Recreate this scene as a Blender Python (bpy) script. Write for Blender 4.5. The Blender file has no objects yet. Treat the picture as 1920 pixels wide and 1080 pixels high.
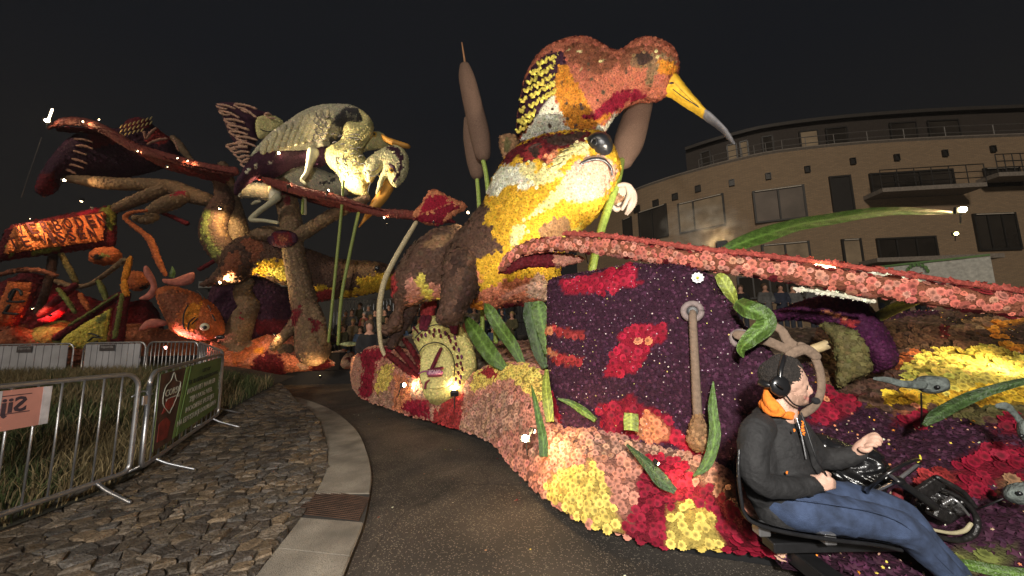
import bpy, bmesh, math, random
import numpy as np
from mathutils import Vector, Matrix
random.seed(7); rng = np.random.default_rng(7)
S = bpy.context.scene
COL = S.collection
# ---------------------------------------------------------------- camera
F = 680.0; CH = 1.45; PITCH = math.radians(7.4); ROLL = 0.02
Cam = np.array([0.0, 0.0, CH])
fw = np.array([0, math.cos(PITCH), math.sin(PITCH)])
r0 = np.array([1.0, 0, 0]); u0 = np.array([0, -math.sin(PITCH), math.cos(PITCH)])
rt = r0 * math.cos(ROLL) - u0 * math.sin(ROLL)
up = u0 * math.cos(ROLL) + r0 * math.sin(ROLL)
cd = bpy.data.cameras.new('camera'); cam = bpy.data.objects.new('camera', cd); COL.objects.link(cam)
cd.sensor_width = 36; cd.lens = F / 1920 * 36; cd.clip_end = 600; cd.clip_start = 0.05
M = Matrix.Identity(4)
for i in range(3):
    M[i][0] = rt[i]; M[i][1] = up[i]; M[i][2] = -fw[i]; M[i][3] = Cam[i]
cam.matrix_world = M; S.camera = cam
# ---------------------------------------------------------------- night sky, one soft sun lamp standing for the street lighting
W = bpy.data.worlds.new('World'); S.world = W; W.use_nodes = True
nt = W.node_tree; bg = nt.nodes['Background']
tc = nt.nodes.new('ShaderNodeTexCoord'); sx = nt.nodes.new('ShaderNodeSeparateXYZ'); cr = nt.nodes.new('ShaderNodeValToRGB')
nt.links.new(tc.outputs['Generated'], sx.inputs[0]); nt.links.new(sx.outputs['Z'], cr.inputs[0]); nt.links.new(cr.outputs[0], bg.inputs[0])
cr.color_ramp.elements[0].position = 0.0; cr.color_ramp.elements[0].color = (0.0135, 0.0118, 0.0098, 1)
cr.color_ramp.elements[1].position = 0.55; cr.color_ramp.elements[1].color = (0.0068, 0.0076, 0.0096, 1)
bg.inputs[1].default_value = 1.0
SUN = bpy.data.lights.new('sun', 'SUN'); so = bpy.data.objects.new('sun', SUN); COL.objects.link(so)
SUN.energy = 1.2; SUN.angle = math.radians(6); SUN.color = (1.0, 0.86, 0.70)
so.rotation_euler = Vector((0.42, 1.0, -0.50)).to_track_quat('-Z', 'Y').to_euler()
S.view_settings.view_transform = 'Standard'; S.view_settings.look = 'None'
S.view_settings.exposure = 0.0; S.view_settings.gamma = 1.0
S.render.engine = 'CYCLES'
HAZE = 0.0006
# ---------------------------------------------------------------- pixel <-> place
def ray(x, y):
    x = np.asarray(x, float); y = np.asarray(y, float)
    return fw + ((x - 960) / F)[..., None] * rt + ((540 - y) / F)[..., None] * up
def P(x, y, Y):
    r = ray(x, y); return Cam + r * (np.asarray(Y, float) / r[..., 1])[..., None]
def G(x, y, z=0.0):
    r = ray(x, y); return Cam + r * ((z - CH) / r[..., 2])[..., None]
def proj(p):
    d = np.asarray(p, float) - Cam
    k = d @ fw
    return np.stack([960 + F * (d @ rt) / k, 540 - F * (d @ up) / k], -1)
ZF = {'1': (0, 160, 4), '2': (0, 380, 4), '3': (380, 170, 4), '4': (380, 400, 3.375), '5': (0, 620, 2.842), '6': (860, 60, 3.176),
      '7': (720, 330, 3.725), '8': (640, 560, 3.375), 'a': (1160, 160, 2.512), 'b': (1000, 430, 4), 'c': (1000, 640, 2.454),
      'd': (1340, 500, 3.31), 'e': (1360, 640, 2.455), 'p': (0, 0, 1)}
def q(tag, *v):
    x0, y0, s = ZF[tag]
    return [(x0 + v[i] / s, y0 + v[i + 1] / s) for i in range(0, len(v), 2)]
def q3(tag, *v):
    x0, y0, s = ZF[tag]
    return [(x0 + v[i] / s, y0 + v[i + 1] / s, v[i + 2]) for i in range(0, len(v), 3)]
def q4(tag, *v):
    x0, y0, s = ZF[tag]
    return [(x0 + v[i] / s, y0 + v[i + 1] / s, v[i + 2], v[i + 3] / s) for i in range(0, len(v), 4)]
# ---------------------------------------------------------------- materials
def mat(name, col, rough=0.7, metal=0.0, var=0.25, scale=12, bump=0.0, bscale=60, emit=None, estr=0, alpha=None, coat=0, spec=None):
    m = bpy.data.materials.new(name); m.use_nodes = True
    n = m.node_tree.nodes; l = m.node_tree.links; b = n['Principled BSDF']
    b.inputs['Roughness'].default_value = rough; b.inputs['Metallic'].default_value = metal
    if spec is not None: b.inputs['Specular IOR Level'].default_value = spec
    if coat: b.inputs['Coat Weight'].default_value = coat
    g = n.new('ShaderNodeNewGeometry')
    no = n.new('ShaderNodeTexNoise'); no.inputs['Scale'].default_value = scale; no.inputs['Detail'].default_value = 6
    l.new(g.outputs['Position'], no.inputs['Vector'])
    r = n.new('ShaderNodeValToRGB'); l.new(no.outputs['Fac'], r.inputs[0])
    r.color_ramp.elements[0].position = 0.3; r.color_ramp.elements[1].position = 0.7
    c = col
    r.color_ramp.elements[0].color = tuple(max(0, k * (1 - var)) for k in c) + (1,)
    r.color_ramp.elements[1].color = tuple(min(1, k * (1 + var)) for k in c) + (1,)
    l.new(r.outputs[0], b.inputs['Base Color'])
    if bump:
        n2 = n.new('ShaderNodeTexNoise'); n2.inputs['Scale'].default_value = bscale; n2.inputs['Detail'].default_value = 5
        l.new(g.outputs['Position'], n2.inputs['Vector'])
        bp = n.new('ShaderNodeBump'); bp.inputs['Strength'].default_value = bump; bp.inputs['Distance'].default_value = 0.02
        l.new(n2.outputs['Fac'], bp.inputs['Height']); l.new(bp.outputs[0], b.inputs['Normal'])
    if emit:
        b.inputs['Emission Color'].default_value = emit + (1,); b.inputs['Emission Strength'].default_value = estr
    if alpha is not None: b.inputs['Alpha'].default_value = alpha
    return m
def attr_mat(name, rough=0.75, var=0.2, scale=90, bump=0.0, bscale=200, spec=0.25, trans=0.0):
    m = bpy.data.materials.new(name); m.use_nodes = True
    n = m.node_tree.nodes; l = m.node_tree.links; b = n['Principled BSDF']
    b.inputs['Roughness'].default_value = rough; b.inputs['Specular IOR Level'].default_value = spec
    a = n.new('ShaderNodeAttribute'); a.attribute_name = 'Col'
    g = n.new('ShaderNodeNewGeometry'); no = n.new('ShaderNodeTexNoise'); no.inputs['Scale'].default_value = scale; no.inputs['Detail'].default_value = 4
    l.new(g.outputs['Position'], no.inputs['Vector'])
    mr = n.new('ShaderNodeMapRange'); mr.inputs[1].default_value = .3; mr.inputs[2].default_value = .7
    mr.inputs[3].default_value = 1 - var; mr.inputs[4].default_value = 1 + var; l.new(no.outputs['Fac'], mr.inputs[0])
    mx = n.new('ShaderNodeVectorMath'); mx.operation = 'SCALE'; l.new(a.outputs['Color'], mx.inputs[0]); l.new(mr.outputs[0], mx.inputs['Scale'])
    l.new(mx.outputs[0], b.inputs['Base Color'])
    if bump:
        n2 = n.new('ShaderNodeTexNoise'); n2.inputs['Scale'].default_value = bscale; n2.inputs['Detail'].default_value = 4
        l.new(g.outputs['Position'], n2.inputs['Vector'])
        bp = n.new('ShaderNodeBump'); bp.inputs['Strength'].default_value = bump; bp.inputs['Distance'].default_value = 0.03
        l.new(n2.outputs['Fac'], bp.inputs['Height']); l.new(bp.outputs[0], b.inputs['Normal'])
    return m
PET = attr_mat('petals'); BASE = attr_mat('flower_backing', bump=0.9, bscale=70, var=.35, scale=30)
PAINT = attr_mat('painted_surface', rough=0.55, var=.18, scale=14, bump=.15, bscale=60, spec=.4)
C = dict(yellow=(.78, .47, .035), butter=(.80, .60, .14), lemon=(.80, .66, .12), cream=(.80, .72, .33), white=(.82, .80, .62), offwhite=(.76, .72, .54), salmon=(.66, .22, .12), coral=(.75, .27, .13),
         pink=(.56, .24, .17), dusty=(.50, .27, .19), peach=(.72, .45, .32), red=(.42, .012, .040), rose=(.36, .035, .035), crimson=(.28, .008, .03), maroon=(.13, .008, .014), purple=(.056, .015, .036),
         violet=(.08, .012, .055), brown=(.115, .060, .040), dbrown=(.055, .028, .020), tan=(.30, .17, .085), orange=(.75, .28, .03), dorange=(.52, .14, .045), moss=(.20, .22, .06),
         green=(.062, .115, .020), dgreen=(.028, .055, .014), black=(.012, .010, .012), grey=(.40, .38, .29), dgrey=(.09, .085, .09), olive=(.13, .11, .04), bark=(.20, .13, .075),
         rust=(.26, .085, .042), warmgrey=(.20, .15, .115), lime=(.24, .28, .05))
# ---------------------------------------------------------------- objects
def thing(name, label, cat, loc=(0, 0, 0), group=None, kind=None):
    o = bpy.data.objects.new(name, None); COL.objects.link(o); o.location = tuple(float(v) for v in loc); o.empty_display_size = .2
    o['label'] = label; o['category'] = cat
    if group: o['group'] = group
    if kind: o['kind'] = kind
    return o
def wloc(o):
    v = Vector((0, 0, 0))
    while o: v += o.location; o = o.parent
    return v
def link(name, me, m, parent=None, kind=None, label=None, smooth=False):
    o = bpy.data.objects.new(name, me); COL.objects.link(o)
    if m is not None:
        me.materials.clear(); me.materials.append(m)
    if parent is not None:
        o.parent = parent; o.location = -wloc(parent)
    if kind: o['kind'] = kind
    if label: o['label'] = label
    if smooth: me.polygons.foreach_set('use_smooth', [True] * len(me.polygons))
    return o
def meshf(name, V, Fc, col=None):
    me = bpy.data.meshes.new(name)
    V = np.asarray(V, float)
    me.from_pydata(V.tolist(), [], [tuple(f) for f in Fc]); me.update()
    if col is not None: setcol(me, col)
    return me
def setcol(me, col):
    col = np.asarray(col, np.float32)
    if col.ndim == 1: col = np.tile(col, (len(me.vertices), 1))
    c4 = np.ones((len(col), 4), np.float32); c4[:, :3] = col
    a = me.color_attributes.new('Col', 'FLOAT_COLOR', 'POINT'); a.data.foreach_set('color', c4.ravel())
def mesh_np(name, V, T, col=None):      # triangles only, fast
    me = bpy.data.meshes.new(name); V = np.asarray(V, np.float32); T = np.asarray(T, np.int32)
    me.vertices.add(len(V)); me.vertices.foreach_set('co', V.ravel())
    me.loops.add(T.size); me.loops.foreach_set('vertex_index', T.ravel())
    me.polygons.add(len(T)); me.polygons.foreach_set('loop_start', np.arange(0, T.size, 3, dtype=np.int32))
    try: me.polygons.foreach_set('loop_total', np.full(len(T), 3, np.int32))
    except Exception: pass
    me.update(calc_edges=True); me.validate()
    if col is not None: setcol(me, col)
    return me
# ---------------------------------------------------------------- geometry: splines
def crom(pts, n=6, closed=False):
    p = np.asarray(pts, float); N = len(p); out = []
    rngi = range(N) if closed else range(N - 1)
    for i in rngi:
        if closed: a, b, c, d = p[i - 1], p[i], p[(i + 1) % N], p[(i + 2) % N]
        else: a, b, c, d = p[max(i - 1, 0)], p[i], p[i + 1], p[min(i + 2, N - 1)]
        for k in range(n):
            t = k / n
            out.append(.5 * ((2 * b) + (c - a) * t + (2 * a - 5 * b + 4 * c - d) * t * t + (-a + 3 * b - 3 * c + d) * t ** 3))
    if not closed: out.append(p[-1])
    return np.array(out)
def inpoly(pt, poly):
    x, y = pt[:, 0], pt[:, 1]; poly = np.asarray(poly); r = np.zeros(len(pt), bool)
    x1, y1 = poly[:, 0], poly[:, 1]; x2, y2 = np.roll(x1, -1), np.roll(y1, -1)
    for a, b, c, d in zip(x1, y1, x2, y2):
        if b == d: continue
        k = ((b > y) != (d > y)) & (x < (c - a) * (y - b) / (d - b) + a)
        r ^= k
    return r
def dist_poly(pt, poly):
    a = np.asarray(poly); b = np.roll(a, -1, 0); best = np.full(len(pt), 1e9); near = np.zeros_like(pt)
    for p0, p1 in zip(a, b):
        e = p1 - p0; L = e @ e
        if L < 1e-9: continue
        t = np.clip(((pt - p0) @ e) / L, 0, 1); c = p0 + t[:, None] * e
        d = np.hypot(*(pt - c).T); k = d < best; best[k] = d[k]; near[k] = c[k]
    return best, near
class Plane:
    def __init__(s, spec):
        if isinstance(spec, (int, float)): 
            s.o = np.array([0, float(spec), 0]); s.n = np.array([0, -1.0, 0])
        else:
            a, b, c = [P(*t) for t in spec]; s.o = a; n = np.cross(b - a, c - a); n /= np.linalg.norm(n)
            if n @ (Cam - a) < 0: n = -n
            s.n = n
    def at(s, x, y):
        r = ray(x, y); t = ((s.o - Cam) @ s.n) / (r @ s.n); return Cam + r * t[..., None]
def facing(x, y, Y):        # vertical plane through the point, square to the horizontal line of sight
    p = P(x, y, Y); n = Cam - p; n[2] = 0; n /= np.linalg.norm(n)
    pl = Plane(1.0); pl.o = p; pl.n = n; return pl
def orient(V, Fc):
    c = V.mean(0); s = 0
    for f in Fc[::max(1, len(Fc) // 60)]:
        a, b, d = V[f[0]], V[f[1]], V[f[2]]; s += np.cross(b - a, d - a) @ ((a + b + d) / 3 - c)
    return (V, Fc) if s > 0 else (V, [f[::-1] for f in Fc])
def inflate(poly, plane, thick, R, res=5, smooth=5, back=1.0, blur=2, sm=True, front=1.0):
    if not isinstance(plane, Plane): plane = Plane(plane)
    poly = crom(poly, smooth, True) if sm else np.asarray(poly, float)
    x0, y0 = poly.min(0) - res; x1, y1 = poly.max(0) + res
    nx = int((x1 - x0) / res) + 2; ny = int((y1 - y0) / res) + 2
    gx, gy = np.meshgrid(x0 + np.arange(nx) * res, y0 + np.arange(ny) * res); pt = np.stack([gx.ravel(), gy.ravel()], -1)
    ins = inpoly(pt, poly); d, near = dist_poly(pt, poly)
    ins &= d > res * .22
    I = ins.reshape(ny, nx); ring = np.zeros_like(I)
    for dy in (-1, 0, 1):
        for dx in (-1, 0, 1): ring |= np.roll(np.roll(I, dy, 0), dx, 1)
    ring &= ~I
    t = np.clip(d / R, 0, 1); h = thick * np.sqrt(np.maximum(0, 1 - (1 - t) ** 2)); h[~ins] = 0
    H = h.reshape(ny, nx)
    for _ in range(blur):
        A = (H + np.roll(H, 1, 0) + np.roll(H, -1, 0) + np.roll(H, 1, 1) + np.roll(H, -1, 1)) / 5; H = np.where(I, A, 0)
    h = H.ravel(); pt = np.where(ring.ravel()[:, None], near, pt)
    w = plane.at(pt[:, 0], pt[:, 1])
    use = I | ring; idx = -np.ones(nx * ny, int); V = []; u = np.nonzero(use.ravel())[0]
    idx[u] = np.arange(len(u)); Vf = w[u] + plane.n * (h[u] * front)[:, None]
    ii = np.nonzero(I.ravel()[u])[0]; bidx = np.arange(len(u)); bidx[ii] = len(u) + np.arange(len(ii))
    Vb = w[u][ii] - plane.n * (h[u][ii] * back)[:, None]
    V = np.vstack([Vf, Vb]); Fc = []
    for j in range(ny - 1):
        for i in range(nx - 1):
            a, b, c, e = j * nx + i, j * nx + i + 1, (j + 1) * nx + i + 1, (j + 1) * nx + i
            q_ = [k for k in (a, b, c, e) if idx[k] >= 0]
            if len(q_) < 3: continue
            if not any(I.ravel()[k] for k in q_): continue
            f = [idx[k] for k in q_]; Fc.append(f[::-1]); Fc.append([bidx[k] for k in f])
    c0 = V.mean(0); vol = sum((V[f[0]] - c0) @ np.cross(V[f[1]] - c0, V[f[2]] - c0) for f in [[k_ for k_ in g] for g in Fc])
    return (V, Fc) if vol > 0 else (V, [f[::-1] for f in Fc])
def tube(pts, n=10, sub=5, flat=1.0, caps=True, raw=False):
    """pts (x,y,Y,r_px) spline in pixels+depth, or raw world (x,y,z,r). returns V,F"""
    if raw: w = np.asarray(pts, float)
    else:
        p = np.asarray(pts, float); w = np.column_stack([P(p[:, 0], p[:, 1], p[:, 2]), p[:, 3] * p[:, 2] / F])
    w = crom(w, sub) if sub > 1 and len(w) > 1 else w
    w[:, 3] = np.maximum(w[:, 3], 1e-4)
    if caps:   # rounded ends
        d0 = w[0, :3] - w[1, :3]; d0 /= np.linalg.norm(d0) + 1e-9; d1 = w[-1, :3] - w[-2, :3]; d1 /= np.linalg.norm(d1) + 1e-9
        a = [np.append(w[0, :3] + d0 * w[0, 3] * math.sin(t), w[0, 3] * math.cos(t)) for t in (1.5, 1.1, .6)]
        b = [np.append(w[-1, :3] + d1 * w[-1, 3] * math.sin(t), w[-1, 3] * math.cos(t)) for t in (.6, 1.1, 1.5)]
        w = np.vstack([a, w, b])
    c = w[:, :3]; T = np.gradient(c, axis=0); T /= np.linalg.norm(T, axis=1)[:, None] + 1e-9
    ref = np.array([0, 1.0, 0]) if abs(T[len(T) // 2][1]) < .9 else np.array([0, 0, 1.0]); V = []; m = len(w)
    B = ref
    for i in range(m):
        A = np.cross(T[i], B); 
        if np.linalg.norm(A) < 1e-6: A = np.cross(T[i], [.3, .2, .9])
        A /= np.linalg.norm(A); B = np.cross(A, T[i])
        for k in range(n):
            th = 2 * math.pi * k / n; V.append(c[i] + w[i, 3] * (A * math.cos(th) + B * math.sin(th) * flat))
    Fc = [[i * n + k, i * n + (k + 1) % n, (i + 1) * n + (k + 1) % n, (i + 1) * n + k] for i in range(m - 1) for k in range(n)]
    Fc.append(list(range(n))[::-1]); Fc.append([(m - 1) * n + k for k in range(n)])
    V = np.array(V); f = Fc[(m // 2) * n - n]; a, b, c_ = V[f[0]], V[f[1]], V[f[2]]
    if np.cross(b - a, c_ - a) @ ((a + c_) / 2 - c[m // 2 - 1:m // 2 + 1].mean(0)) < 0: Fc = [g[::-1] for g in Fc]
    return V, Fc
def tubepl(pl, pts, n=8, sub=4, flat=1.0):      # x, y, offset from plane (m), r_px
    w = []
    for x, y, o, r in pts:
        c = pl.at(np.array(float(x)), np.array(float(y))); Y = c[1]; w.append((*(c + pl.n * o), r * Y / F))
    return tube(w, n, sub, flat, raw=True)
def join(parts):
    V = []; Fc = []; o = 0
    for v, f in parts:
        V.append(np.asarray(v)); Fc += [[k + o for k in g] for g in f]; o += len(v)
    return np.vstack(V), Fc
def sheet(grid, nu=6, nv=6, thick=0.03):
    g = np.array([[P(*c) if len(c) == 3 else np.array(c[:3]) for c in r] for r in grid])
    rows = np.array([crom(r, nu) for r in g]); cols = np.array([crom(rows[:, j], nv) for j in range(rows.shape[1])]).transpose(1, 0, 2)
    ny, nx = cols.shape[:2]; V = cols.reshape(-1, 3)
    Fc = [[j * nx + i, j * nx + i + 1, (j + 1) * nx + i + 1, (j + 1) * nx + i] for j in range(ny - 1) for i in range(nx - 1)]
    if thick:
        me = meshf('t', V, Fc); nn = np.zeros(len(V) * 3); me.vertices.foreach_get('normal', nn); nn = nn.reshape(-1, 3); bpy.data.meshes.remove(me)
        s = np.sign(((Cam - V) * nn).sum(1).mean()) or 1
        V2 = V - nn * s * thick; N = len(V); F2 = [[k + N for k in f][::-1] for f in Fc]
        bd = [j * nx for j in range(ny)] ; side = []
        loop = [i for i in range(nx)] + [j * nx + nx - 1 for j in range(1, ny)] + [(ny - 1) * nx + i for i in range(nx - 2, -1, -1)] + [j * nx for j in range(ny - 2, 0, -1)]
        for a, b in zip(loop, loop[1:] + loop[:1]): side.append([a, b, b + N, a + N])
        V = np.vstack([V, V2]); Fc = Fc + F2 + side
    return V, Fc
def box(c, s, R=None, bev=0.0):
    bm = bmesh.new(); bmesh.ops.create_cube(bm, size=1)
    for v in bm.verts: v.co = Vector((v.co.x * s[0], v.co.y * s[1], v.co.z * s[2]))
    if bev: bmesh.ops.bevel(bm, geom=bm.edges[:], offset=bev, segments=1, affect='EDGES')
    bm.verts.index_update()
    V = np.array([v.co[:] for v in bm.verts]); Fc = [[v.index for v in f.verts] for f in bm.faces]; bm.free()
    if R is not None: V = V @ np.asarray(R).T
    return V + np.asarray(c), Fc
def rotz(a): return np.array([[math.cos(a), -math.sin(a), 0], [math.sin(a), math.cos(a), 0], [0, 0, 1]])
def ball(c, r, n=10, m=7, sc=(1, 1, 1), R=None):
    V = [(0, 0, 1)]
    for i in range(1, m):
        t = math.pi * i / m
        for k in range(n): a = 2 * math.pi * k / n; V.append((math.sin(t) * math.cos(a), math.sin(t) * math.sin(a), math.cos(t)))
    V.append((0, 0, -1)); Fc = [[0, 1 + k, 1 + (k + 1) % n] for k in range(n)]
    for i in range(m - 2):
        for k in range(n): a = 1 + i * n; Fc.append([a + k, a + n + k, a + n + (k + 1) % n, a + (k + 1) % n])
    L = 1 + (m - 1) * n; a = 1 + (m - 2) * n; Fc += [[a + k, L, a + (k + 1) % n] for k in range(n)]
    V = np.array(V) * np.array(sc) * r
    if R is not None: V = V @ np.asarray(R).T
    return orient(V + np.asarray(c), Fc)
# ---------------------------------------------------------------- colour patches of a flower mosaic
def lookup(V, regions, default, jit=2.0, sm=True):
    px = proj(V) + rng.normal(0, jit, (len(V), 2)); col = np.tile(np.array(C[default] if isinstance(default, str) else default, float), (len(V), 1))
    for poly, c in regions:
        k = inpoly(px, poly)
        if isinstance(c, str): col[k] = C[c]
        else: col[k] = c
    return col
def flower_template(kind):
    V = [(0, 0, .42)]; K = [0]; T = []
    if kind == 0:       # near dahlia: button, an inner and an outer wheel of petals
        n = 10
        for k in range(n): a = 2 * math.pi * k / n; V.append((.26 * math.cos(a), .26 * math.sin(a), .46)); K.append(.15)
        for k in range(2 * n): a = math.pi * k / n; r = .68 if k % 2 == 0 else .54; V.append((r * math.cos(a), r * math.sin(a), .46 if k % 2 == 0 else .36)); K.append(1)
        for k in range(n): T.append((0, 1 + k, 1 + (k + 1) % n))
        o = 1 + n
        for k in range(n):
            a, b = 1 + k, 1 + (k + 1) % n; e, f, g = o + 2 * k, o + 2 * k + 1, o + (2 * k + 2) % (2 * n)
            T += [(a, e, f), (a, f, b), (b, f, g)]
        o2 = len(V); V.append((0, 0, .16)); K.append(.6)
        for k in range(2 * n): a = math.pi * (k + .5) / n; r = 1.0 if k % 2 == 0 else .82; V.append((r * math.cos(a), r * math.sin(a), .14 if k % 2 == 0 else .05)); K.append(.92)
        for k in range(2 * n): T.append((o2, o2 + 1 + k, o2 + 1 + (k + 1) % (2 * n)))
    elif kind == 1:
        n = 6
        for k in range(n): a = 2 * math.pi * k / n; V.append((.28 * math.cos(a), .28 * math.sin(a), .42)); K.append(.4)
        for k in range(2 * n): a = math.pi * k / n; r = 1.0 if k % 2 == 0 else .68; V.append((r * math.cos(a), r * math.sin(a), .22 if k % 2 == 0 else .0)); K.append(1)
        for k in range(n): T.append((0, 1 + k, 1 + (k + 1) % n))
        o = 1 + n
        for k in range(n):
            a, b = 1 + k, 1 + (k + 1) % n; e, f, g = o + 2 * k, o + 2 * k + 1, o + (2 * k + 2) % (2 * n)
            T += [(a, e, f), (a, f, b), (b, f, g)]
    else:
        n = 5
        K = [.75]
        for k in range(2 * n): a = math.pi * k / n; r = 1.0 if k % 2 == 0 else .55; V.append((r * math.cos(a), r * math.sin(a), .12 if k % 2 == 0 else .0)); K.append(1)
        for k in range(2 * n): T.append((0, 1 + k, 1 + (k + 1) % (2 * n)))
    return np.array(V), np.array(K, float), np.array(T)
FT = [flower_template(k) for k in range(3)]
def scatter(V, Fc, s, frontonly=False, maxn=9000):
    """dart-thrown points on the surface about s apart"""
    tri = np.array([t for f in Fc for t in ((f[0], f[i], f[i + 1]) for i in range(1, len(f) - 1))])
    a, b, c = V[tri[:, 0]], V[tri[:, 1]], V[tri[:, 2]]; nn = np.cross(b - a, c - a); ar = np.linalg.norm(nn, axis=1); nn /= ar[:, None] + 1e-12
    if frontonly:
        k = ((Cam - a) * nn).sum(1) > 0; tri, a, b, c, nn, ar = tri[k], a[k], b[k], c[k], nn[k], ar[k]
    A = ar.sum() / 2; n = int(min(A / (s * s) * 2.6, maxn * 2.6)); pk = rng.choice(len(tri), n, p=ar / ar.sum())
    u = rng.random(n); v = rng.random(n); k = u + v > 1; u[k] = 1 - u[k]; v[k] = 1 - v[k]
    p = a[pk] + (b - a)[pk] * u[:, None] + (c - a)[pk] * v[:, None]; nr = nn[pk]
    cells = {}; keep = []; key = np.floor(p / s).astype(int); s2 = (s * .82) ** 2; pl = p.tolist(); kl = key.tolist()
    for i in range(n):
        kx, ky, kz = kl[i]; x, y, z = pl[i]; ok = True
        for dx in (-1, 0, 1):
            for dy in (-1, 0, 1):
                for dz in (-1, 0, 1):
                    for j in cells.get((kx + dx, ky + dy, kz + dz), ()):
                        qx = pl[j]
                        if (qx[0] - x) ** 2 + (qx[1] - y) ** 2 + (qx[2] - z) ** 2 < s2: ok = False; break
                    if not ok: break
                if not ok: break
            if not ok: break
        if ok: cells.setdefault((kx, ky, kz), []).append(i); keep.append(i)
    return p[keep], nr[keep]
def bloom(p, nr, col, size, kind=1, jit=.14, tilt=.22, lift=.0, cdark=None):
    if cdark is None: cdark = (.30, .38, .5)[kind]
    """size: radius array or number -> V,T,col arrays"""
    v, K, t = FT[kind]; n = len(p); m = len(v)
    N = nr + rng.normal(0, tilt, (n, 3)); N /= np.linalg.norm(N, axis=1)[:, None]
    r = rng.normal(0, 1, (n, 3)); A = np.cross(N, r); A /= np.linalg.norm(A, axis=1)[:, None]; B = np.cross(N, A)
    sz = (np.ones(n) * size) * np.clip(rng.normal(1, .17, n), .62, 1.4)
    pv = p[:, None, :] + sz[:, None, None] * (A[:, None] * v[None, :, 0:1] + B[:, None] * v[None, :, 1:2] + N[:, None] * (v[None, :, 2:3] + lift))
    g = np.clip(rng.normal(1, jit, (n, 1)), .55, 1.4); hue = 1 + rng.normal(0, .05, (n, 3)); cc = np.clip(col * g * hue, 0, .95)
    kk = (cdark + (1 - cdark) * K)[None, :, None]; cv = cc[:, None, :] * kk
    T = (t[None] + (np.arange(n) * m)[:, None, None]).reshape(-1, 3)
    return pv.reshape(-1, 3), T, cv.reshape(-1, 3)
def flowered(parent, name, VF, regions=(), default='yellow', s=.07, kind=1, jit=2.0, paint=False, label=None, frontonly=False, shag=1.0):
    V, Fc = VF
    col = lookup(V, regions, default, jit=0)
    me = meshf(name, V, Fc, col * .8)
    o = link(name, me, BASE if not paint else PAINT, parent, smooth=True, label=label)
    if paint: setcol_scale(me, col); return o
    p, nr = scatter(V, Fc, s, frontonly)
    c = lookup(p, regions, default, jit=jit)
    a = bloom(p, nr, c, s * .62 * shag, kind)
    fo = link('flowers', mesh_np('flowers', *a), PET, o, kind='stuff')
    return o
def setcol_scale(me, col):
    c4 = np.ones((len(col), 4), np.float32); c4[:, :3] = col; me.color_attributes['Col'].data.foreach_set('color', c4.ravel())
def painted(parent, name, VF, col, m=None, smooth=True, label=None):
    V, Fc = VF
    return link(name, meshf(name, V, Fc, np.array(C[col]) if isinstance(col, str) else np.array(col)), m or PAINT, parent, smooth=smooth, label=label)
# leaf: blade along a pixel centreline with a fold along the midrib
def leaf(pts, wid, fold=.25, sub=10, thick=.004, across=10):
    p = np.asarray(pts, float); w = np.column_stack([P(p[:, 0], p[:, 1], p[:, 2]), np.asarray(wid) * p[:, 2] / F]); w = crom(w, sub); m = len(w)
    T = np.gradient(w[:, :3], axis=0); T /= np.linalg.norm(T, axis=1)[:, None]
    V = []; cols = []
    for i in range(m):
        view = w[i, :3] - Cam; view /= np.linalg.norm(view); A = np.cross(T[i], view); A /= np.linalg.norm(A) + 1e-9; B = np.cross(A, T[i])
        for k in range(across + 1):
            u = k / across * 2 - 1; rip = .10 * math.sin(i * .55 + u * 2.2) * abs(u) + .05 * math.sin(i * 1.6)* abs(u)
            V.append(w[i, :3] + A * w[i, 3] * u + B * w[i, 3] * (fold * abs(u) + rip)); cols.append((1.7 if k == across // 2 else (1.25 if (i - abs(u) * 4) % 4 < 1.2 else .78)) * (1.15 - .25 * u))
    n = across + 1; Fc = [[i * n + k, i * n + k + 1, (i + 1) * n + k + 1, (i + 1) * n + k] for i in range(m - 1) for k in range(across)]
    V = np.array(V); me = meshf('t', V, Fc); nn = np.zeros(len(V) * 3); me.vertices.foreach_get('normal', nn); nn = nn.reshape(-1, 3); bpy.data.meshes.remove(me)
    N = len(V); V2 = V - nn * thick; Fc = Fc + [[k + N for k in f][::-1] for f in Fc]
    loop = list(range(n)) + [j * n + n - 1 for j in range(1, m)] + [(m - 1) * n + i for i in range(n - 2, -1, -1)] + [j * n for j in range(m - 2, 0, -1)]
    Fc += [[a, b, b + N, a + N] for a, b in zip(loop, loop[1:] + loop[:1])]
    return (np.vstack([V, V2]), Fc), np.array(cols + cols)
LEAF = attr_mat('leaf_skin', rough=.38, var=.35, scale=35, bump=.4, bscale=90, spec=.5)
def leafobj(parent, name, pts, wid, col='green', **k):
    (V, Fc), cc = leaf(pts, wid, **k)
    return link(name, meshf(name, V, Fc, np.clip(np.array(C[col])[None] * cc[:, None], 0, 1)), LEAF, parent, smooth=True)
def leafthing(name, label, cat, pts, wid, col='green', group=None, **k):
    p = pts[0]; t = thing(name, label, cat, P(*p), group); leafobj(t, 'blade', pts, wid, col, **k)
    return t
METAL = mat('galvanised_steel', (.42, .42, .43), rough=.36, metal=.85, var=.15, bump=.1, bscale=200)
BLK = mat('black_plastic', (.012, .012, .013), rough=.45, var=.3)
RUB = mat('black_cloth', (.008, .008, .009), rough=.95)
def lens_mat(c, s): return mat('lit_lamp', (.8, .7, .5), emit=c, estr=s)
WARM = (1.0, .62, .28)
LENS = lens_mat((1.0, .72, .38), 45)
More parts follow.
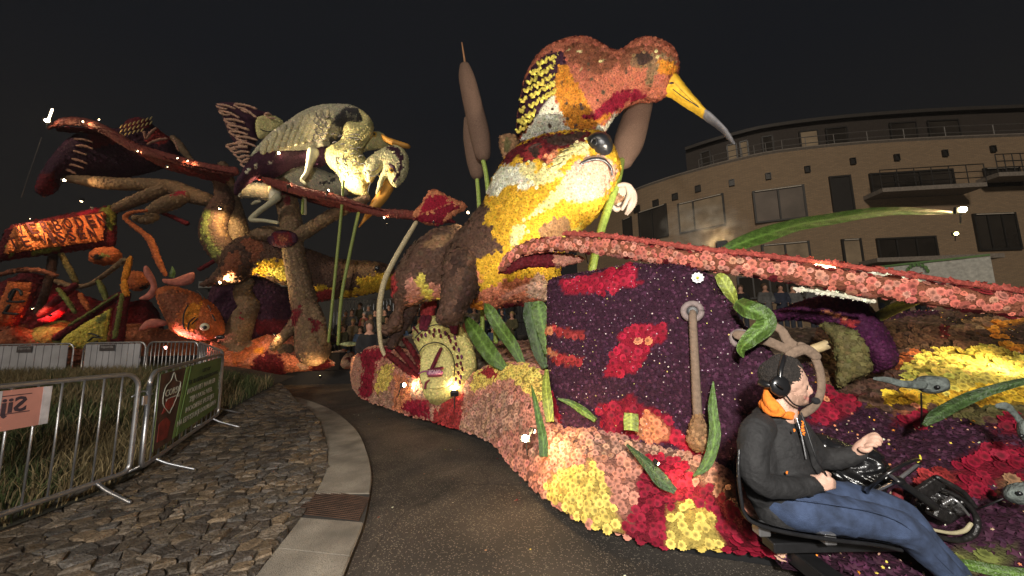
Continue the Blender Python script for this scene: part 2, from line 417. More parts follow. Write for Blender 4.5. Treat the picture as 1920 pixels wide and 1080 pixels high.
def flood(x, y, Y, tgt, energy, label, col=WARM, size=.05, spot=110, r=.04, lens=None, kind='SPOT', push=.06):
    p = P(x, y, Y); d = np.asarray(tgt, float) - p; d /= np.linalg.norm(d)
    t = thing('floodlight', label, 'floodlight', p)
    R = np.array(Vector(d).to_track_quat('Z', 'Y').to_matrix())
    V, Fc = box((0, 0, 0), (size * 1.5, size * 1.1, size * .7), bev=size * .12); link('housing', meshf('housing', V @ R.T + p - d * size * .4, Fc), BLK, t)
    dn = np.array([0, 0, -1.0]); link('bracket', meshf('bracket', *tube([(*(p - d * size * .6), size * .12), (*(p - d * size * .9 + dn * size * 1.2), size * .12), (*(p - d * size * 1.2 + dn * size * 2.2), size * .10)], 5, 2, raw=True)), BLK, t)
    link('lens', meshf('lens', *ball(p + d * size * .05, size * .45, 12, 8)), lens or LENS, t)
    L = bpy.data.lights.new('lamp', kind); L.energy = energy; L.color = col; L.shadow_soft_size = r
    if kind == 'SPOT': L.spot_size = math.radians(spot); L.spot_blend = .6
    lo = bpy.data.objects.new('bulb', L); COL.objects.link(lo); lo.parent = t; lo.location = tuple(d * (size * .05 + size * .45 + push))
    lo.rotation_euler = Vector(d).to_track_quat('-Z', 'Y').to_euler()
    return t
def remesh(name, VF, vox, smooth=3):
    o = bpy.data.objects.new(name, meshf(name, *VF)); COL.objects.link(o)
    m = o.modifiers.new('r', 'REMESH'); m.mode = 'VOXEL'; m.voxel_size = vox
    if smooth: s = o.modifiers.new('s', 'SMOOTH'); s.iterations = smooth; s.factor = .5
    dg = bpy.context.evaluated_depsgraph_get(); dg.update(); me = bpy.data.meshes.new_from_object(o.evaluated_get(dg)); bpy.data.objects.remove(o)
    return me
def me_arrays(me):
    v = np.zeros(len(me.vertices) * 3); me.vertices.foreach_get('co', v); return v.reshape(-1, 3)
def textmesh(s, size, extrude=.01, bold=.0, align='CENTER', shear=0):
    cu = bpy.data.curves.new('t', 'FONT'); cu.body = s; cu.size = size; cu.extrude = extrude; cu.offset = bold; cu.align_x = align; cu.align_y = 'CENTER'; cu.shear = shear; cu.resolution_u = 2
    o = bpy.data.objects.new('t', cu); COL.objects.link(o); dg = bpy.context.evaluated_depsgraph_get(); dg.update()
    me = bpy.data.meshes.new_from_object(o.evaluated_get(dg)); bpy.data.objects.remove(o); return me
def place_text(parent, s, o, ux, uy, size, m, wscale=1.0, bold=.0, extrude=.01, mirror=False, name='lettering', fit=None):
    me = textmesh(s, size, extrude, bold); v = me_arrays(me)
    if fit: wscale = fit / (v[:, 0].max() - v[:, 0].min() + 1e-9)
    ux = np.array(ux, float); uy = np.array(uy, float); ux /= np.linalg.norm(ux); uy /= np.linalg.norm(uy); uz = np.cross(ux, uy)
    if mirror: v[:, 0] *= -1
    w = np.asarray(o) + v[:, 0:1] * wscale * ux + v[:, 1:2] * uy + v[:, 2:3] * uz
    me.vertices.foreach_set('co', w.astype(np.float32).ravel()); me.update()
    return link(name, me, m, parent)
# ================================================================ THE SETTING
def sm01(t): t = np.clip(t, 0, 1); return t * t * (3 - 2 * t)
ASPH = mat('wet_asphalt', (.055, .045, .036), rough=.62, var=.5, scale=1.2, bump=1.0, bscale=130, spec=.5)
def speckle(m, col, dens=120, thr=.18):
    n = m.node_tree.nodes; l = m.node_tree.links; b = n['Principled BSDF']
    src = b.inputs['Base Color'].links[0].from_socket
    g = n.new('ShaderNodeNewGeometry'); v = n.new('ShaderNodeTexVoronoi'); v.inputs['Scale'].default_value = dens; l.new(g.outputs['Position'], v.inputs['Vector'])
    se = n.new('ShaderNodeSeparateColor'); l.new(v.outputs['Color'], se.inputs[0])
    mt = n.new('ShaderNodeMath'); mt.operation = 'LESS_THAN'; mt.inputs[1].default_value = thr; l.new(se.outputs[0], mt.inputs[0])
    mt2 = n.new('ShaderNodeMath'); mt2.operation = 'LESS_THAN'; mt2.inputs[1].default_value = .45; l.new(v.outputs['Distance'], mt2.inputs[0])
    mm = n.new('ShaderNodeMath'); mm.operation = 'MULTIPLY'; l.new(mt.outputs[0], mm.inputs[0]); l.new(mt2.outputs[0], mm.inputs[1])
    mx = n.new('ShaderNodeMix'); mx.data_type = 'RGBA'; l.new(mm.outputs[0], mx.inputs[0]); l.new(src, mx.inputs[6]); mx.inputs[7].default_value = col + (1,)
    l.new(mx.outputs[2], b.inputs['Base Color'])
speckle(ASPH, (.26, .22, .17), 95, .22)
n = ASPH.node_tree.nodes; l = ASPH.node_tree.links; b = n['Principled BSDF']; src = b.inputs['Base Color'].links[0].from_socket
g = n.new('ShaderNodeNewGeometry'); n2 = n.new('ShaderNodeTexNoise'); n2.inputs['Scale'].default_value = .55; n2.inputs['Detail'].default_value = 7; n2.inputs['Distortion'].default_value = 1.5; l.new(g.outputs['Position'], n2.inputs['Vector'])
mr = n.new('ShaderNodeMapRange'); mr.inputs[1].default_value = .35; mr.inputs[2].default_value = .65; mr.inputs[3].default_value = .62; mr.inputs[4].default_value = 1.35; l.new(n2.outputs['Fac'], mr.inputs[0])
vc = n.new('ShaderNodeTexVoronoi'); vc.feature = 'DISTANCE_TO_EDGE'; vc.inputs['Scale'].default_value = .42; l.new(n2.outputs['Color'], vc.inputs['Vector']); n3 = n.new('ShaderNodeVectorMath'); n3.operation = 'ADD'; l.new(g.outputs['Position'], n3.inputs[0]); l.new(n2.outputs['Color'], n3.inputs[1]); l.new(n3.outputs[0], vc.inputs['Vector'])
ck_ = n.new('ShaderNodeMapRange'); ck_.inputs[1].default_value = .0; ck_.inputs[2].default_value = .006; ck_.inputs[3].default_value = .45; ck_.inputs[4].default_value = 1; l.new(vc.outputs['Distance'], ck_.inputs[0])
mm = n.new('ShaderNodeMath'); mm.operation = 'MULTIPLY'; l.new(mr.outputs[0], mm.inputs[0]); l.new(ck_.outputs[0], mm.inputs[1])
vs = n.new('ShaderNodeVectorMath'); vs.operation = 'SCALE'; l.new(src, vs.inputs[0]); l.new(mm.outputs[0], vs.inputs['Scale']); l.new(vs.outputs[0], b.inputs['Base Color'])
rr = n.new('ShaderNodeMapRange'); rr.inputs[1].default_value = .4; rr.inputs[2].default_value = .7; rr.inputs[3].default_value = .75; rr.inputs[4].default_value = .42; l.new(n2.outputs['Fac'], rr.inputs[0]); l.new(rr.outputs[0], b.inputs['Roughness'])
gx = 90; V, Fc = [], []
me = meshf('ground', [(-200, -60, -.03), (200, -60, -.03), (200, 320, -.03), (-200, 320, -.03)], [(0, 1, 2, 3)])
o = link('ground', me, mat('dark_ground', (.03, .026, .022), rough=.95, bump=.5), kind='structure')
me = meshf('road', [(-40, -8, 0), (40, -8, 0), (40, 40, 0), (-40, 40, 0)], [(0, 1, 2, 3)])
o = link('road', me, ASPH, kind='structure')
# kerb band round the roundabout island, outer and inner edge traced on the ground
outer = [(330, 722), (430, 729), (510, 735), (570, 748), (625, 770), (668, 805), (688, 845), (697, 890), (692, 930), (680, 985), (660, 1035), (636, 1095), (600, 1180), (560, 1290)]
inner = [(330, 724), (428, 732), (500, 741), (548, 757), (588, 785), (610, 825), (615, 860), (608, 890), (588, 930), (560, 975), (525, 1020), (475, 1085), (400, 1190), (300, 1330)]
KZ = .055
oc = G(*np.array(crom(outer, 8)).T, KZ); ic = G(*np.array(crom(inner, 8)).T, KZ)
CONC = mat('kerb_concrete', (.27, .24, .195), rough=.8, var=.38, scale=3.5, bump=.6, bscale=150); speckle(CONC, (.16, .14, .11), 160, .3)
kt = link('kerb', meshf('kerb', np.vstack([oc[:, :] - [0, 0, KZ + .01], ic - [0, 0, KZ + .01], oc - [0, 0, .012], ic - [0, 0, .012]]),
     [[i, i + 1, i + 1 + 2 * len(oc), i + 2 * len(oc)] for i in range(len(oc) - 1)] + [[2 * len(oc) + i, 2 * len(oc) + i + 1, 3 * len(oc) + i + 1, 3 * len(oc) + i] for i in range(len(oc) - 1)]), mat('kerb_joint', (.04, .035, .03), rough=.95), kind='structure')
def resamp(c, n):
    s = np.concatenate([[0], np.cumsum(np.linalg.norm(np.diff(c, axis=0), axis=1))]); t = np.linspace(0, 1, n) * s[-1]
    return np.stack([np.interp(t, s, c[:, k]) for k in range(3)], -1)
def band_at(px, outl, inl):       # parameter of the kerb crossing nearest to pixel
    m = (outl + inl) / 2; pm = proj(m); return int(np.argmin(np.hypot(pm[:, 0] - px[0], pm[:, 1] - px[1])))
OC, IC = oc, ic
joints = [band_at(p, OC, IC) for p in [(585, 1035), (655, 847), (650, 870), (655, 900), (640, 800), (600, 768), (560, 752), (520, 741)]]
gA, gB = band_at((640, 925), OC, IC), band_at((612, 970), OC, IC)
cuts = sorted(set([0, len(OC) - 1, gA, gB, band_at((585, 1034), OC, IC), band_at((652, 848), OC, IC), band_at((625, 790), OC, IC), band_at((585, 760), OC, IC), band_at((530, 742), OC, IC), band_at((480, 1180), OC, IC)]))
for a, b in zip(cuts, cuts[1:]):
    if b - a < 1 or (a >= gA and b <= gB): continue
    o_, i_ = OC[a:b + 1].copy(), IC[a:b + 1].copy()
    def shrink(c):
        d0 = c[1] - c[0]; d1 = c[-2] - c[-1]; c[0] += d0 / np.linalg.norm(d0) * .006; c[-1] += d1 / np.linalg.norm(d1) * .006; return c
    o_, i_ = shrink(o_), shrink(i_); m_ = o_ - i_; m_ /= np.linalg.norm(m_, axis=1)[:, None]
    n = len(o_); top = [o_ - m_ * .012, i_ + m_ * .004]; V = np.vstack([o_ - [0, 0, .014] , top[0], top[1], i_ - [0, 0, .014], o_ - [0, 0, .08], i_ - [0, 0, .08]])
    V[:, 2] += rng.normal(0, .0015)
    Fc = []
    for r_, s_ in ((4, 0), (0, 1), (1, 2), (2, 3), (3, 5)):
        Fc += [[r_ * n + k, r_ * n + k + 1, s_ * n + k + 1, s_ * n + k] for k in range(n - 1)]
    for k in (0, n - 1): Fc.append([k, n + k, 2 * n + k, 3 * n + k, 5 * n + k, 4 * n + k])
    link('kerbstone', meshf('kerbstone', V, Fc), CONC, kt)
# rusty grating set in the kerb
RUST = mat('rusty_iron', (.085, .045, .028), rough=.8, metal=.3, var=.4, scale=14, bump=.5)
gt = thing('drain_grate', 'rusty iron mesh grate set across the pale kerb band', 'grate', (OC[gA] + IC[gB]) / 2)
c4 = [G(598, 918, .05), G(692, 934, .05), G(672, 976, .05), G(553, 962, .05)]
def bil(u, v): return (c4[0] * (1 - u) + c4[1] * u) * (1 - v) + (c4[3] * (1 - u) + c4[2] * u) * v
link('pit', meshf('pit', [bil(0, 0) - [0, 0, .03], bil(1, 0) - [0, 0, .03], bil(1, 1) - [0, 0, .03], bil(0, 1) - [0, 0, .03]], [(0, 1, 2, 3)]), mat('pit_dark', (.01, .007, .005)), gt)
bars = []
for k in range(31):
    t = k / 30; bars.append(tube([(*bil(t, 0), .0035), (*bil(t, 1), .0035)], 4, 1, raw=True, caps=False))
for k in range(15):
    t = k / 14; bars.append(tube([(*(bil(0, t) + [0, 0, .002]), .0035), (*(bil(1, t) + [0, 0, .002]), .0035)], 4, 1, raw=True, caps=False))
link('mesh_bars', meshf('mesh_bars', *join(bars)), RUST, gt)
# ---- island height
def isl_z(x, y):
    a = .05 + .10 * sm01((y - 3.4) / 2.4) * sm01((-x - 1.5) / 2.5)
    return a + .26 * sm01((-x - 4.3) / 1.5) * sm01((y - 4.2) / 3.2)
# ---- cobbled apron of rough stones
poly_i = np.array([c[:2] for c in IC])
apron = np.vstack([poly_i, [(-4.2, 1.0), (-4.6, 2.5), (-4.3, 3.7), (-5.0, 5.6), (-6.3, 8.3), (-7.5, 11.0)]])
sp = .105; sites = {}
for i in range(-78, 0):
    for j in range(7, 122):
        x = (i + .5 * (j % 2)) * sp * 1.15 + rng.uniform(-.47, .47) * sp; y = j * sp * .95 + rng.uniform(-.47, .47) * sp
        if rng.random() < .86: sites[(i, j)] = (x, y)
keys = list(sites); pts = np.array([sites[k] for k in keys]); ok = inpoly(pts, apron)
def clip_half(poly, mx, my, nx_, ny_):
    out = []
    for a, b in zip(poly, poly[1:] + poly[:1]):
        da = (a[0] - mx) * nx_ + (a[1] - my) * ny_; db = (b[0] - mx) * nx_ + (b[1] - my) * ny_
        if da <= 0: out.append(a)
        if da * db < 0: t = da / (da - db); out.append((a[0] + (b[0] - a[0]) * t, a[1] + (b[1] - a[1]) * t))
    return out
STM = attr_mat('cobble_stone', rough=.55, var=.45, scale=22, bump=.8, bscale=55, spec=.5)
apr = link('pavement', meshf('pavement', [(-9, .6, 0)], []), STM, kind='structure')
V = []; Fc = []
N_ = 60
xs = np.linspace(-9, 0, 46); ys = np.linspace(.6, 12.5, 60); XX, YY = np.meshgrid(xs, ys); ZZ = isl_z(XX, YY) - .012
Vg = np.stack([XX.ravel(), YY.ravel(), ZZ.ravel()], -1); cc = []
pin = inpoly(Vg[:, :2], apron); 
Fg = [[j * 46 + i, j * 46 + i + 1, (j + 1) * 46 + i + 1, (j + 1) * 46 + i] for j in range(59) for i in range(45) if any(pin[k] for k in (j * 46 + i, j * 46 + i + 1, (j + 1) * 46 + i + 1, (j + 1) * 46 + i))]
near_i = np.array(dist_poly(Vg[:, :2], poly_i)[1]); Vg[~pin, :2] = np.where((dist_poly(Vg[:, :2], poly_i)[0] < .5)[~pin][:, None], near_i[~pin], Vg[~pin, :2]); Vg[:, 2] = isl_z(Vg[:, 0], Vg[:, 1]) - .012
me = meshf('pavement', Vg, Fg, np.array((.065, .050, .036))); apr.data = me; me.materials.append(STM)
stones = []
for kk in np.nonzero(ok)[0]:
    i, j = keys[kk]; x, y = sites[(i, j)]; g = .42
    poly = [(x - g, y - g), (x + g, y - g), (x + g, y + g), (x - g, y + g)]
    for di in (-2, -1, 0, 1, 2):
        for dj in (-2, -1, 0, 1, 2):
            s_ = sites.get((i + di, j + dj))
            if s_ is None or (di == 0 and dj == 0): continue
            dx, dy = s_[0] - x, s_[1] - y; L = math.hypot(dx, dy); poly = clip_half(poly, x + dx / 2 - dx / L * .006, y + dy / 2 - dy / L * .006, dx / L, dy / L)
            if len(poly) < 3: break
    if len(poly) < 3: continue
    pa = np.array(poly); c = pa.mean(0)
    d_, n_ = dist_poly(pa, poly_i); outm = ~inpoly(pa, apron) & (d_ < .12)
    pa[outm] = n_[outm]
    h = rng.uniform(.001, .014); ang = rng.normal(0, .03, 2)
    def zz(p_, e): return isl_z(p_[:, 0], p_[:, 1]) + e + (p_ - c) @ ang
    r1 = c + (pa - c) * .97 + rng.normal(0, .003, pa.shape); r2 = c + (pa - c) * .72 + rng.normal(0, .006, pa.shape); n = len(pa)
    v = np.vstack([np.column_stack([pa, zz(pa, -.02)]), np.column_stack([r1, zz(r1, h * .55) + rng.normal(0, .002, n)]), np.column_stack([r2, zz(r2, h) + rng.normal(0, .003, n)]), [[*c, float(zz(c[None], h * 1.1)[0])]]])
    f = [[k, (k + 1) % n, n + (k + 1) % n, n + k] for k in range(n)] + [[n + k, n + (k + 1) % n, 2 * n + (k + 1) % n, 2 * n + k] for k in range(n)] + [[2 * n + k, 2 * n + (k + 1) % n, 3 * n] for k in range(n)]
    t = rng.random(); base = np.array([(.115, .092, .068), (.16, .128, .095), (.08, .066, .054), (.18, .132, .085), (.12, .108, .095)][int(t * 5)]) * rng.uniform(.6, 1.35)
    stones.append((c[1] + abs(c[0]) * .1, v, f, base))
stones.sort(key=lambda s: s[0])
for s_ in stones[:300]: link('cobble', meshf('cobble', s_[1], s_[2], s_[3]), STM, apr)
rest = stones[300:]
V, Fc = join([(s[1], s[2]) for s in rest]); cl = np.vstack([np.tile(s[3], (len(s[1]), 1)) for s in rest])
link('cobbles', meshf('cobbles', V, Fc, cl), STM, apr, kind='stuff')
# ---- grass mound behind the barriers
xs = np.linspace(-14, -3.6, 40); ys = np.linspace(.5, 10.5, 40); XX, YY = np.meshgrid(xs, ys)
edge = np.interp(YY, [0.5, 3.7, 5.8, 8.2, 10.5], [-3.95, -3.86, -4.75, -5.4, -6.2])
XX = np.minimum(XX, edge); ZZ = isl_z(XX, YY) + .02 + .30 * sm01((edge - XX) / 2.0) * sm01((YY - 2) / 3)
me = meshf('grass_bank', np.stack([XX.ravel(), YY.ravel(), ZZ.ravel()], -1), [[j * 40 + i, j * 40 + i + 1, (j + 1) * 40 + i + 1, (j + 1) * 40 + i] for j in range(39) for i in range(39)])
link('grass_bank', me, mat('soil', (.035, .032, .018), rough=1, bump=.8), kind='structure')
n = 52000; x = rng.uniform(-12, -3.9, n); y = rng.uniform(1.0, 8.6, n); e = np.interp(y, [0.5, 3.7, 5.8, 8.2, 10.5], [-3.95, -3.86, -4.75, -5.4, -6.2])
k = (x < e - .02) & (x > -1.55 * y - 1.2); x, y, e = x[k], y[k], e[k]; n = len(x)
z = isl_z(x, y) + .02 + .30 * sm01((e - x) / 2.0) * sm01((y - 2) / 3)
ht = rng.uniform(.08, .24, n) * (.75 + .5 * (y > 3)); a = rng.uniform(0, 6.28, n); w_ = rng.uniform(.003, .008, n); ln = rng.uniform(.1, .8, n) * ht; b = rng.uniform(0, 6.28, n)
p0 = np.stack([x - np.cos(a) * w_, y - np.sin(a) * w_, z], -1); p1 = np.stack([x + np.cos(a) * w_, y + np.sin(a) * w_, z], -1)
m0 = np.stack([x + np.cos(b) * ln * .3, y + np.sin(b) * ln * .3, z + ht * .6], -1); tp = np.stack([x + np.cos(b) * ln, y + np.sin(b) * ln, z + ht], -1)
V = np.stack([p0, p1, m0 + (p1 - p0) * .35, m0 - (p1 - p0) * .35, tp], 1).reshape(-1, 3); T = (np.array([[0, 1, 2], [0, 2, 3], [3, 2, 4]])[None] + (np.arange(n) * 5)[:, None, None]).reshape(-1, 3)
patch = np.sin(x * 2.1 + np.sin(y * 1.7) * 2) * np.cos(y * 1.9 + x) ; dry = (patch + rng.normal(0, .5, n) + .25) > 0
cg = np.where(dry[:, None], np.array((.22, .17, .085)), np.array((.065, .085, .028))) * rng.uniform(.5, 1.5, (n, 1))
GR = attr_mat('grass_blades', rough=.7, var=.1)
o = link('grass', mesh_np('grass', V, T, np.repeat(cg, 5, 0)), GR, kind='stuff')
o['label'] = 'long dry and green grass inside the barrier ring'; o['category'] = 'grass'
# ================================================================ CROWD BARRIERS
def barrier(A, B, label, nb, rail_r=.019, bar_r=.008, feet=(.12, .88), H=1.1, zb=.18, fl=.34, grp='steel crowd control barriers'):
    A, B = np.array(A, float), np.array(B, float); t = thing('crowd_barrier', label, 'barrier', (A + B) / 2, grp)
    d = B - A; L = np.linalg.norm(d); u = d / L; U = np.array([0, 0, 1.0]); r = .14
    def at(s, z): return A + u * s + U * z
    pts = []
    for (cx, cz, a0) in ((r, H - r, 180), (L - r, H - r, 90), (L - r * .5, zb + r * .5, 0), (r * .5, zb + r * .5, -90)):
        rr = r if cz > .5 else r * .5
        for k in range(6): a = math.radians(a0 - 90 * k / 5); pts.append((*at(cx + rr * math.cos(a), cz + rr * math.sin(a)), rail_r))
    pts.append(pts[0])
    link('frame', meshf('frame', *tube(pts, 10, 1, caps=False, raw=True)), METAL, t, smooth=True)
    me = None
    for k in range(nb):
        s = L * (k + 1) / (nb + 1); v, f = tube([(0, 0, zb, bar_r), (0, 0, H, bar_r)], 7, 1, caps=False, raw=True)
        if me is None: me = meshf('upright_bar', v, f)
        o = link('upright_bar', me if k else me, None, t); 
        if k == 0: me.materials.append(METAL); me.polygons.foreach_set('use_smooth', [True] * len(me.polygons))
        o.location = Vector(at(s, 0)) - t.location
    nrm = np.cross(u, U)
    for fx in feet:
        s = L * fx
        for sg in (-1, 1):
            c = at(s, zb); fo = [c, c - U * .03 + nrm * sg * .05, c - U * .07 + nrm * sg * .12, c - U * (zb - .02) + nrm * sg * fl]
            link('foot', meshf('foot', *tube([(*p, rail_r * .75) for p in fo], 8, 3, caps=True, raw=True)), METAL, t, smooth=True)
    return t, at, u, nrm
b1, at1, u1, n1 = barrier((-3.83, 1.45, .05), (-3.70, 3.66, .05), 'nearest galvanised crowd barrier with a salmon advert hung on it', 14, rail_r=.021)
b2, at2, u2, n2 = barrier((-3.68, 3.75, .05), (-4.58, 5.80, .15), 'crowd barrier carrying the green banner beside the cobbles', 12, rail_r=.021)
cl_ = thing('hook', 'small steel coupling joining the two nearest barriers', 'coupling', (-3.69, 3.705, .9))
link('loop', meshf('loop', *tube([(-3.71, 3.62, .93, .008), (-3.69, 3.70, .97, .008), (-3.68, 3.79, .93, .008)], 6, 3, raw=True)), METAL, cl_)
link('bolt', meshf('bolt', *box((-3.675, 3.71, .88), (.02, .05, .09), bev=.004)), METAL, cl_)
# salmon advert seen from the back: lettering reads mirrored
def panel(parent, name, c, ux, uy, w, h, m, t=.006):
    ux = np.asarray(ux, float); uy = np.asarray(uy, float); uz = np.cross(ux, uy); V, Fc = box((0, 0, 0), (w, h, t)); V = V[:, :1] * ux + V[:, 1:2] * uy + V[:, 2:3] * uz + np.asarray(c)
    return link(name, meshf(name, V, Fc), m, parent)
def advert(at, u, nrm, s0, s1, z0, z1):
    c = at((s0 + s1) / 2, (z0 + z1) / 2) + nrm * .028
    t = thing('advertising_board', 'salmon advertising sheet with mirrored dark lettering on nearest barrier', 'advert', c)
    m = mat('salmon_sheet', (.50, .22, .17), rough=.5, var=.12, scale=6); dk = mat('print_dark', (.05, .03, .04), rough=.6); wh = mat('pale_plastic', (.5, .47, .47), rough=.45)
    panel(t, 'sheet', c, u, (0, 0, 1), s1 - s0, z1 - z0, m); panel(t, 'edge_strip', c - nrm * -.005 + u * ((s1 - s0) / 2 - .03), u, (0, 0, 1), .05, z1 - z0, wh)
    panel(t, 'edge_strip', c + nrm * .005 + u * ((s1 - s0) / 2 - .30), u, (0, 0, 1), .04, z1 - z0, wh)
    f = c + nrm * .006
    place_text(t, 'Sijperda', f + u * -.02 + np.array([0, 0, .03]), u, (0, 0, 1), .15, dk, bold=.004, extrude=.001, mirror=True, fit=.50)
    place_text(t, 'Verhuur', f + u * -.13 + np.array([0, 0, -.065]), u, (0, 0, 1), .10, dk, bold=.002, extrude=.001, mirror=True, fit=.38)
    for zz_ in (.105, -.025):
        panel(t, 'rule', f + u * -.03 + np.array([0, 0, zz_]), u, (0, 0, 1), .56, .006, dk, .002)
advert(at1, u1, n1 if n1[0] > 0 else -n1, .80, 1.54, .78, 1.07)
# green banner with lettering
def banner2():
    nn = n2 if n2[0] > 0 else -n2
    s0, s1, z0, z1 = .13, 2.06, .30, 1.06; c = at2((s0 + s1) / 2, (z0 + z1) / 2) + nn * .03
    t = thing('banner', 'green cloth banner with pale and dark lettering tied to barrier', 'banner', c)
    g = mat('green_cloth', (.115, .20, .055), rough=.6, var=.15, scale=5, bump=.2, bscale=20); br = mat('photo_print', (.07, .035, .022), rough=.55, var=.7, scale=7)
    lg = mat('light_green_cloth', (.17, .30, .08), rough=.6); pale = mat('pale_print', (.50, .50, .40), rough=.6); dk = mat('dark_green_print', (.02, .04, .015), rough=.6); rd = mat('red_flower_print', (.25, .03, .02), rough=.6, var=.5, scale=9)
    def quad(name, pts, off, m):
        V = [at2(s, z) + nn * (.03 + off) for s, z in pts]; V += [np.array(v) - nn * .003 for v in V]; n = len(pts)
        link(name, meshf(name, V, [list(range(n)), list(range(n, 2 * n))[::-1]] + [[k, (k + 1) % n, n + (k + 1) % n, n + k] for k in range(n)]), m, t)
    quad('cloth', [(s0, z0 - .02), (s1, z0 + .02), (s1, z1), (s0, z1)], 0, g)
    quad('photo_strip', [(s0, z0 - .02), (s0 + .42, z0 - .015), (s0 + .62, z1 - .003), (s0, z1 - .003)], .004, br)
    quad('light_stripe', [(s0 + .43, z0 - .01), (s0 + .50, z0 - .01), (s0 + .72, z1 - .003), (s0 + .64, z1 - .003)], .004, lg)
    quad('light_stripe', [(s0 + .53, z0 - .01), (s0 + .55, z0 - .01), (s0 + .80, z1 - .003), (s0 + .78, z1 - .003)], .004, lg)
    quad('red_flower', [(s0 + .05, z0 + .06), (s0 + .28, z0 + .04), (s0 + .33, z0 + .2), (s0 + .2, z0 + .28), (s0 + .06, z0 + .24)], .008, rd)
    quad('red_flower', [(s0 + .10, z0 + .33), (s0 + .40, z0 + .36), (s0 + .42, z0 + .46), (s0 + .2, z0 + .47)], .008, rd)
    # heart shaped outline and corso
    hp = [(.28, .30), (.10, .44), (.12, .60), (.24, .66), (.30, .74), (.38, .64), (.50, .60), (.44, .46), (.28, .30)]
    V, Fc = tube([(*(at2(s0 + a, z0 + b) + nn * .038), .004) for a, b in hp], 5, 3, raw=True); link('logo_outline', meshf('logo_outline', V, Fc), pale, t)
    def tx(s, S_, z, size, m, fit): place_text(t, s, at2(s0 + S_, z) + nn * .036, u2, (0, 0, 1), size, m, bold=.002, extrude=.001, fit=fit)
    tx('CORSO', .34, z0 + .53, .10, pale, .40); tx('VOLLENHOVE', .34, z0 + .455, .045, pale, .34)
    tx('LET OP', 1.32, z0 + .65, .06, dk, .30); tx('ER IS GEEN DOORGANG', 1.28, z0 + .555, .07, dk, 1.05)
    for k, (s, f_) in enumerate((('MOOI HET MAAR ER', .98), ('ZIJN NOG VEEL', .80), ('MOOIERE PLEKJES', .98), ('NA EEN STUKJE DOORLOPEN', 1.30))):
        tx(s, 1.22 - .05 * (k == 3), z0 + .45 - k * .11, .088, pale, f_)
    place_text(t, 'corso', at2(s1 - .06, z0 + .42) + nn * .036, (0, 0, 1), -u2, .07, pale, extrude=.001, fit=.26)
banner2()
# far side of the ring
WH = mat('grey_panel', (.34, .34, .36), rough=.6, var=.2, scale=3, bump=.2)
far = [((-11.75, 8.30, .36), (-9.95, 8.3, .36), 'white panelled barrier furthest left beyond the grass', True),
       ((-9.72, 8.3, .36), (-8.30, 8.28, .36), 'white panelled barrier beyond the grass, right of the gap', True),
       ((-8.22, 8.25, .36), (-6.95, 8.10, .34), 'bare steel barrier beyond the grass in front of the carp', False),
       ((-6.90, 8.05, .34), (-4.70, 5.95, .18), 'end-on bare barrier behind the green banner', False)]
for A, B, lab, pan in far:
    t, at, u, nrm = barrier(A, B, lab, 12, bar_r=.010)
    if pan:
        L = np.linalg.norm(np.array(B) - A); nn = nrm if nrm[1] < 0 else -nrm; k = 9
        mp = None
        for i in range(k):
            s = .08 + (L - .16) * (i + .5) / k; w_ = (L - .16) / k - .012
            V, Fc = box((0, 0, 0), (w_, .02, .86), bev=.004)
            if mp is None: mp = meshf('white_slat', V, Fc); mp.materials.append(WH)
            o = link('white_slat', mp, None, t); o.location = Vector(at(s, .64) + nn * .035) - t.location
        c = at(L * .42, .99) + nn * .06; panel(t, 'name_plate', c, u, (0, 0, 1), .34, .14, mat('dark_plate', (.05, .04, .04)))
        place_text(t, 'Sijperda', c + nn * .006 + np.array([0, 0, .02]), u, (0, 0, 1), .07, mat('plate_text', (.35, .33, .33)), extrude=.001, fit=.28)
# ================================================================ APARTMENT BUILDING ON THE RIGHT
BR = mat('tan_brick', (.25, .165, .095), rough=.9, var=.18, scale=2)
n = BR.node_tree.nodes; l = BR.node_tree.links; bt = n.new('ShaderNodeTexBrick'); g_ = n.new('ShaderNodeTexCoord'); sp_ = n.new('ShaderNodeSeparateXYZ'); l.new(g_.outputs['Object'], sp_.inputs[0]); cb = n.new('ShaderNodeCombineXYZ')
l.new(sp_.outputs[0], cb.inputs[0]); l.new(sp_.outputs[2], cb.inputs[1]); l.new(cb.outputs[0], bt.inputs['Vector']); bt.inputs['Scale'].default_value = 1.0
bt.inputs['Brick Width'].default_value = .22; bt.inputs['Row Height'].default_value = .065; 
bt.inputs['Color1'].default_value = (.30, .205, .12, 1); bt.inputs['Color2'].default_value = (.23, .155, .092, 1); bt.inputs['Mortar'].default_value = (.19, .15, .105, 1); bt.inputs['Mortar Size'].default_value = .012; bt.inputs['Bias'].default_value = -.1
l.new(bt.outputs['Color'], n['Principled BSDF'].inputs['Base Color'])
GL = mat('window_glass', (.035, .03, .025), rough=.12, spec=.6, var=.4, scale=.6); BL = mat('window_blind', (.12, .095, .075), rough=.6, var=.3, scale=1.0)
FRM = mat('dark_frame', (.02, .018, .016), rough=.5); WHF = mat('pale_trim', (.40, .36, .30), rough=.6); CON = mat('balcony_concrete', (.22, .19, .16), rough=.8)
CURT = mat('pale_curtain', (.26, .20, .13), rough=.8, var=.3, scale=1.5)
pb = thing('apartment_building', 'curved tan brick apartment block with dark windows behind the float', 'building', (14, 19, 0))
fp = [(5.6, 30.5), (8.25, 24.4), (9.5, 22.4), (11.2, 20.6), (13.0, 19.3), (14.7, 18.5), (18.6, 17.7), (24.6, 17.2), (34, 17.0)]
fpc = crom(np.array(fp), 3); HT = 11.0
def hat(x): return np.interp(x, [5, 8.25, 11.2, 14.7, 24.6, 34], [11.1, 11.1, 11.0, 11.0, 10.9, 10.9])
V = []; 
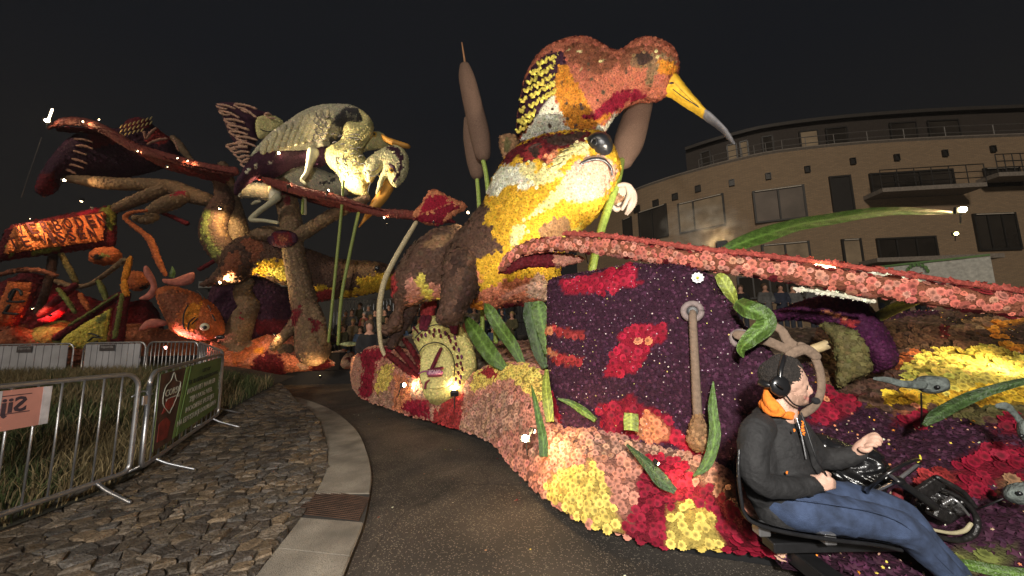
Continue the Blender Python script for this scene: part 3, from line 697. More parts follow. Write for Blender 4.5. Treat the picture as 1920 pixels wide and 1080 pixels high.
for x, y in fpc: V += [(x, y, 0), (x, y, hat(x)), (x + .35, y + .45, hat(x)), (x + .35, y + .45, hat(x) - 1.5), (x + 9, y + 9, hat(x) - 1.5)]
k5 = 5; Fc = [[i * k5 + a, (i + 1) * k5 + a, (i + 1) * k5 + a + 1, i * k5 + a + 1] for i in range(len(fpc) - 1) for a in range(4)]
link('brick_wall', meshf('brick_wall', V, Fc), BR, pb)
cop = []
for (x, y), (x2, y2) in zip(fpc, fpc[1:]):
    cop.append(tube([(x, y, hat(x) + .03, .09), (x2, y2, hat(x2) + .03, .09)], 4, 1, raw=True, caps=False))
link('coping', meshf('coping', *join(cop)), CON, pb)
def hitf(x, y):    # pixel -> facade
    r = ray(x, y)
    for (ax, ay), (bx, by) in zip(fpc, fpc[1:]):
        ex, ey = bx - ax, by - ay; den = r[0] * ey - r[1] * ex
        if abs(den) < 1e-9: continue
        t = (ax * ey - ay * ex) / den; s = (r[0] * t - ax) / ex if abs(ex) > abs(ey) else (r[1] * t - ay) / ey
        if 0 <= s <= 1 and t > 0: return np.array([r[0] * t, r[1] * t, CH + r[2] * t])
    return None
def window(x0, y0, x1, y1, mull=(.5,), kind='blind', name='window', lab=None, sill=True, frm=.09):
    a = hitf(x0, y0); b = hitf(x1, y1)
    zt, zb_ = a[2], hitf(x0, y1)[2]; zt2 = hitf(x1, y0)[2]; zt = (zt + zt2) / 2; zb_ = (zb_ + b[2]) / 2
    u = b - a; u[2] = 0; w_ = np.linalg.norm(u); u /= w_; nn = np.array([u[1], -u[0], 0]); c = (a + b) / 2; mid = hitf((x0 + x1) / 2, (y0 + y1) / 2); c = c + nn * max(0, (mid - c)[:2] @ nn[:2]) + nn * .03; c[2] = (zt + zb_) / 2; h = abs(zt - zb_)
    R = np.stack([u, -nn, [0, 0, 1]], 1)
    fr = [box(R @ (0, 0, s * (h / 2 - frm / 2)) + c + nn * .02, (w_, .10, frm), R) for s in (-1, 1)] + [box(R @ (s * (w_ / 2 - frm / 2), 0, 0) + c + nn * .02, (frm, .098, h - 2 * frm), R) for s in (-1, 1)]
    fr += [box(R @ ((m - .5) * w_, 0, 0) + c + nn * .02, (.07, .09, h - 2 * frm), R) for m in mull]
    wd = link(name, meshf(name, *join(fr)), FRM, pb, label=lab)
    pm = {'blind': BL, 'glass': GL, 'curtain': CURT, 'dark': FRM}[kind]
    ms = [0] + list(mull) + [1]
    for i in range(len(ms) - 1):
        lo = (ms[i] - .5) * w_ + .05; hi = (ms[i + 1] - .5) * w_ - .05
        link('pane', meshf('pane', *box(R @ ((lo + hi) / 2, 0, 0) + c + nn * .012, (hi - lo, .03, h - .1), R)), pm, wd)
    if sill: link('sill', meshf('sill', *box(c + nn * .06 + np.array([0, 0, h / 2 - .05]), (w_ - .25, .06, .05), R)), WHF, wd)
    return wd
window(1408, 354, 1514, 416); window(1270, 373, 1364, 432, mull=(.35,), kind='curtain'); window(1197, 390, 1256, 450, kind='glass'); window(1168, 408, 1188, 455, mull=(), kind='glass')
window(1552, 330, 1604, 406, mull=(), kind='dark', sill=False, name='door_panel'); window(1626, 322, 1790, 358, mull=(.3, .6), kind='glass', sill=False)
window(1425, 456, 1522, 505, kind='curtain'); window(1575, 448, 1620, 500, mull=(), kind='curtain'); window(1640, 445, 1760, 492, mull=(.33, .66), kind='glass', sill=False)
window(1300, 470, 1385, 510, kind='glass'); window(1220, 480, 1275, 520, kind='glass'); window(1380, 515, 1510, 560, mull=(.25, .5, .75), kind='glass', sill=False); window(1840, 315, 1915, 350, kind='glass'); 
window(1820, 400, 1915, 470, kind='glass', mull=(.33, .66))
for x, y in ((1372, 343), (1440, 331), (1513, 318), (1598, 303), (1680, 296), (1770, 288), (1860, 280), (1309, 354), (1266, 369), (1230, 381), (1195, 392)):
    window(x - 6, y - 6, x + 6, y + 6, mull=(), kind='dark', sill=False, name='vent_opening', frm=.04)
def slab(x0, y0, x1, y1, d=1.1, name='balcony', rail=True):
    a = hitf(x0, y0); b = hitf(x1, y1); zc = (a[2] + b[2]) / 2; u = b - a; u[2] = 0; w_ = np.linalg.norm(u); u /= w_; nn = np.array([u[1], -u[0], 0]); R = np.stack([u, -nn, [0, 0, 1]], 1); c = (a + b) / 2; c[2] = zc
    o = link(name, meshf(name, *box(c + nn * d / 2, (w_, d, .2), R)), CON, pb)
    if rail:
        rl = [tube([(*(c + nn * d + u * s * w_ / 2 + np.array([0, 0, z])), .025) for s in (-1, 1)], 5, 1, raw=True, caps=False) for z in (.35, .65, 1.0)]
        rl += [tube([(*(c + nn * d + u * (s - .5) * w_ + np.array([0, 0, z])), .02) for z in (.1, 1.0)], 5, 1, raw=True, caps=False) for s in np.linspace(0, 1, 7)]
        link('railing', meshf('railing', *join(rl)), FRM, o)
slab(1620, 382, 1800, 352); slab(1610, 505, 1830, 478, name='canopy', rail=False); slab(1830, 345, 1919, 335, d=.9)
# set back top storey
V = []; pc = [(x + 1.4, y + 2.2) for x, y in fpc if x > 10.6]
for x, y in pc: V += [(x, y, 9.0), (x, y, 13.6)]
th_ = [[2 * i, 2 * i + 2, 2 * i + 3, 2 * i + 1] for i in range(len(pc) - 1)]
pent = link('top_storey', meshf('top_storey', V, th_), mat('dark_cladding', (.035, .027, .022), rough=.8), pb)
V = []
for x, y in pc: V += [(x - .15, y - .25, 13.6), (x - .15, y - .25, 13.8), (x + 7, y + 7, 14.0), (x + 7, y + 7, 13.6)]
link('flat_roof', meshf('flat_roof', V, [[4 * i + a, 4 * i + 4 + a, 4 * i + 4 + (a + 1) % 4, 4 * i + (a + 1) % 4] for i in range(len(pc) - 1) for a in range(4)] + [[0, 1, 2, 3]]), mat('roof_edge', (.035, .03, .026), rough=.7), pent)
for i in (1, 3, 4, 6, 8, 9, 11, 12):
    if i + 1 < len(pc):
        a = np.array([*pc[i], 12.2]); b = np.array([*pc[i + 1], 12.2]); u = b - a; w_ = np.linalg.norm(u); u /= w_; nn = np.array([u[1], -u[0], 0]); R = np.stack([u, -nn, [0, 0, 1]], 1)
        wd = link('window', meshf('window', *join([box((a + b) / 2 + nn * .05 + R @ np.array(v), s, R) for v, s in (((0, 0, .95), (w_ * .7, .08, .08)), ((0, 0, -.9), (w_ * .7, .08, .08)), ((-w_ * .35, 0, 0), (.08, .08, 1.85)), ((w_ * .35, 0, 0), (.08, .08, 1.85)))])), FRM, pb)
        link('pane', meshf('pane', *box((a + b) / 2 + nn * .03, (w_ * .68, .04, 1.8), R)), CURT if i in (3, 4, 8) else GL, wd)
rl = []
for (x, y), (x2, y2) in zip(fpc, fpc[1:]):
    if x > 10.8:
        for z in (.45, .8): rl.append(tube([(x + .3, y + .3, hat(x) + z, .025), (x2 + .3, y2 + .3, hat(x2) + z, .025)], 4, 1, raw=True, caps=False))
        rl.append(tube([(x + .3, y + .3, hat(x), .022), (x + .3, y + .3, hat(x) + .8, .022)], 4, 1, raw=True, caps=False))
link('roof_railing', meshf('roof_railing', *join(rl)), mat('grey_rail', (.13, .12, .11), rough=.5), pb)
# low dark hall far behind, left
hb = thing('hall_building', 'low dark flat hall seen between the sign and the otter tail', 'building', (-15, 26, 0))
V, Fc = box((-14, 29, 2.6), (16, 6, 5.2)); link('wall', meshf('wall', V, Fc), mat('dark_wall', (.05, .05, .045), rough=.9), hb)
V, Fc = box((-14, 28.9, 5.45), (16.6, 6.8, .5)); link('roof', meshf('roof', V, Fc), mat('roof_grey', (.14, .14, .13), rough=.8), hb)
# ================================================================ SPECTATORS
def person_mesh():
    sk = []
    s = lambda *p: sk.append(tube([(*q_,) for q_ in p], 7, 2, raw=True))
    sk.append(ball((0, 0, 1.60), .105, 8, 7, (.85, 1, 1.2)))
    s((0, 0, 1.38, .05), (0, 0, 1.55, .05)); s((0, 0, .86, .13), (0, 0, 1.1, .12), (0, 0, 1.35, .15))
    for g in (-1, 1): s((g * .09, 0, .88, .085), (g * .10, .01, .48, .06), (g * .10, 0, .06, .045)); s((g * .18, 0, 1.38, .055), (g * .24, -.03, 1.1, .045), (g * .12, -.22, 1.02, .035))
    return join(sk)
PV, PF = person_mesh(); 
body_me = remesh('body', (PV, PF), .03, 2)
coat_me = remesh('coat', join([tube([(0, 0, .78, .17), (0, 0, 1.1, .16), (0, 0, 1.36, .17), (0, 0, 1.45, .08)], 10, 2, raw=True)] + [tube([(g * .17, 0, 1.38, .075), (g * .25, -.03, 1.1, .065), (g * .13, -.2, 1.03, .05)], 8, 2, raw=True) for g in (-1, 1)]), .035, 2)
hair_me = meshf('hair', *ball((0, .035, 1.655), .118, 10, 8, (.92, .98, 1.0)))
trou_me = remesh('trousers', join([tube([(g * .09, 0, .90, .11), (g * .10, .01, .48, .085), (g * .10, 0, .05, .075)], 8, 2, raw=True) for g in (-1, 1)]), .035, 1)
SKIN = mat('skin', (.50, .27, .19), rough=.55, var=.1); SKD = mat('jeans_dark', (.03, .035, .05), rough=.9)
coats = [mat('coat_%s' % n_, c, rough=.85) for n_, c in (('navy', (.02, .025, .045)), ('black', (.012, .012, .014)), ('grey', (.10, .10, .10)), ('olive', (.07, .065, .03)), ('red', (.16, .03, .02)), ('beige', (.22, .17, .11)), ('blue', (.04, .07, .13)))]
cname = ['navy', 'black', 'grey', 'olive', 'red', 'beige', 'blue']
hairs = [mat('hair_%s' % n_, c, rough=.7) for n_, c in (('dark', (.02, .014, .01)), ('brown', (.07, .04, .02)), ('blond', (.25, .17, .07)), ('grey', (.22, .21, .2)))]
hname = ['dark', 'brown', 'blond', 'grey']
for m_, mm in ((body_me, SKIN), (coat_me, coats[0]), (hair_me, hairs[0]), (trou_me, SKD)): m_.materials.clear(); m_.materials.append(mm); m_.polygons.foreach_set('use_smooth', [True] * len(m_.polygons))
def spectator(x, y, z, label, ci, hi, rot=0, sc=1.0, grp='spectators watching behind the fence'):
    t = thing('person', label, 'person', (x, y, z), grp); t.rotation_euler = (0, 0, rot); t.scale = (sc, sc, sc)
    for nm, me_, m_ in (('body', body_me, None), ('trousers', trou_me, None), ('coat', coat_me, coats[ci]), ('hair', hair_me, hairs[hi])):
        o = bpy.data.objects.new(nm, me_); COL.objects.link(o); o.parent = t
        if m_: o.material_slots[0].link = 'OBJECT'; o.material_slots[0].material = m_
    return t
STEP = mat('stand_deck', (.06, .055, .05), rough=.9)
gs = thing('grandstand', 'dark stepped stand under the rows of spectators', 'stand', (-4.5, 16.5, 0))
for k in range(4): link('step', meshf('step', *box((-3.2, 15.1 + k * 1.0, .12 + k * .2), (11, 1.0, .24 + k * .4 - .004))), STEP, gs)
ord_ = ['front', 'second', 'third', 'top']
nth = ['first', 'second', 'third', 'fourth', 'fifth', 'sixth', 'seventh', 'eighth', 'ninth', 'tenth', 'eleventh', 'twelfth', 'thirteenth', 'fourteenth', 'fifteenth', 'sixteenth']
k = 0
for r_ in range(4):
    for c_ in range(16):
        x = -7.9 + c_ * .50 + rng.uniform(-.15, .15) + (r_ % 2) * .3
        ci, hi = int(rng.integers(7)), int(rng.integers(4))
        spectator(x, 15.0 + r_ + rng.uniform(-.1, .1), .24 + r_ * .4, 'spectator in %s coat, %s hair, %s from left in %s row of far stand' % (cname[ci], hname[hi], nth[c_], ord_[r_]), ci, hi, rng.uniform(-.5, .5), rng.uniform(.92, 1.05)); k += 1
gs2 = thing('platform', 'low platform under the spectators in front of the brick block', 'stand', (13, 14, 0))
link('deck', meshf('deck', *box((12.5, 13.6, .7), (14, 2.2, 1.4))), STEP, gs2)
for c_ in range(16):
    ci, hi = int(rng.integers(4)), int(rng.integers(2))
    spectator(7.2 + c_ * .72 + rng.uniform(-.15, .15), 13.4 + rng.uniform(-.4, .4), 1.4, 'spectator in %s coat, %s hair, %s from left before the brick block' % (cname[ci], hname[hi], nth[c_]), ci, hi, rng.uniform(-.5, .5))
# fence behind the left stand
ft = thing('railing_fence', 'tall grey railing fence behind the far spectators', 'fence', (-4, 19.3, 0))
for z in (2.1, 3.5): link('rail', meshf('rail', *tube([(-9.5, 19.3, z, .03), (3, 19.3, z, .03)], 5, 1, raw=True)), METAL, ft)
mb = meshf('bar', *tube([(0, 0, 1.6, .016), (0, 0, 3.5, .016)], 5, 1, raw=True, caps=False)); mb.materials.append(METAL)
for i in range(72): o = link('bar', mb, None, ft); o.location = Vector((-9.5 + i * .175, 19.3, 0)) - ft.location
# banner and barrier at the right
bt_ = thing('banner', 'pale sponsor banner with green ends in front of the brick block', 'banner', P(1720, 515, 11.5))
pl = facing(1720, 515, 11.5); ux = np.cross([0, 0, 1], pl.n); c = P(1722, 518, 11.5)
panel(bt_, 'white_cloth', c, ux, (0, 0, 1), 2.9, .78, mat('white_cloth', (.42, .42, .38), rough=.7)); gm = mat('banner_green', (.10, .20, .06), rough=.7)
panel(bt_, 'green_end', P(1822, 520, 11.1) , ux, (0, 0, 1), .75, 1.1, gm); panel(bt_, 'green_edge', c + np.array([0, 0, .44]), ux, (0, 0, 1), 2.9, .06, gm)
lv = [ball(c + pl.n * .02 + ux * .1 * math.cos(a) * 2.2 + np.array([0, 0, .12 + .26 * math.sin(a)]), .07, 6, 4, (1, .3, 1)) for a in np.linspace(.1, 3.0, 8)]
link('leaf_emblem', meshf('leaf_emblem', *join(lv)), gm, bt_)
# ================================================================ FRONT FLOAT: skirt, deck, flower slope
def on_edge(x, y, z=.12): return G(x, y, z)
sk_cols = [((658, 726), (663, 668)), ((690, 750), (690, 653)), ((740, 768), (735, 657)), ((800, 785), (788, 700)), ((860, 806), (855, 716)), ((915, 827), (905, 690)), ((950, 862), (958, 684)),
           ((990, 898), (1016, 700)), ((1040, 940), (1046, 795)), ((1100, 975), (1110, 809)), ((1163, 996), (1190, 825)), ((1244, 1023), (1256, 844)), ((1320, 1036), (1332, 884)), ((1390, 1046), (1392, 950)), ((1440, 1053), (1432, 996)), ((1474, 1058), (1468, 1020))]
rows = [[], [], [], [], []]
for b, t_ in sk_cols:
    pb_ = on_edge(*b); Yb = pb_[1]; Yt = Yb + .62 if b[0] > 1000 else Yb + .75
    if t_[0] > 1200: yh_ = 628 - .02 * (t_[0] - 960); Yt = max(Yb - .05, min(Yt, (CH - .42) * F / (t_[1] - yh_)))
    pt_ = P(*t_, Yt)
    nrm_ = np.array([-.52, -.85, 0]); nrm_ /= np.linalg.norm(nrm_)
    rows[0].append(tuple(pb_ - nrm_ * .10)); rows[1].append(tuple(pb_ + [0, 0, .02]))
    m1 = pb_ * .45 + pt_ * .55; rows[2].append(tuple(m1 + nrm_ * .10)); rows[3].append(tuple(pt_)); rows[4].append(tuple(pt_ - nrm_ * .7 - [0, 0, .12]))
def sheetw(rows, nu, nv, thick):
    g = np.array(rows, float); r_ = np.array([crom(r, nu) for r in g]); c_ = np.array([crom(r_[:, j], nv) for j in range(r_.shape[1])]).transpose(1, 0, 2)
    return sheet_raw(c_, thick)
def sheet_raw(cols, thick):
    ny, nx = cols.shape[:2]; V = cols.reshape(-1, 3)
    Fc = [[j * nx + i, j * nx + i + 1, (j + 1) * nx + i + 1, (j + 1) * nx + i] for j in range(ny - 1) for i in range(nx - 1)]
    if thick:
        me = meshf('t', V, Fc); nn = np.zeros(len(V) * 3); me.vertices.foreach_get('normal', nn); nn = nn.reshape(-1, 3); bpy.data.meshes.remove(me)
        s = np.sign(((Cam - V) * nn).sum(1).mean()) or 1
        if s < 0: Fc = [f[::-1] for f in Fc]
        V2 = V - nn * s * thick; N = len(V)
        V = np.vstack([V, V2]); Fc = Fc + [[k + N for k in f][::-1] for f in Fc]
    return V, Fc
ff = thing('parade_float', 'front flower-covered parade float with patchwork dahlia skirt along the road', 'parade float', (0, 5, 0))
R8, Rc = lambda *v: q('8', *v), lambda *v: q('c', *v)
sk_reg = [
    (R8(60, 330, 90, 640, 0, 600), 'dusty'), (R8(0, 300, 140, 380, 110, 630, 0, 700), 'dusty'), (R8(110, 330, 330, 300, 300, 370, 220, 400, 190, 640, 110, 610, 140, 450), 'crimson'),
    (R8(80, 420, 135, 390, 125, 560, 100, 620, 60, 580), 'dusty'), (R8(215, 540, 240, 470, 280, 420, 340, 405, 320, 480, 300, 560, 260, 600, 215, 590), 'butter'),
    (R8(190, 600, 230, 600, 300, 560, 330, 620, 320, 700, 180, 660), 'dusty'), (R8(330, 480, 460, 500, 430, 700, 320, 710, 340, 580), 'coral'),
    (R8(420, 640, 590, 630, 590, 700, 560, 770, 380, 710), 'crimson'), (R8(590, 630, 680, 600, 700, 650, 590, 760, 540, 770), 'dusty'),
    (R8(720, 610, 770, 590, 790, 640, 740, 840, 560, 790, 610, 690), 'rose'), (R8(430, 500, 820, 450, 800, 600, 700, 610, 440, 630), 'peach'),
    (R8(820, 600, 830, 500, 880, 450, 950, 420, 1180, 415, 1290, 480, 1300, 660, 1220, 640, 1120, 540, 1060, 510, 980, 520, 900, 590), 'butter'),
    (R8(870, 460, 940, 435, 1000, 470, 980, 500, 920, 500), 'rose'), (R8(740, 840, 820, 650, 930, 600, 1010, 560, 1080, 600, 1140, 680, 1150, 800, 1000, 870, 930, 900), 'dusty'),
    (R8(820, 600, 1060, 505, 1210, 620, 1300, 700, 1300, 850, 1160, 830, 1130, 660, 1040, 590, 950, 610, 800, 700), 'pink'),
    (Rc(0, 500, 60, 520, 120, 430, 350, 430, 480, 455, 640, 470, 760, 560, 900, 670, 960, 770, 1180, 900, 1200, 1080, 1020, 1030, 960, 850, 760, 640, 560, 540, 300, 520, 120, 530, 0, 560), 'dusty'),
    (Rc(-60, 520, 60, 540, 120, 530, 500, 530, 480, 640, 470, 780, 400, 880, 340, 640, 250, 560, 130, 600, 40, 700, -80, 600), 'pink'),
    (Rc(480, 600, 510, 570, 640, 560, 700, 650, 800, 655, 950, 780, 1120, 950, 1120, 1040, 890, 1010, 600, 950, 400, 890, 470, 780), 'crimson'),
    (Rc(520, 530, 600, 520, 700, 560, 740, 640, 660, 690, 560, 620), 'red'),
    (Rc(40, 690, 120, 600, 200, 565, 270, 560, 330, 630, 350, 700, 400, 830, 405, 885, 300, 870, 180, 800), 'butter'),
    (Rc(600, 800, 640, 765, 740, 740, 830, 775, 855, 850, 865, 920, 895, 980, 880, 995, 720, 980, 600, 945), 'butter'),
    (Rc(1060, 880, 1100, 890, 1160, 960, 1165, 1030, 1120, 1020, 1120, 960), 'peach')]
V, Fc = sheetw(rows, 5, 5, 0)
k_ = ((Cam - V.mean(0)) @ np.cross(V[Fc[200][1]] - V[Fc[200][0]], V[Fc[200][2]] - V[Fc[200][0]]))
if k_ < 0: Fc = [f[::-1] for f in Fc]
# waviness of the skirt
V = V + (np.sin(V[:, 0] * 3.1) * .05 * np.array([[-.5], [-.8], [0]])).T
skm = link('skirt', meshf('skirt', V, Fc, lookup(V, sk_reg, 'pink', 0) * .5), BASE, ff, smooth=True)
p, nr = scatter(V, Fc, .050, maxn=20000)
fl = ((Cam - p) * nr).sum(1); nr = np.where(fl[:, None] < 0, -nr, nr)
nr = np.where((nr[:, 2:3] < -.3) , -nr, nr)
nr = nr * .55 + np.array([-.28, -.48, .22]); nr /= np.linalg.norm(nr, axis=1)[:, None]; colp = lookup(p, sk_reg, 'pink', 2.0); far_ = p[:, 1]; order = np.argsort(far_ + (nr @ np.array([0, 1., 0])) * .0)
front = [i for i in order if ((Cam - p[i]) @ nr[i]) > 0][:300]; rest = np.setdiff1d(np.arange(len(p)), front)
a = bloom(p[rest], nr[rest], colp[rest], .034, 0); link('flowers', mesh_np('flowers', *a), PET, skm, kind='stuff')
fm = {}
v0, K0, t0 = FT[0]
for i in front:
    key = tuple(np.round(colp[i], 3)) + (int(rng.integers(3)),)
    if key not in fm:
        kk = (.35 + .65 * K0)[:, None]; me = mesh_np('dahlia', v0 * rng.normal(1, .05, v0.shape), t0, np.clip(np.array(key[:3])[None] * kk * (.85 + .13 * key[3]), 0, 1)); me.materials.append(PET); fm[key] = me
    o = link('dahlia', fm[key], None, skm); n_ = Vector(nr[i] + rng.normal(0, .2, 3)).normalized()
    o.rotation_mode = 'QUATERNION'; o.rotation_quaternion = n_.to_track_quat('Z', 'Y'); s_ = .034 * rng.uniform(.88, 1.15); o.scale = (s_, s_, s_); o.location = Vector(p[i])
# dark underside
V = []
for b, t_ in sk_cols: pbb = on_edge(*b); d = np.array([.52, .85, 0]); V += [tuple(pbb + d * .14 + [0, 0, .01]), tuple(pbb + d * .18 - [0, 0, .11])]
V += [tuple(np.array(v) + np.array([2.6, 4.2, 0])) for v in V]; n = len(sk_cols)
Fc = [[2 * i, 2 * i + 2, 2 * i + 3, 2 * i + 1] for i in range(n - 1)] + [[2 * n + 2 * i, 2 * n + 2 * i + 2, 2 * i + 2, 2 * i] for i in range(n - 1)]
link('underskirt', meshf('underskirt', V, Fc), RUB, ff)
# deck of the float behind skirt (brown and purple ground flowers)
dk_rows = [[P(668, 660, 10.3), P(880, 700, 6.4), P(1010, 700, 4.6), P(1200, 820, 3.9), P(1500, 930, 3.4)],
           [P(700, 640, 12.5), P(880, 655, 9.0), P(1030, 660, 6.6), P(1250, 690, 5.6), P(1650, 740, 4.6)],
           [P(760, 630, 15), P(930, 640, 12), P(1080, 630, 9.5), P(1300, 620, 8.3), P(1700, 610, 7.5)]]
flowered(ff, 'deck', sheetw(dk_rows, 5, 4, .05), [(q('p', 930, 600, 1040, 600, 1040, 690, 930, 690), 'dusty')], 'warmgrey', s=.11, kind=2)
# ---- slope with purple, red, yellow and brown flowers on the right
sl_rows = [[P(1466, 1056, 2.18), P(1600, 1090, 2.03), P(1750, 1130, 1.95), P(2010, 1180, 1.9)],
           [P(1400, 960, 2.62), P(1560, 960, 2.5), P(1760, 960, 2.35), P(2020, 960, 2.2)],
           [P(1385, 850, 2.95), P(1560, 850, 2.95), P(1780, 860, 2.75), P(2020, 870, 2.55)],
           [P(1390, 765, 3.2), P(1600, 750, 3.4), P(1780, 765, 3.15), P(2020, 775, 2.95)],
           [P(1500, 690, 3.9), P(1640, 700, 3.9), P(1790, 690, 3.75), P(2020, 690, 3.6)],
           [P(1530, 640, 4.6), P(1680, 625, 4.6), P(1800, 605, 4.7), P(2020, 590, 4.5)],
           [P(1540, 598, 5.6), P(1680, 590, 5.5), P(1800, 583, 5.3), P(2020, 580, 5.1)],
           [P(1560, 600, 7.5), P(1680, 600, 7.5), P(1800, 600, 7.3), P(2020, 600, 7.1)]]
D_ = lambda *v: q('d', *v); E_ = lambda *v: q('e', *v)
sl_reg = [
    (D_(560, 400, 2200, 200, 2200, 1000, 1100, 900, 700, 780, 560, 560), 'brown'), (D_(660, 560, 780, 560, 760, 760, 660, 740), 'tan'),
    (D_(1380, 320, 1600, 300, 1900, 260, 1900, 330, 1600, 420, 1480, 400), 'dbrown'), (D_(1470, 370, 1700, 320, 1900, 300, 1900, 340, 1640, 390, 1500, 410), 'tan'),
    (D_(1380, 370, 1450, 370, 1460, 470, 1390, 460), 'maroon'), (D_(1700, 400, 1820, 340, 2100, 320, 2100, 620, 1900, 600, 1740, 500), 'dbrown'),
    (D_(1690, 400, 1720, 350, 1900, 330, 1950, 350, 1760, 380, 1740, 420, 1830, 480, 2000, 520, 2000, 560, 1800, 510), 'orange'),
    (D_(1780, 390, 1960, 350, 2050, 440, 1900, 490, 1800, 460), 'dbrown'),
    (D_(1010, 820, 1070, 780, 1160, 770, 1150, 690, 1200, 620, 1280, 530, 1440, 515, 1600, 490, 1740, 500, 1930, 560, 2200, 600, 2200, 900, 1500, 905, 1290, 870, 1040, 845), 'lemon'),
    (D_(1010, 820, 1070, 780, 1180, 765, 1460, 800, 1600, 760, 1800, 740, 2000, 760, 2200, 900, 1400, 890, 1040, 845), 'yellow'),
    (D_(1080, 780, 1500, 780, 1460, 860, 1040, 845), 'yellow'),
    (D_(1440, 880, 1920, 860, 1920, 930, 1600, 960, 1480, 930), 'olive'), (D_(1100, 870, 1300, 880, 1240, 920, 1120, 900), 'coral'),
    (D_(1180, 540, 1250, 530, 1200, 620, 1080, 680, 1080, 600), 'dorange'), (D_(780, 720, 1000, 680, 1120, 700, 1050, 780, 860, 790), 'brown'),
    (D_(1200, 890, 1340, 880, 1300, 1000, 1100, 980), 'crimson'), (D_(660, 730, 880, 830, 900, 880, 760, 960, 600, 990, 590, 900), 'crimson'), (D_(660, 810, 770, 850, 780, 880, 700, 850), 'coral'),
    (E_(980, 620, 1180, 480, 1400, 500, 1400, 640, 1240, 640, 1200, 740, 1050, 700), 'crimson'), (E_(860, 620, 1020, 580, 1050, 700, 880, 740), 'rose'),
    (E_(1220, 340, 1330, 330, 1400, 420, 1300, 430), 'crimson'), (E_(1230, 630, 1400, 620, 1400, 700, 1250, 680), 'tan'), (E_(1040, 1000, 1400, 975, 1400, 1080, 1080, 1080), 'moss'),
    (E_(1290, 1000, 1400, 990, 1400, 1050, 1320, 1060), 'purple')]
V, Fc = sheetw(sl_rows, 7, 6, .05)
V[:, 2] += .025 * np.sin(V[:, 0] * 5 + V[:, 1] * 3) + .02 * np.sin(V[:, 1] * 7.3)
slp = link('flower_slope', meshf('flower_slope', V, Fc, lookup(V, sl_reg, 'purple', 0) * .6), BASE, ff, smooth=True)
p, nr = scatter(V, Fc, .036, frontonly=True, maxn=30000); c = lookup(p, sl_reg, 'purple', 2); nr = nr * .5 + np.array([-.15, -.45, .2])
dark = (c @ np.array([1, 1, 1])) < .2; big = ~dark
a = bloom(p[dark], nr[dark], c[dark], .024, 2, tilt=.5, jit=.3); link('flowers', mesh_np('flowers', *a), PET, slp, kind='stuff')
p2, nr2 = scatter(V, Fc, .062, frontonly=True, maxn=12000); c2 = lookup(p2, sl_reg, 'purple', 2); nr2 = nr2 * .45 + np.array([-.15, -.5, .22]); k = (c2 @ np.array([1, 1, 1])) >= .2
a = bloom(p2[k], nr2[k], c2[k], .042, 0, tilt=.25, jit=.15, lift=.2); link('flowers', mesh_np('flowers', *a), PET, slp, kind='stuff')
# loose petals strewn on the slope
kk = rng.choice(len(p), 1500, replace=False); kk = kk[dark[kk]]
cl_ = np.array([C['lemon'], C['coral'], C['white'], C['orange'], C['peach']])[rng.integers(0, 5, len(kk))]
v, K, t = FT[2]
a = bloom(p[kk] + nr[kk] * .02, nr[kk], cl_, rng.uniform(.005, .011, len(kk)), 2, tilt=.8); link('loose_petals', mesh_np('loose_petals', *a), PET, slp, kind='stuff')
# ================================================================ THE OLD BOOT
boot_plane = Plane([(1030, 700, 4.0), (1400, 700, 2.95), (1040, 540, 4.05)])
bt = thing('boot', 'huge purple flower-covered old boot with eyelets and brown laces', 'boot', P(1230, 700, 3.5))
B_ = lambda *v: q('b', *v)
bo = [(1028, 526), (1060, 516), (1120, 507), (1192, 494), (1230, 497), (1276, 497), (1310, 508), (1340, 520), (1352, 548), (1375, 580), (1395, 610), (1430, 640), (1470, 690), (1500, 760), (1500, 860), (1430, 930), (1390, 935), (1334, 905), (1250, 870), (1180, 850), (1110, 840), (1052, 830), (1040, 760), (1030, 690), (1027, 600)]
bo_reg = [(B_(180, 385, 360, 350, 600, 300, 730, 255, 790, 320, 780, 380, 840, 385, 830, 415, 600, 460, 400, 480, 250, 478, 225, 470), 'red'),
          (B_(100, 715, 200, 730, 380, 770, 375, 825, 200, 800, 100, 760), 'rose'), (B_(90, 725, 140, 730, 140, 775, 100, 765), 'coral'),
          (B_(95, 880, 220, 940, 370, 970, 360, 1015, 250, 1030, 120, 960), 'rose'), (B_(95, 890, 150, 920, 190, 960, 130, 960), 'coral'),
          (B_(750, 840, 780, 790, 830, 755, 875, 780, 860, 850, 820, 890, 770, 880), 'coral'),
          (B_(525, 1060, 600, 950, 650, 880, 630, 790, 760, 710, 1010, 720, 1000, 830, 890, 880, 820, 980, 760, 1030, 640, 1110, 530, 1110), 'red'),
          (Rc(320, 150, 400, 10, 550, 0, 530, 60, 470, 150, 360, 165), 'red'),
          (Rc(300, 290, 400, 270, 450, 240, 490, 290, 560, 310, 640, 350, 640, 470, 480, 450, 330, 430, 310, 360), 'crimson'),
          (Rc(490, 380, 510, 320, 560, 330, 640, 420, 640, 460, 560, 465, 480, 450), 'coral'), (Rc(620, 400, 660, 400, 700, 450, 790, 480, 790, 520, 740, 540, 640, 470), 'red'),
          (Rc(70, 180, 120, 340, 140, 430, 100, 430, 60, 300), 'red')]
bo_reg = [r for r in bo_reg]
V, Fc = inflate(bo, boot_plane, .16, 26, res=6, smooth=1, back=4.0, sm=False)
btm = link('shaft', meshf('shaft', V, Fc, lookup(V, bo_reg[::-1][::-1], 'purple', 0) * .6), BASE, bt, smooth=True)
order_reg = bo_reg[:3] + bo_reg[3:5] + [bo_reg[6], bo_reg[5], bo_reg[7]] + bo_reg[8:]
p, nr = scatter(V, Fc, .030, maxn=30000); c = lookup(p, order_reg, 'purple', 2); k = (c @ np.array([1, 1, 1])) < .15
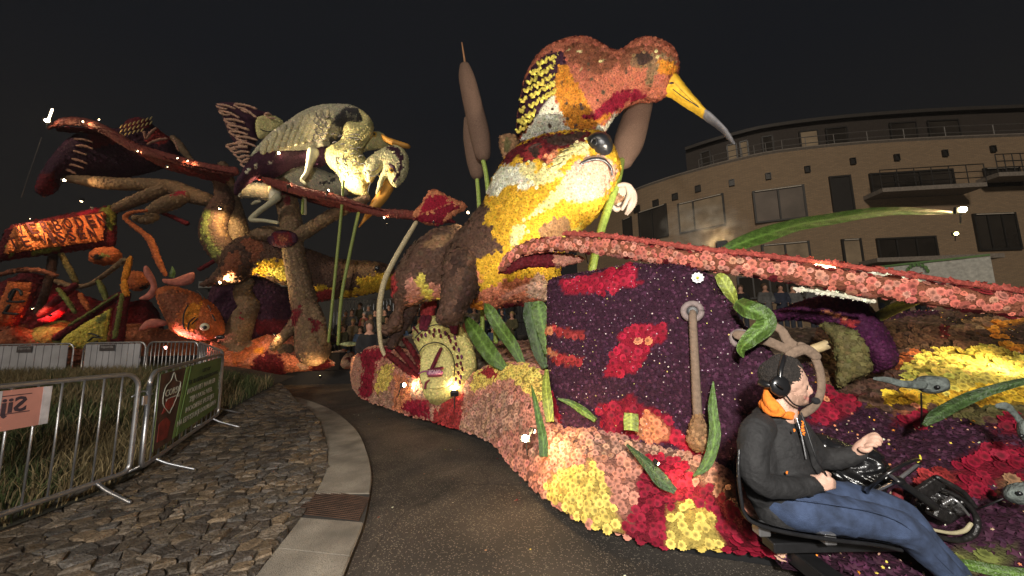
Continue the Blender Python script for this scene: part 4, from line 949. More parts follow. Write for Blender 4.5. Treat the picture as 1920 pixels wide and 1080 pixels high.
a = bloom(p[k], nr[k], c[k], .020, 2, tilt=.55, jit=.35); link('flowers', mesh_np('flowers', *a), PET, btm, kind='stuff')
p2, nr2 = scatter(V, Fc, .062, maxn=9000); c2 = lookup(p2, order_reg, 'purple', 2); k2 = (c2 @ np.array([1, 1, 1])) >= .15
a = bloom(p2[k2], nr2[k2], c2[k2], .041, 0, tilt=.25); link('flowers', mesh_np('flowers', *a), PET, btm, kind='stuff')
ks = rng.choice(len(p), 1500, replace=False); cs = np.array([(.55, .45, .5), (.7, .6, .55), (.4, .25, .4), (.7, .6, .2)])[rng.integers(0, 4, len(ks))]
a = bloom(p[ks] + nr[ks] * .014, nr[ks], cs, rng.uniform(.003, .0075, len(ks)), 2, tilt=.4); link('stamens', mesh_np('stamens', *a), PET, btm, kind='stuff')
LACE = mat('felt_lace', (.20, .14, .10), rough=.95, var=.2, scale=40, bump=.4)
def eyelet(parent, x, y, Y, r, col):
    pl = facing(x, y, Y); c = P(x, y, Y); u = np.cross([0, 0, 1], pl.n); v = np.cross(pl.n, u); rr = r * Y / F
    pts = [(*(c + rr * .72 * (u * math.cos(a) + v * math.sin(a))), rr * .27) for a in np.linspace(0, 2 * math.pi, 19)]
    o = link('eyelet', meshf('eyelet', *tube(pts, 8, 1, raw=True, caps=False)), col, parent, smooth=True)
    R = np.stack([u, v, pl.n], 1); link('hole', meshf('hole', *ball(c - pl.n * .01, rr * .62, 12, 6, (1, 1, .2), R)), BLK, o)
EY = mat('dusty_eyelet', (.23, .18, .17), rough=.8, var=.2, scale=30, bump=.3)
eyelet(bt, 1298, 584, 3.02, 21, EY); eyelet(bt, 1388, 635, 2.85, 19, EY)
painted(bt, 'lace', tube([(1299, 586, 3.0, 6), (1299, 600, 2.96, 7), (1303, 680, 2.95, 7.5), (1306, 740, 2.93, 8), (1309, 790, 2.90, 8)], 8), 'warmgrey', LACE)
flowered(bt, 'lace_tip', tube([(1309, 783, 2.90, 9), (1309, 800, 2.90, 15), (1309, 826, 2.90, 19)], 10), [], 'tan', s=.03, kind=2)
for pts in ([(1384, 628, 2.80, 9), (1405, 632, 2.76, 9), (1440, 640, 2.74, 9), (1475, 655, 2.72, 9), (1495, 660, 2.72, 9)], [(1450, 610, 2.78, 8), (1466, 620, 2.74, 8), (1478, 640, 2.72, 9), (1500, 655, 2.7, 9)],
            [(1482, 665, 2.62, 9), (1508, 655, 2.6, 10), (1530, 668, 2.6, 9)], [(1502, 646, 2.66, 6), (1520, 660, 2.62, 7), (1536, 690, 2.6, 7), (1540, 730, 2.6, 7), (1528, 760, 2.6, 7), (1508, 775, 2.6, 7)]):
    painted(bt, 'lace', tube(pts, 10, flat=.5), 'warmgrey', LACE)
flowered(bt, 'loop_patch', inflate(B_(905, 345, 925, 310, 965, 305, 1000, 330, 1010, 380, 1028, 420, 1020, 450, 985, 465, 955, 440, 950, 395, 915, 385), facing(1240, 525, 3.42), .05, 8, res=3), [(B_(950, 380, 1040, 370, 1040, 480, 950, 470), 'moss')], 'tan', s=.03, kind=2)
# white daisy pinned by the boot edge
da = thing('daisy', 'single white daisy pinned at the top edge of purple boot', 'flower', P(1308, 521, 3.05))
a = bloom(P(1308, 521, 3.02)[None], np.array([[-.3, -.9, .2]]), np.array([[.8, .8, .74]]), .045, 0, tilt=.02, jit=0, cdark=.8); link('petals', mesh_np('petals', *a), PET, da); link('heart', meshf('heart', *ball(P(1308, 521, 2.995), .012, 8, 6)), mat('daisy_heart', (.5, .5, .04)), da)
# toe and tongue hump to the right
tg = flowered(bt, 'tongue', inflate(D_(320, 290, 420, 260, 520, 220, 680, 175, 820, 170, 920, 195, 1000, 290, 1060, 370, 1120, 480, 1140, 560, 1120, 620, 1040, 650, 985, 660, 960, 600, 900, 520, 820, 440, 740, 400, 640, 360, 500, 330, 400, 340, 340, 345), facing(1600, 620, 3.5), .22, 30, res=6, back=1.2),
         [(D_(600, 270, 700, 270, 780, 300, 830, 330, 870, 350, 820, 350, 740, 300), 'coral'), (D_(780, 320, 900, 340, 850, 380, 780, 350), 'rose')], 'violet', s=.034, kind=2)
flowered(bt, 'moss_patch', inflate(D_(660, 350, 760, 360, 860, 400, 930, 470, 960, 560, 975, 640, 900, 690, 860, 700, 790, 745, 750, 710, 760, 620, 750, 540, 720, 450, 670, 390), facing(1600, 660, 3.28), .05, 12, res=5), [], (.0, .0, .0) and 'olive' or 'moss', s=.035, kind=2, shag=1.4)
painted(bt, 'stick', tube([(1525, 655, 3.55, 9), (1562, 642, 3.5, 9)], 10), (.62, .48, .26))
# ================================================================ LONG PINK-RIMMED LILY LEAF crossing in front
ll = thing('lily_pad', 'long pink dahlia-rimmed lily pad seen edge on above the boot', 'lily pad', P(1300, 480, 3.3))
rim = [(940, 505, 4.15, 4.7), (952, 488, 4.12, 7.7), (975, 470, 4.1, 10.7), (1010, 460, 4.05, 12.6), (1060, 458, 3.95, 13.5), (1130, 463, 3.75, 14.3), (1200, 473, 3.55, 15.0), (1300, 488, 3.3, 15.6), (1400, 500, 3.1, 16.3), (1500, 514, 2.93, 18.0), (1600, 530, 2.8, 19.7), (1700, 545, 2.68, 20.4), (1800, 560, 2.6, 20.2), (1920, 576, 2.5, 19.9), (2010, 586, 2.45, 19.8)]
ZR = [(q('p', 1380, 540, 1500, 548, 1700, 585, 1900, 610, 1900, 640, 1600, 620, 1380, 560), 'rose')]
V, Fc = tube(rim, 12, 8, flat=.55)
o = link('rim', meshf('rim', V, Fc, np.array(C['salmon']) * .35), BASE, ll, smooth=True)
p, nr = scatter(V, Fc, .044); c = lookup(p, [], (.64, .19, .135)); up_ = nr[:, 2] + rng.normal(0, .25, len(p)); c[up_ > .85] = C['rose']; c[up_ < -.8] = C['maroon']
frx = rng.random(len(p)) < .35; c[frx] = (.66, .28, .20); a = bloom(p, nr, c, .031, 0, tilt=.16); link('flowers', mesh_np('flowers', *a), PET, o, kind='stuff')
bk = [(x, y - r * 1.5, Y + .25, 5) for x, y, Y, r in rim[4:]]
flowered(ll, 'back_rim', tube(bk, 8, 5, flat=.6), [], (.50, .10, .075), s=.045, kind=1)
g1 = [P(x, y, Y) for x, y, Y, r in rim[2:]]; padrows = [[tuple(P(x, y - r * .8, Y + .06)) for x, y, Y, r in rim[4:]], [tuple(P(x, y - r * 1.1, Y + .26)) for x, y, Y, r in rim[4:]]]
flowered(ll, 'pad', sheetw(padrows, 5, 3, .02), [], 'maroon', s=.05, kind=2)
flowered(ll, 'curled_tip', inflate(q('7', 800, 660, 830, 610, 900, 560, 1000, 530, 1120, 525, 1230, 540, 1400, 570, 1350, 610, 1200, 635, 1000, 640, 880, 680, 820, 682), facing(1000, 492, 4.2), .05, 12, res=4), [(q('7', 1180, 540, 1420, 560, 1350, 640, 1200, 640), 'pink')], 'maroon', s=.045, kind=1)
flowered(ll, 'white_backing', tube([(1490, 541, 2.94, 3), (1560, 551, 2.84, 4), (1640, 566, 2.75, 3)], 6, flat=.4), [], 'white', s=.03, kind=2)
flowered(ll, 'white_backing', tube([(1630, 513, 2.80, 3), (1680, 521, 2.72, 4), (1720, 528, 2.68, 3)], 6, flat=.4), [], 'white', s=.03, kind=2)
# ================================================================ THE OTTER rearing up
S6 = lambda *v: q('6', *v); S7 = lambda *v: q('7', *v)
ot = thing('otter_sculpture', 'giant yellow-chested otter of flowers rearing up and frowning', 'sculpture', P(1000, 560, 5.6))
body = S6(262, 770, 300, 722, 380, 672, 500, 628, 640, 602, 760, 600, 860, 612, 915, 680, 945, 740, 965, 800, 950, 870) + S7(1550, 200, 1490, 280, 1400, 365, 1330, 432, 1260, 520, 1235, 620, 1225, 720, 1140, 870, 1000, 900, 860, 915, 740, 935, 600, 915, 480, 860, 410, 760, 405, 640, 430, 540, 500, 420, 600, 300, 640, 250, 700, 190, 722, 110) + S6(170, 950, 200, 880, 235, 820)
ot_reg = [
    (S7(700, 190, 735, 250, 690, 330, 755, 350, 765, 450, 830, 465, 840, 500, 640, 580, 640, 830, 500, 900, 380, 900, 380, 500, 640, 150), 'brown'),
    (S7(460, 540, 500, 560, 610, 510, 560, 640, 470, 700), 'dbrown'), (S7(570, 640, 650, 590, 645, 860, 500, 960, 480, 860), 'dbrown'),
    (S7(640, 640, 690, 700, 680, 780, 640, 720), 'coral'), (S7(560, 940, 680, 800, 870, 720, 1000, 700, 1130, 720, 1150, 860, 1000, 920, 740, 945), 'salmon'),
    (S7(1000, 750, 1100, 660, 1150, 730, 1150, 860, 1000, 850), 'peach'), (S7(800, 850, 1000, 730, 990, 800, 850, 870), 'pink'), (S7(680, 640, 1000, 600, 1080, 650, 1000, 700, 850, 720, 700, 790), 'yellow'),
    (S7(780, 930, 860, 890, 980, 870, 970, 930, 800, 950), 'maroon'), (S7(1080, 660, 1240, 640, 1240, 800, 1120, 720), 'yellow'), (S7(540, 930, 640, 860, 700, 900, 700, 940), 'orange'),
    (S6(160, 960, 200, 870, 250, 800, 480, 780, 560, 820, 540, 880, 480, 920, 400, 930, 370, 960, 340, 900, 280, 920, 230, 980, 190, 980), 'white'),
    (S6(340, 800, 470, 770, 560, 830, 640, 840, 500, 920, 420, 900), 'cream'),
    (S6(480, 870, 600, 720, 680, 670, 760, 640, 790, 720, 700, 730, 640, 770, 560, 850), 'cream'), (S6(380, 760, 460, 780, 520, 850, 470, 860, 420, 800), 'cream'),
    (S6(470, 740, 490, 760, 500, 830, 470, 840, 455, 790), 'yellow'),
    (S6(620, 870, 640, 830, 690, 780, 760, 740, 860, 730, 920, 770, 945, 830, 900, 920, 850, 980, 760, 1010, 680, 1020, 640, 1000, 610, 930), 'peach'),
    (S7(950, 320, 1060, 240, 1160, 120, 1260, 90, 1300, 130, 1180, 200, 1080, 270, 1000, 310), 'cream'), (S6(440, 1080, 560, 980, 620, 900, 640, 970, 560, 1040, 480, 1080), 'cream'),
    (S7(880, 500, 890, 400, 910, 345, 960, 330, 1000, 400, 950, 440, 900, 520), 'cream'), (S7(1070, 430, 1090, 360, 1180, 295, 1270, 285, 1310, 320, 1290, 400, 1220, 445, 1090, 450), 'tan'),
    (S7(1220, 440, 1330, 360, 1390, 330, 1330, 430, 1260, 460), 'lemon'),
    (S6(250, 790, 300, 700, 500, 620, 640, 598, 800, 590, 760, 650, 600, 700, 520, 800, 480, 760, 380, 775, 280, 790), 'maroon'),
    (S6(500, 630, 700, 600, 760, 605, 700, 660, 560, 680), 'dbrown'), (S6(380, 720, 420, 670, 500, 660, 520, 720, 450, 770, 400, 760), 'rose'), (S6(410, 710, 440, 680, 490, 680, 490, 730, 440, 745), 'dbrown'),
    (S6(320, 770, 340, 740, 370, 740, 380, 775), 'yellow'), (S6(510, 740, 570, 700, 620, 690, 560, 760, 520, 790), 'coral'),
    (S6(860, 710, 915, 700, 950, 745, 955, 790, 930, 780, 900, 740), 'yellow')]
flowered(ot, 'body', inflate(body, facing(1000, 450, 5.6), .62, 95, res=6, blur=6, smooth=3), ot_reg, (.72, .42, .03), s=.050, kind=0)
flowered(ot, 'front_leg', inflate(S7(440, 560, 520, 500, 600, 500, 650, 560, 660, 680, 660, 800, 600, 900, 570, 960, 530, 1020, 470, 1045, 380, 1035, 365, 1000, 390, 900, 400, 760, 410, 640), facing(860, 560, 5.15), .22, 28, res=5), [(S7(470, 560, 600, 510, 560, 620, 470, 720), 'dbrown'), (S7(590, 600, 680, 600, 660, 860, 540, 960, 470, 960, 560, 720), 'dbrown')], 'brown', s=.07, kind=1)
flowered(ot, 'hindquarters', inflate(S7(520, 345, 420, 352, 340, 380, 260, 430, 180, 500, 120, 600, 60, 700, 45, 800, 70, 900, 60, 960, -20, 1080, 20, 1110, 120, 1060, 140, 920, 230, 900, 300, 870, 400, 860, 520, 850, 560, 600, 560, 400), facing(800, 480, 6.1), .45, 50, res=6, blur=5),
         [(S7(160, 680, 230, 740, 300, 840, 210, 900, 180, 960, 220, 1040, 180, 1000, 150, 880), 'pink'), (S7(210, 700, 250, 690, 300, 770, 340, 850, 400, 860, 300, 870, 250, 800), 'lemon'), (S7(300, 760, 420, 740, 410, 860, 330, 850), 'pink'), (S7(40, 700, 80, 650, 90, 800, 50, 860), 'rose'), (S7(250, 480, 400, 400, 500, 380, 480, 440, 350, 520), 'tan')], 'brown', s=.075, kind=1)
flowered(ot, 'hind_leg', tube([(770, 540, 6.3, 26), (765, 580, 6.3, 18), (750, 615, 6.2, 12), (735, 645, 6.1, 9)], 10), [], 'dbrown', s=.07, kind=1)
flowered(ot, 'hind_leg', tube([(805, 560, 6.8, 14), (800, 600, 6.8, 12), (790, 640, 6.8, 10)], 10), [], 'rose', s=.07, kind=1)
flowered(ot, 'ear', inflate(S6(240, 640, 260, 615, 300, 608, 345, 625, 360, 680, 340, 720, 280, 750, 245, 700), facing(950, 275, 5.7), .12, 14, res=4), [(S6(260, 650, 300, 630, 310, 700, 280, 720), 'olive')], 'tan', s=.06, kind=2)
NOSE = mat('glossy_black_nose', (.012, .013, .016), rough=.34, var=.4, scale=5, bump=.6, bscale=9, spec=.7)
V, Fc = inflate(S6(758, 660, 765, 630, 800, 606, 850, 600, 895, 615, 915, 650, 918, 690, 900, 725, 850, 735, 800, 722, 770, 695), facing(1125, 270, 5.02), .19, 26, res=3, blur=3); nz = painted(ot, 'nose', (V, Fc), 'black', NOSE)
painted(nz, 'nostril', tube(q4('6', 785, 660, 4.88, 5, 800, 635, 4.84, 7, 820, 640, 4.83, 7, 822, 665, 4.84, 6, 805, 675, 4.86, 4), 7), 'black', NOSE)
painted(ot, 'mouth', tube(q4('6', 680, 832, 5.02, 6, 710, 800, 4.98, 9, 760, 768, 4.95, 10, 820, 755, 4.95, 11, 870, 768, 4.98, 10, 905, 805, 5.02, 9, 915, 852, 5.08, 5), 9), (.03, .025, .03), NOSE)
eye = painted(ot, 'eye', ball(P(*S6(460, 712)[0], 5.12), .045, 12, 8), (.02, .01, .008), NOSE)
painted(ot, 'eyelid', tube(q4('6', 405, 740, 5.2, 8, 420, 700, 5.13, 11, 470, 672, 5.11, 12, 520, 680, 5.15, 9), 8), (.06, .03, .025), BASE)
for a_, b_ in (((600, 710), (700, 680)), ((570, 735), (660, 700)), ((550, 760), (660, 735)), ((520, 820), (665, 765)), ((600, 680), (690, 668))):
    A_, B2 = S6(*a_)[0], S6(*b_)[0]; painted(ot, 'whisker', tube([(*B2, 5.0, .7), ((A_[0] + B2[0]) / 2, (A_[1] + B2[1]) / 2 - 2, 4.92, .7), (*A_, 4.86, .5)], 5, 3), 'black', BLK)
# paw reaching round the reed
PALEP = mat('pale_paw', (.42, .33, .27), rough=.7, var=.2, scale=8, bump=.4, bscale=30)
pw = flowered(ot, 'forearm', tube(q4('7', 1500, 200, 5.6, 50, 1590, 170, 5.6, 45, 1640, 160, 5.6, 42), 10), [], 'tan', s=.06, kind=2)
V, Fc = inflate(S7(1600, 120, 1620, 70, 1680, 55, 1710, 75, 1700, 150, 1650, 230, 1610, 220), facing(1165, 370, 5.62), .11, 12, res=3); painted(ot, 'paw', (V, Fc), 'grey', PALEP)
for f_ in ([(1640, 65, 12), (1690, 62, 14), (1712, 120, 14), (1690, 180, 13), (1665, 230, 10)], [(1680, 58, 13), (1720, 80, 15), (1735, 150, 15), (1715, 210, 13), (1690, 262, 8)], [(1700, 68, 12), (1742, 110, 14), (1752, 170, 14), (1735, 220, 11), (1700, 270, 5)], [(1640, 230, 12), (1620, 235, 14), (1600, 215, 12)]):
    painted(ot, 'finger', tube([(720 + a / 3.725, 330 + b / 3.725, 5.5, r / 3.725 * 1.3) for a, b, r in f_], 8), 'grey', PALEP)
# ================================================================ THE SNIPE on its back
bd = thing('snipe_sculpture', 'rust and yellow flower bird with long curved bill above the otter', 'sculpture', P(1060, 240, 5.7))
bb = S6(345, 620, 350, 520, 365, 440, 385, 320, 420, 240, 470, 170, 540, 120, 620, 90, 710, 72, 800, 85, 870, 120, 935, 160, 985, 115, 1050, 85, 1130, 80, 1210, 105, 1280, 150, 1310, 200, 1305, 260, 1260, 330, 1240, 375, 1180, 392, 1140, 385, 1060, 400, 990, 440, 945, 480, 890, 560, 860, 600, 700, 606, 600, 612, 480, 640, 400, 665, 360, 640)
bd_reg = [(S6(345, 620, 350, 500, 390, 300, 440, 200, 540, 120, 620, 120, 640, 180, 590, 330, 540, 400, 360, 625), 'purple'),
          (S6(600, 190, 640, 190, 700, 300, 760, 400, 800, 490, 920, 480, 860, 540, 740, 600, 660, 590, 620, 500, 580, 400, 565, 340), 'orange'),
          (S6(360, 650, 470, 490, 560, 370, 620, 500, 650, 570, 740, 600, 860, 560, 950, 480, 890, 580, 800, 620, 500, 660), 'white'),
          (S6(740, 500, 800, 480, 860, 420, 920, 370, 980, 345, 1060, 350, 1150, 380, 1060, 400, 980, 440, 940, 470, 840, 510, 760, 530), 'crimson'),
          (S6(1020, 140, 1100, 110, 1170, 130, 1190, 200, 1170, 280, 1150, 330, 1110, 300, 1120, 210, 1030, 215), 'tan'), (S6(1050, 140, 1090, 118, 1145, 128, 1150, 175, 1110, 198, 1065, 190), 'dbrown'), (S6(620, 90, 700, 65, 820, 80, 940, 160, 930, 210, 860, 260, 780, 240, 720, 200, 660, 180), 'rust'), (S6(950, 160, 1000, 100, 1100, 75, 1200, 90, 1290, 150, 1300, 190, 1200, 150, 1100, 110, 1030, 150, 1010, 220, 960, 220), 'rust'),
          (S6(1180, 170, 1250, 160, 1310, 210, 1300, 250, 1200, 260), 'orange'), (S6(1170, 100, 1280, 150, 1300, 190, 1200, 150), 'tan')]
for i in range(26):   # short dark flecks
    x = [750, 800, 850, 790, 830, 1000, 1050, 955, 905, 690, 725, 640, 675, 620, 760, 560, 480, 540, 500, 690, 760, 1090, 880, 770, 650, 700][i]; y = [350, 400, 350, 280, 410, 240, 270, 300, 310, 440, 440, 420, 330, 300, 440, 460, 560, 540, 600, 570, 560, 330, 230, 210, 520, 540][i]
    bd_reg.append((S6(x - 4, y - 18, x + 4, y - 16, x + 8, y + 15, x - 1, y + 17), (.13, .075, .045)))
for x, y in ((850, 175), (730, 215), (720, 115), (1190, 115), (1180, 150), (640, 110)): bd_reg.append((S6(x - 22, y + 4, x + 15, y - 8, x + 22, y + 2, x - 10, y + 12), 'cream'))
flowered(bd, 'body', inflate(bb, facing(1080, 230, 5.75), .55, 60, res=5, blur=5, smooth=3), bd_reg, (.56, .17, .095), s=.046, kind=0, jit=1.0)
fx = []   # cream feather edges as raised wavy strips on the wing
for k, (x0, y0) in enumerate([(430, 245), (470, 190), (540, 160), (410, 300), (480, 250), (545, 210), (390, 350), (450, 320), (520, 280), (370, 410), (430, 380), (500, 340), (365, 470), (420, 440), (480, 400), (355, 530), (400, 500), (570, 180), (575, 250), (550, 310), (380, 545), (525, 375), (345, 590)]):
    w = [(x0 + 9 * i * 1.5, y0 - 6 * i * 1.2 + (14 if i % 2 else -6)) for i in range(5)]
    yy = 5.28 + max(0, (430 - x0)) * .0035
    V, Fc = tube([(860 + a / 3.176, 60 + b / 3.176, yy, 3.0) for a, b in w], 6, 3, flat=.6); fx.append((V, Fc))
flowered(bd, 'feather_edge', join(fx), [], 'lemon', s=.045, kind=2)
BILL = mat('yellow_bill', (.78, .50, .03), rough=.5, var=.08, scale=3, bump=.1)
bill = flowered(bd, 'bill', inflate(S6(1145, 350, 1170, 290, 1200, 262, 1270, 245, 1310, 262, 1370, 340, 1430, 410, 1475, 460, 1540, 515, 1600, 580, 1640, 645, 1648, 675, 1610, 650, 1560, 595, 1480, 535, 1400, 480, 1320, 430, 1250, 385, 1180, 375), facing(1290, 170, 5.32), .17, 16, res=3, blur=3),
    [(S6(1450, 505, 1462, 475, 1480, 440, 1560, 480, 1700, 640, 1680, 700, 1600, 690, 1480, 560), (.25, .245, .26))], 'yellow', paint=True)
painted(bill, 'bill_line', tube(q4('6', 1275, 340, 5.13, 2, 1340, 390, 5.14, 3, 1420, 440, 5.15, 3.5, 1500, 500, 5.16, 4, 1590, 590, 5.19, 3), 6), 'black', BLK)
painted(bill, 'nostril', ball(P(*S6(1268, 304)[0], 5.13), .03, 8, 6, (1.3, .5, .6)), 'dbrown')
e_ = painted(bd, 'eye', ball(P(*S6(1100, 165)[0], 5.22), .055, 12, 8), (.01, .008, .006), NOSE); painted(e_, 'glint', ball(P(*S6(1107, 160)[0], 5.165), .008, 6, 5), 'white')
# ================================================================ BULRUSHES
CAT = attr_mat('bulrush_head', rough=.95, var=.25, scale=60, bump=.8, bscale=120)
def bulrush(label, head, stem, spike=None, hc=(.17, .105, .075)):
    t = thing('bulrush', label, 'bulrush', P(*stem[-1][:3]), 'bulrushes round the otter')
    painted(t, 'seed_head', tube(head, 14, 6), hc, CAT)
    painted(t, 'stem', tube(stem, 8, 5), (.24, .33, .06), LEAF)
    if spike: painted(t, 'spike', tube(spike, 6, 3), (.30, .15, .07))
bulrush('tall brown bulrush with a thin spike left of the bird', [(872, 128, 6.0, 12), (876, 150, 6.0, 17), (890, 210, 6.0, 19.5), (900, 255, 6.0, 20), (905, 288, 6.0, 16)], [(903, 290, 6, 4.5), (912, 330, 6.0, 4.5), (918, 400, 6.0, 4.5), (925, 520, 6.0, 4.5), (930, 640, 6.0, 4.5)], [(866, 80, 6, 1.2), (873, 125, 6, 2.5)])
bulrush('shorter bulrush half hidden behind the tall spiked one', [(877, 225, 6.4, 8), (882, 260, 6.4, 14), (890, 300, 6.4, 16), (894, 325, 6.4, 13)], [(894, 330, 6.4, 4), (898, 380, 6.4, 4), (903, 500, 6.4, 4), (905, 640, 6.4, 4)])
bulrush('thick brown bulrush behind the bird throat in the otter grip', [(1210, 150, 6.1, 14), (1203, 180, 6.1, 24), (1190, 230, 6.1, 28), (1178, 270, 6.1, 29), (1170, 298, 6.1, 20)], [(1166, 300, 6.0, 6), (1158, 340, 5.6, 7), (1142, 385, 5.45, 8), (1125, 440, 5.3, 8), (1110, 505, 5.2, 8), (1090, 600, 5.2, 8)])
# ================================================================ THE TIPPED CAN / CROWN CAP WITH THE RED L
cn = thing('beer_can', 'squashed yellow and purple flower-covered can with a big letter L', 'can', P(825, 660, 6.3))
Q8 = lambda *v: q('8', *v)
cpl = Plane([(800, 650, 6.3), (870, 650, 6.25), (830, 600, 6.6)])
cnr = [(Q8(510, 140, 570, 120, 580, 190, 520, 210), 'maroon'), (Q8(690, 150, 740, 170, 750, 260, 700, 240), 'maroon'), (Q8(470, 290, 520, 250, 540, 270, 480, 320), 'maroon'),
       (Q8(520, 270, 560, 215, 640, 195, 700, 215, 740, 280, 720, 290, 680, 240, 620, 225, 560, 250, 530, 290), 'purple'), (Q8(740, 300, 790, 420, 800, 480, 760, 560, 740, 480, 730, 380), 'rose'), (Q8(600, 590, 760, 480, 780, 560, 720, 620, 600, 620), 'orange')]
flowered(cn, 'side', inflate(Q8(450, 230, 500, 150, 600, 108, 700, 130, 770, 190, 830, 300, 850, 420, 800, 520, 760, 590, 600, 640, 520, 600, 520, 440, 490, 330), cpl, .10, 8, res=4, back=5), [], (.62, .55, .20), s=.04, kind=2, jit=1)
MRN = (.13, .012, .03); VIO = (.20, .05, .14)
fpl = Plane([(800, 650, 6.16), (870, 650, 6.11), (830, 600, 6.46)])
flowered(cn, 'face', inflate(Q8(500, 440, 510, 340, 560, 300, 620, 293, 690, 345, 715, 430, 705, 520, 640, 565, 560, 570, 500, 520), fpl, .03, 5, res=3), [], (.74, .66, .26), s=.035, kind=2, shag=.8)
K9 = lambda *v: [(640 + v[i] / 3.375, 560 + v[i + 1] / 3.375, v[i + 2], v[i + 3] / 3.375) for i in range(0, len(v), 4)]
flowered(cn, 'letter_stroke', tubepl(fpl, K9(638, 335, .09, 9, 612, 390, .09, 11, 590, 440, .09, 12, 572, 478, .09, 10), 8), [], MRN, s=.03, kind=2, shag=.7)
flowered(cn, 'letter_stroke', tubepl(fpl, K9(575, 470, .10, 10, 610, 466, .10, 10, 645, 458, .10, 9), 8), [], MRN, s=.03, kind=2, shag=.7)
for y_ in (472, 515): painted(cn, 'label_bar', tubepl(fpl, K9(560, y_, .12, 4, 600, y_, .12, 4, 645, y_ - 4, .12, 4), 6), MRN)
painted(cn, 'label_plate', tubepl(fpl, K9(562, 494, .105, 13, 600, 493, .105, 13, 640, 488, .105, 13), 8, flat=.4), VIO)
painted(cn, 'script_line', tubepl(fpl, K9(500, 492, .09, 4, 530, 478, .09, 5, 560, 476, .09, 4), 6), VIO); painted(cn, 'script_line', tubepl(fpl, K9(540, 585, .10, 8, 545, 555, .10, 8, 565, 535, .10, 5), 6), MRN)
painted(cn, 'face_outline', tubepl(fpl, K9(492, 345, .03, 3, 530, 305, .04, 3, 590, 287, .05, 3, 650, 300, .05, 3, 700, 355, .05, 3, 722, 430, .05, 3, 716, 500, .05, 3), 6), 'black', BLK)
painted(cn, 'band_outline', tubepl(cpl, K9(480, 275, .14, 3, 540, 222, .15, 3, 610, 198, .16, 3, 690, 215, .16, 3, 740, 265, .15, 3), 6), 'black', BLK)
for a in ((530, 150, 520, 215, 20), (565, 150, 545, 220, 20), (705, 165, 715, 235, 20), (735, 175, 730, 245, 20), (470, 205, 500, 245, 6)):
    flowered(cn, 'crown_block', tubepl(cpl, K9(a[0], a[1], .13, a[4], a[2], a[3], .14, a[4] * .8), 8), [], MRN, s=.035, kind=2, shag=.7)
for x, y in ((500, 290), (520, 265), (545, 262), (568, 240), (600, 232), (595, 262), (630, 235), (640, 268), (668, 250), (690, 275), (700, 300), (728, 280), (735, 320), (722, 345), (752, 355), (745, 400), (770, 400), (765, 440), (740, 450), (775, 475), (750, 500), (765, 525), (735, 540), (760, 560)):
    flowered(cn, 'grape_dab', tubepl(cpl, K9(x, y - 7, .15, 8, x + 2, y + 7, .15, 6), 6, 1), [], MRN if (x + y) % 3 else VIO, s=.03, kind=2, shag=.7)
place_text(cn, 'IIONIO', fpl.at(np.array(640 + 602 / 3.375), np.array(560 + 491 / 3.375)) + fpl.n * .125, (1, -.05, .02), (0, .25, 1), .10, mat('pink_print', (.62, .40, .45)), extrude=.003, fit=.18)
# ring pull spokes
for pts in ([(640, 300, 690, 480)],):
    pass
for nm, p4 in (('fallen_reed', [(300, 355, 7.6, 16), (380, 420, 7.0, 18), (470, 490, 6.6, 16)]), ('fallen_reed', [(330, 280, 7.3, 14), (420, 390, 6.9, 16), (500, 480, 6.6, 14)]), ('fallen_reed', [(400, 260, 7.2, 14), (450, 330, 6.9, 17), (500, 430, 6.6, 15)])):
    t = thing('fallen_reed', {16: 'lowest maroon fallen reed stump left of the can', 14: 'maroon fallen reed stump leaning against the can'}[int(p4[0][3])] if p4[0][0] != 400 else 'uppermost dark fallen reed stump touching the can', 'reed', P(*q3('8', *p4[0][:3])[0]))
    flowered(t, 'stalk', tube(q4('8', *[v for p_ in p4 for v in p_]), 9), [], 'maroon', s=.06, kind=2)
# lights tucked round the can
# ================================================================ LEAVES
lg = 'green water plant leaves stuck in the float'
leafthing('broad_leaf', 'broad green leaf nearest right of the can', 'leaf', q3('8', 1040, 445, 4.9, 960, 370, 5.0, 880, 260, 5.2, 820, 170, 5.4, 785, 115, 5.6), [6, 14, 15, 12, 3], group=lg)
leafthing('broad_leaf', 'second broad leaf with a brown base, further from the can', 'leaf', q3('8', 1150, 420, 4.9, 1080, 290, 5.0, 1000, 180, 5.2, 940, 80, 5.3, 910, 30, 5.4), [6, 11, 12, 11, 3], col='green', group=lg)
leafthing('broad_leaf', 'wide upright leaf touching the left edge of boot', 'leaf', q3('8', 1290, 440, 4.3, 1250, 330, 4.3, 1225, 200, 4.3, 1200, 100, 4.35, 1190, 20, 4.4), [6, 12, 15, 15, 9], col='dgreen', group=lg)
leafthing('broad_leaf', 'ribbed light green leaf standing against the boot corner', 'leaf', q3('8', 1300, 350, 4.12, 1290, 250, 4.1, 1270, 150, 4.1, 1250, 60, 4.12, 1245, 15, 4.15), [5, 11, 15, 15, 8], col='green', group=lg)
leafthing('narrow_leaf', 'drooping bright leaf low at the boot corner', 'leaf', q3('8', 1320, 780, 3.55, 1305, 650, 3.6, 1295, 540, 3.75, 1300, 450, 3.9), [7, 9, 7, 3], col='lime', group=lg)
leafthing('narrow_leaf', 'slender upright leaf crossing the bright floodlight', 'leaf', q3('8', 1280, 1000, 2.95, 1275, 880, 3.0, 1250, 760, 3.1, 1225, 640, 3.2, 1203, 550, 3.3), [8, 8, 6, 4, 1], group=lg)
leafthing('narrow_leaf', 'curved leaf lying on the purple boot side', 'leaf', q3('8', 1370, 632, 3.62, 1450, 660, 3.6, 1530, 710, 3.5, 1610, 770, 3.4), [1.5, 5, 7, 4], col='green', group=lg)
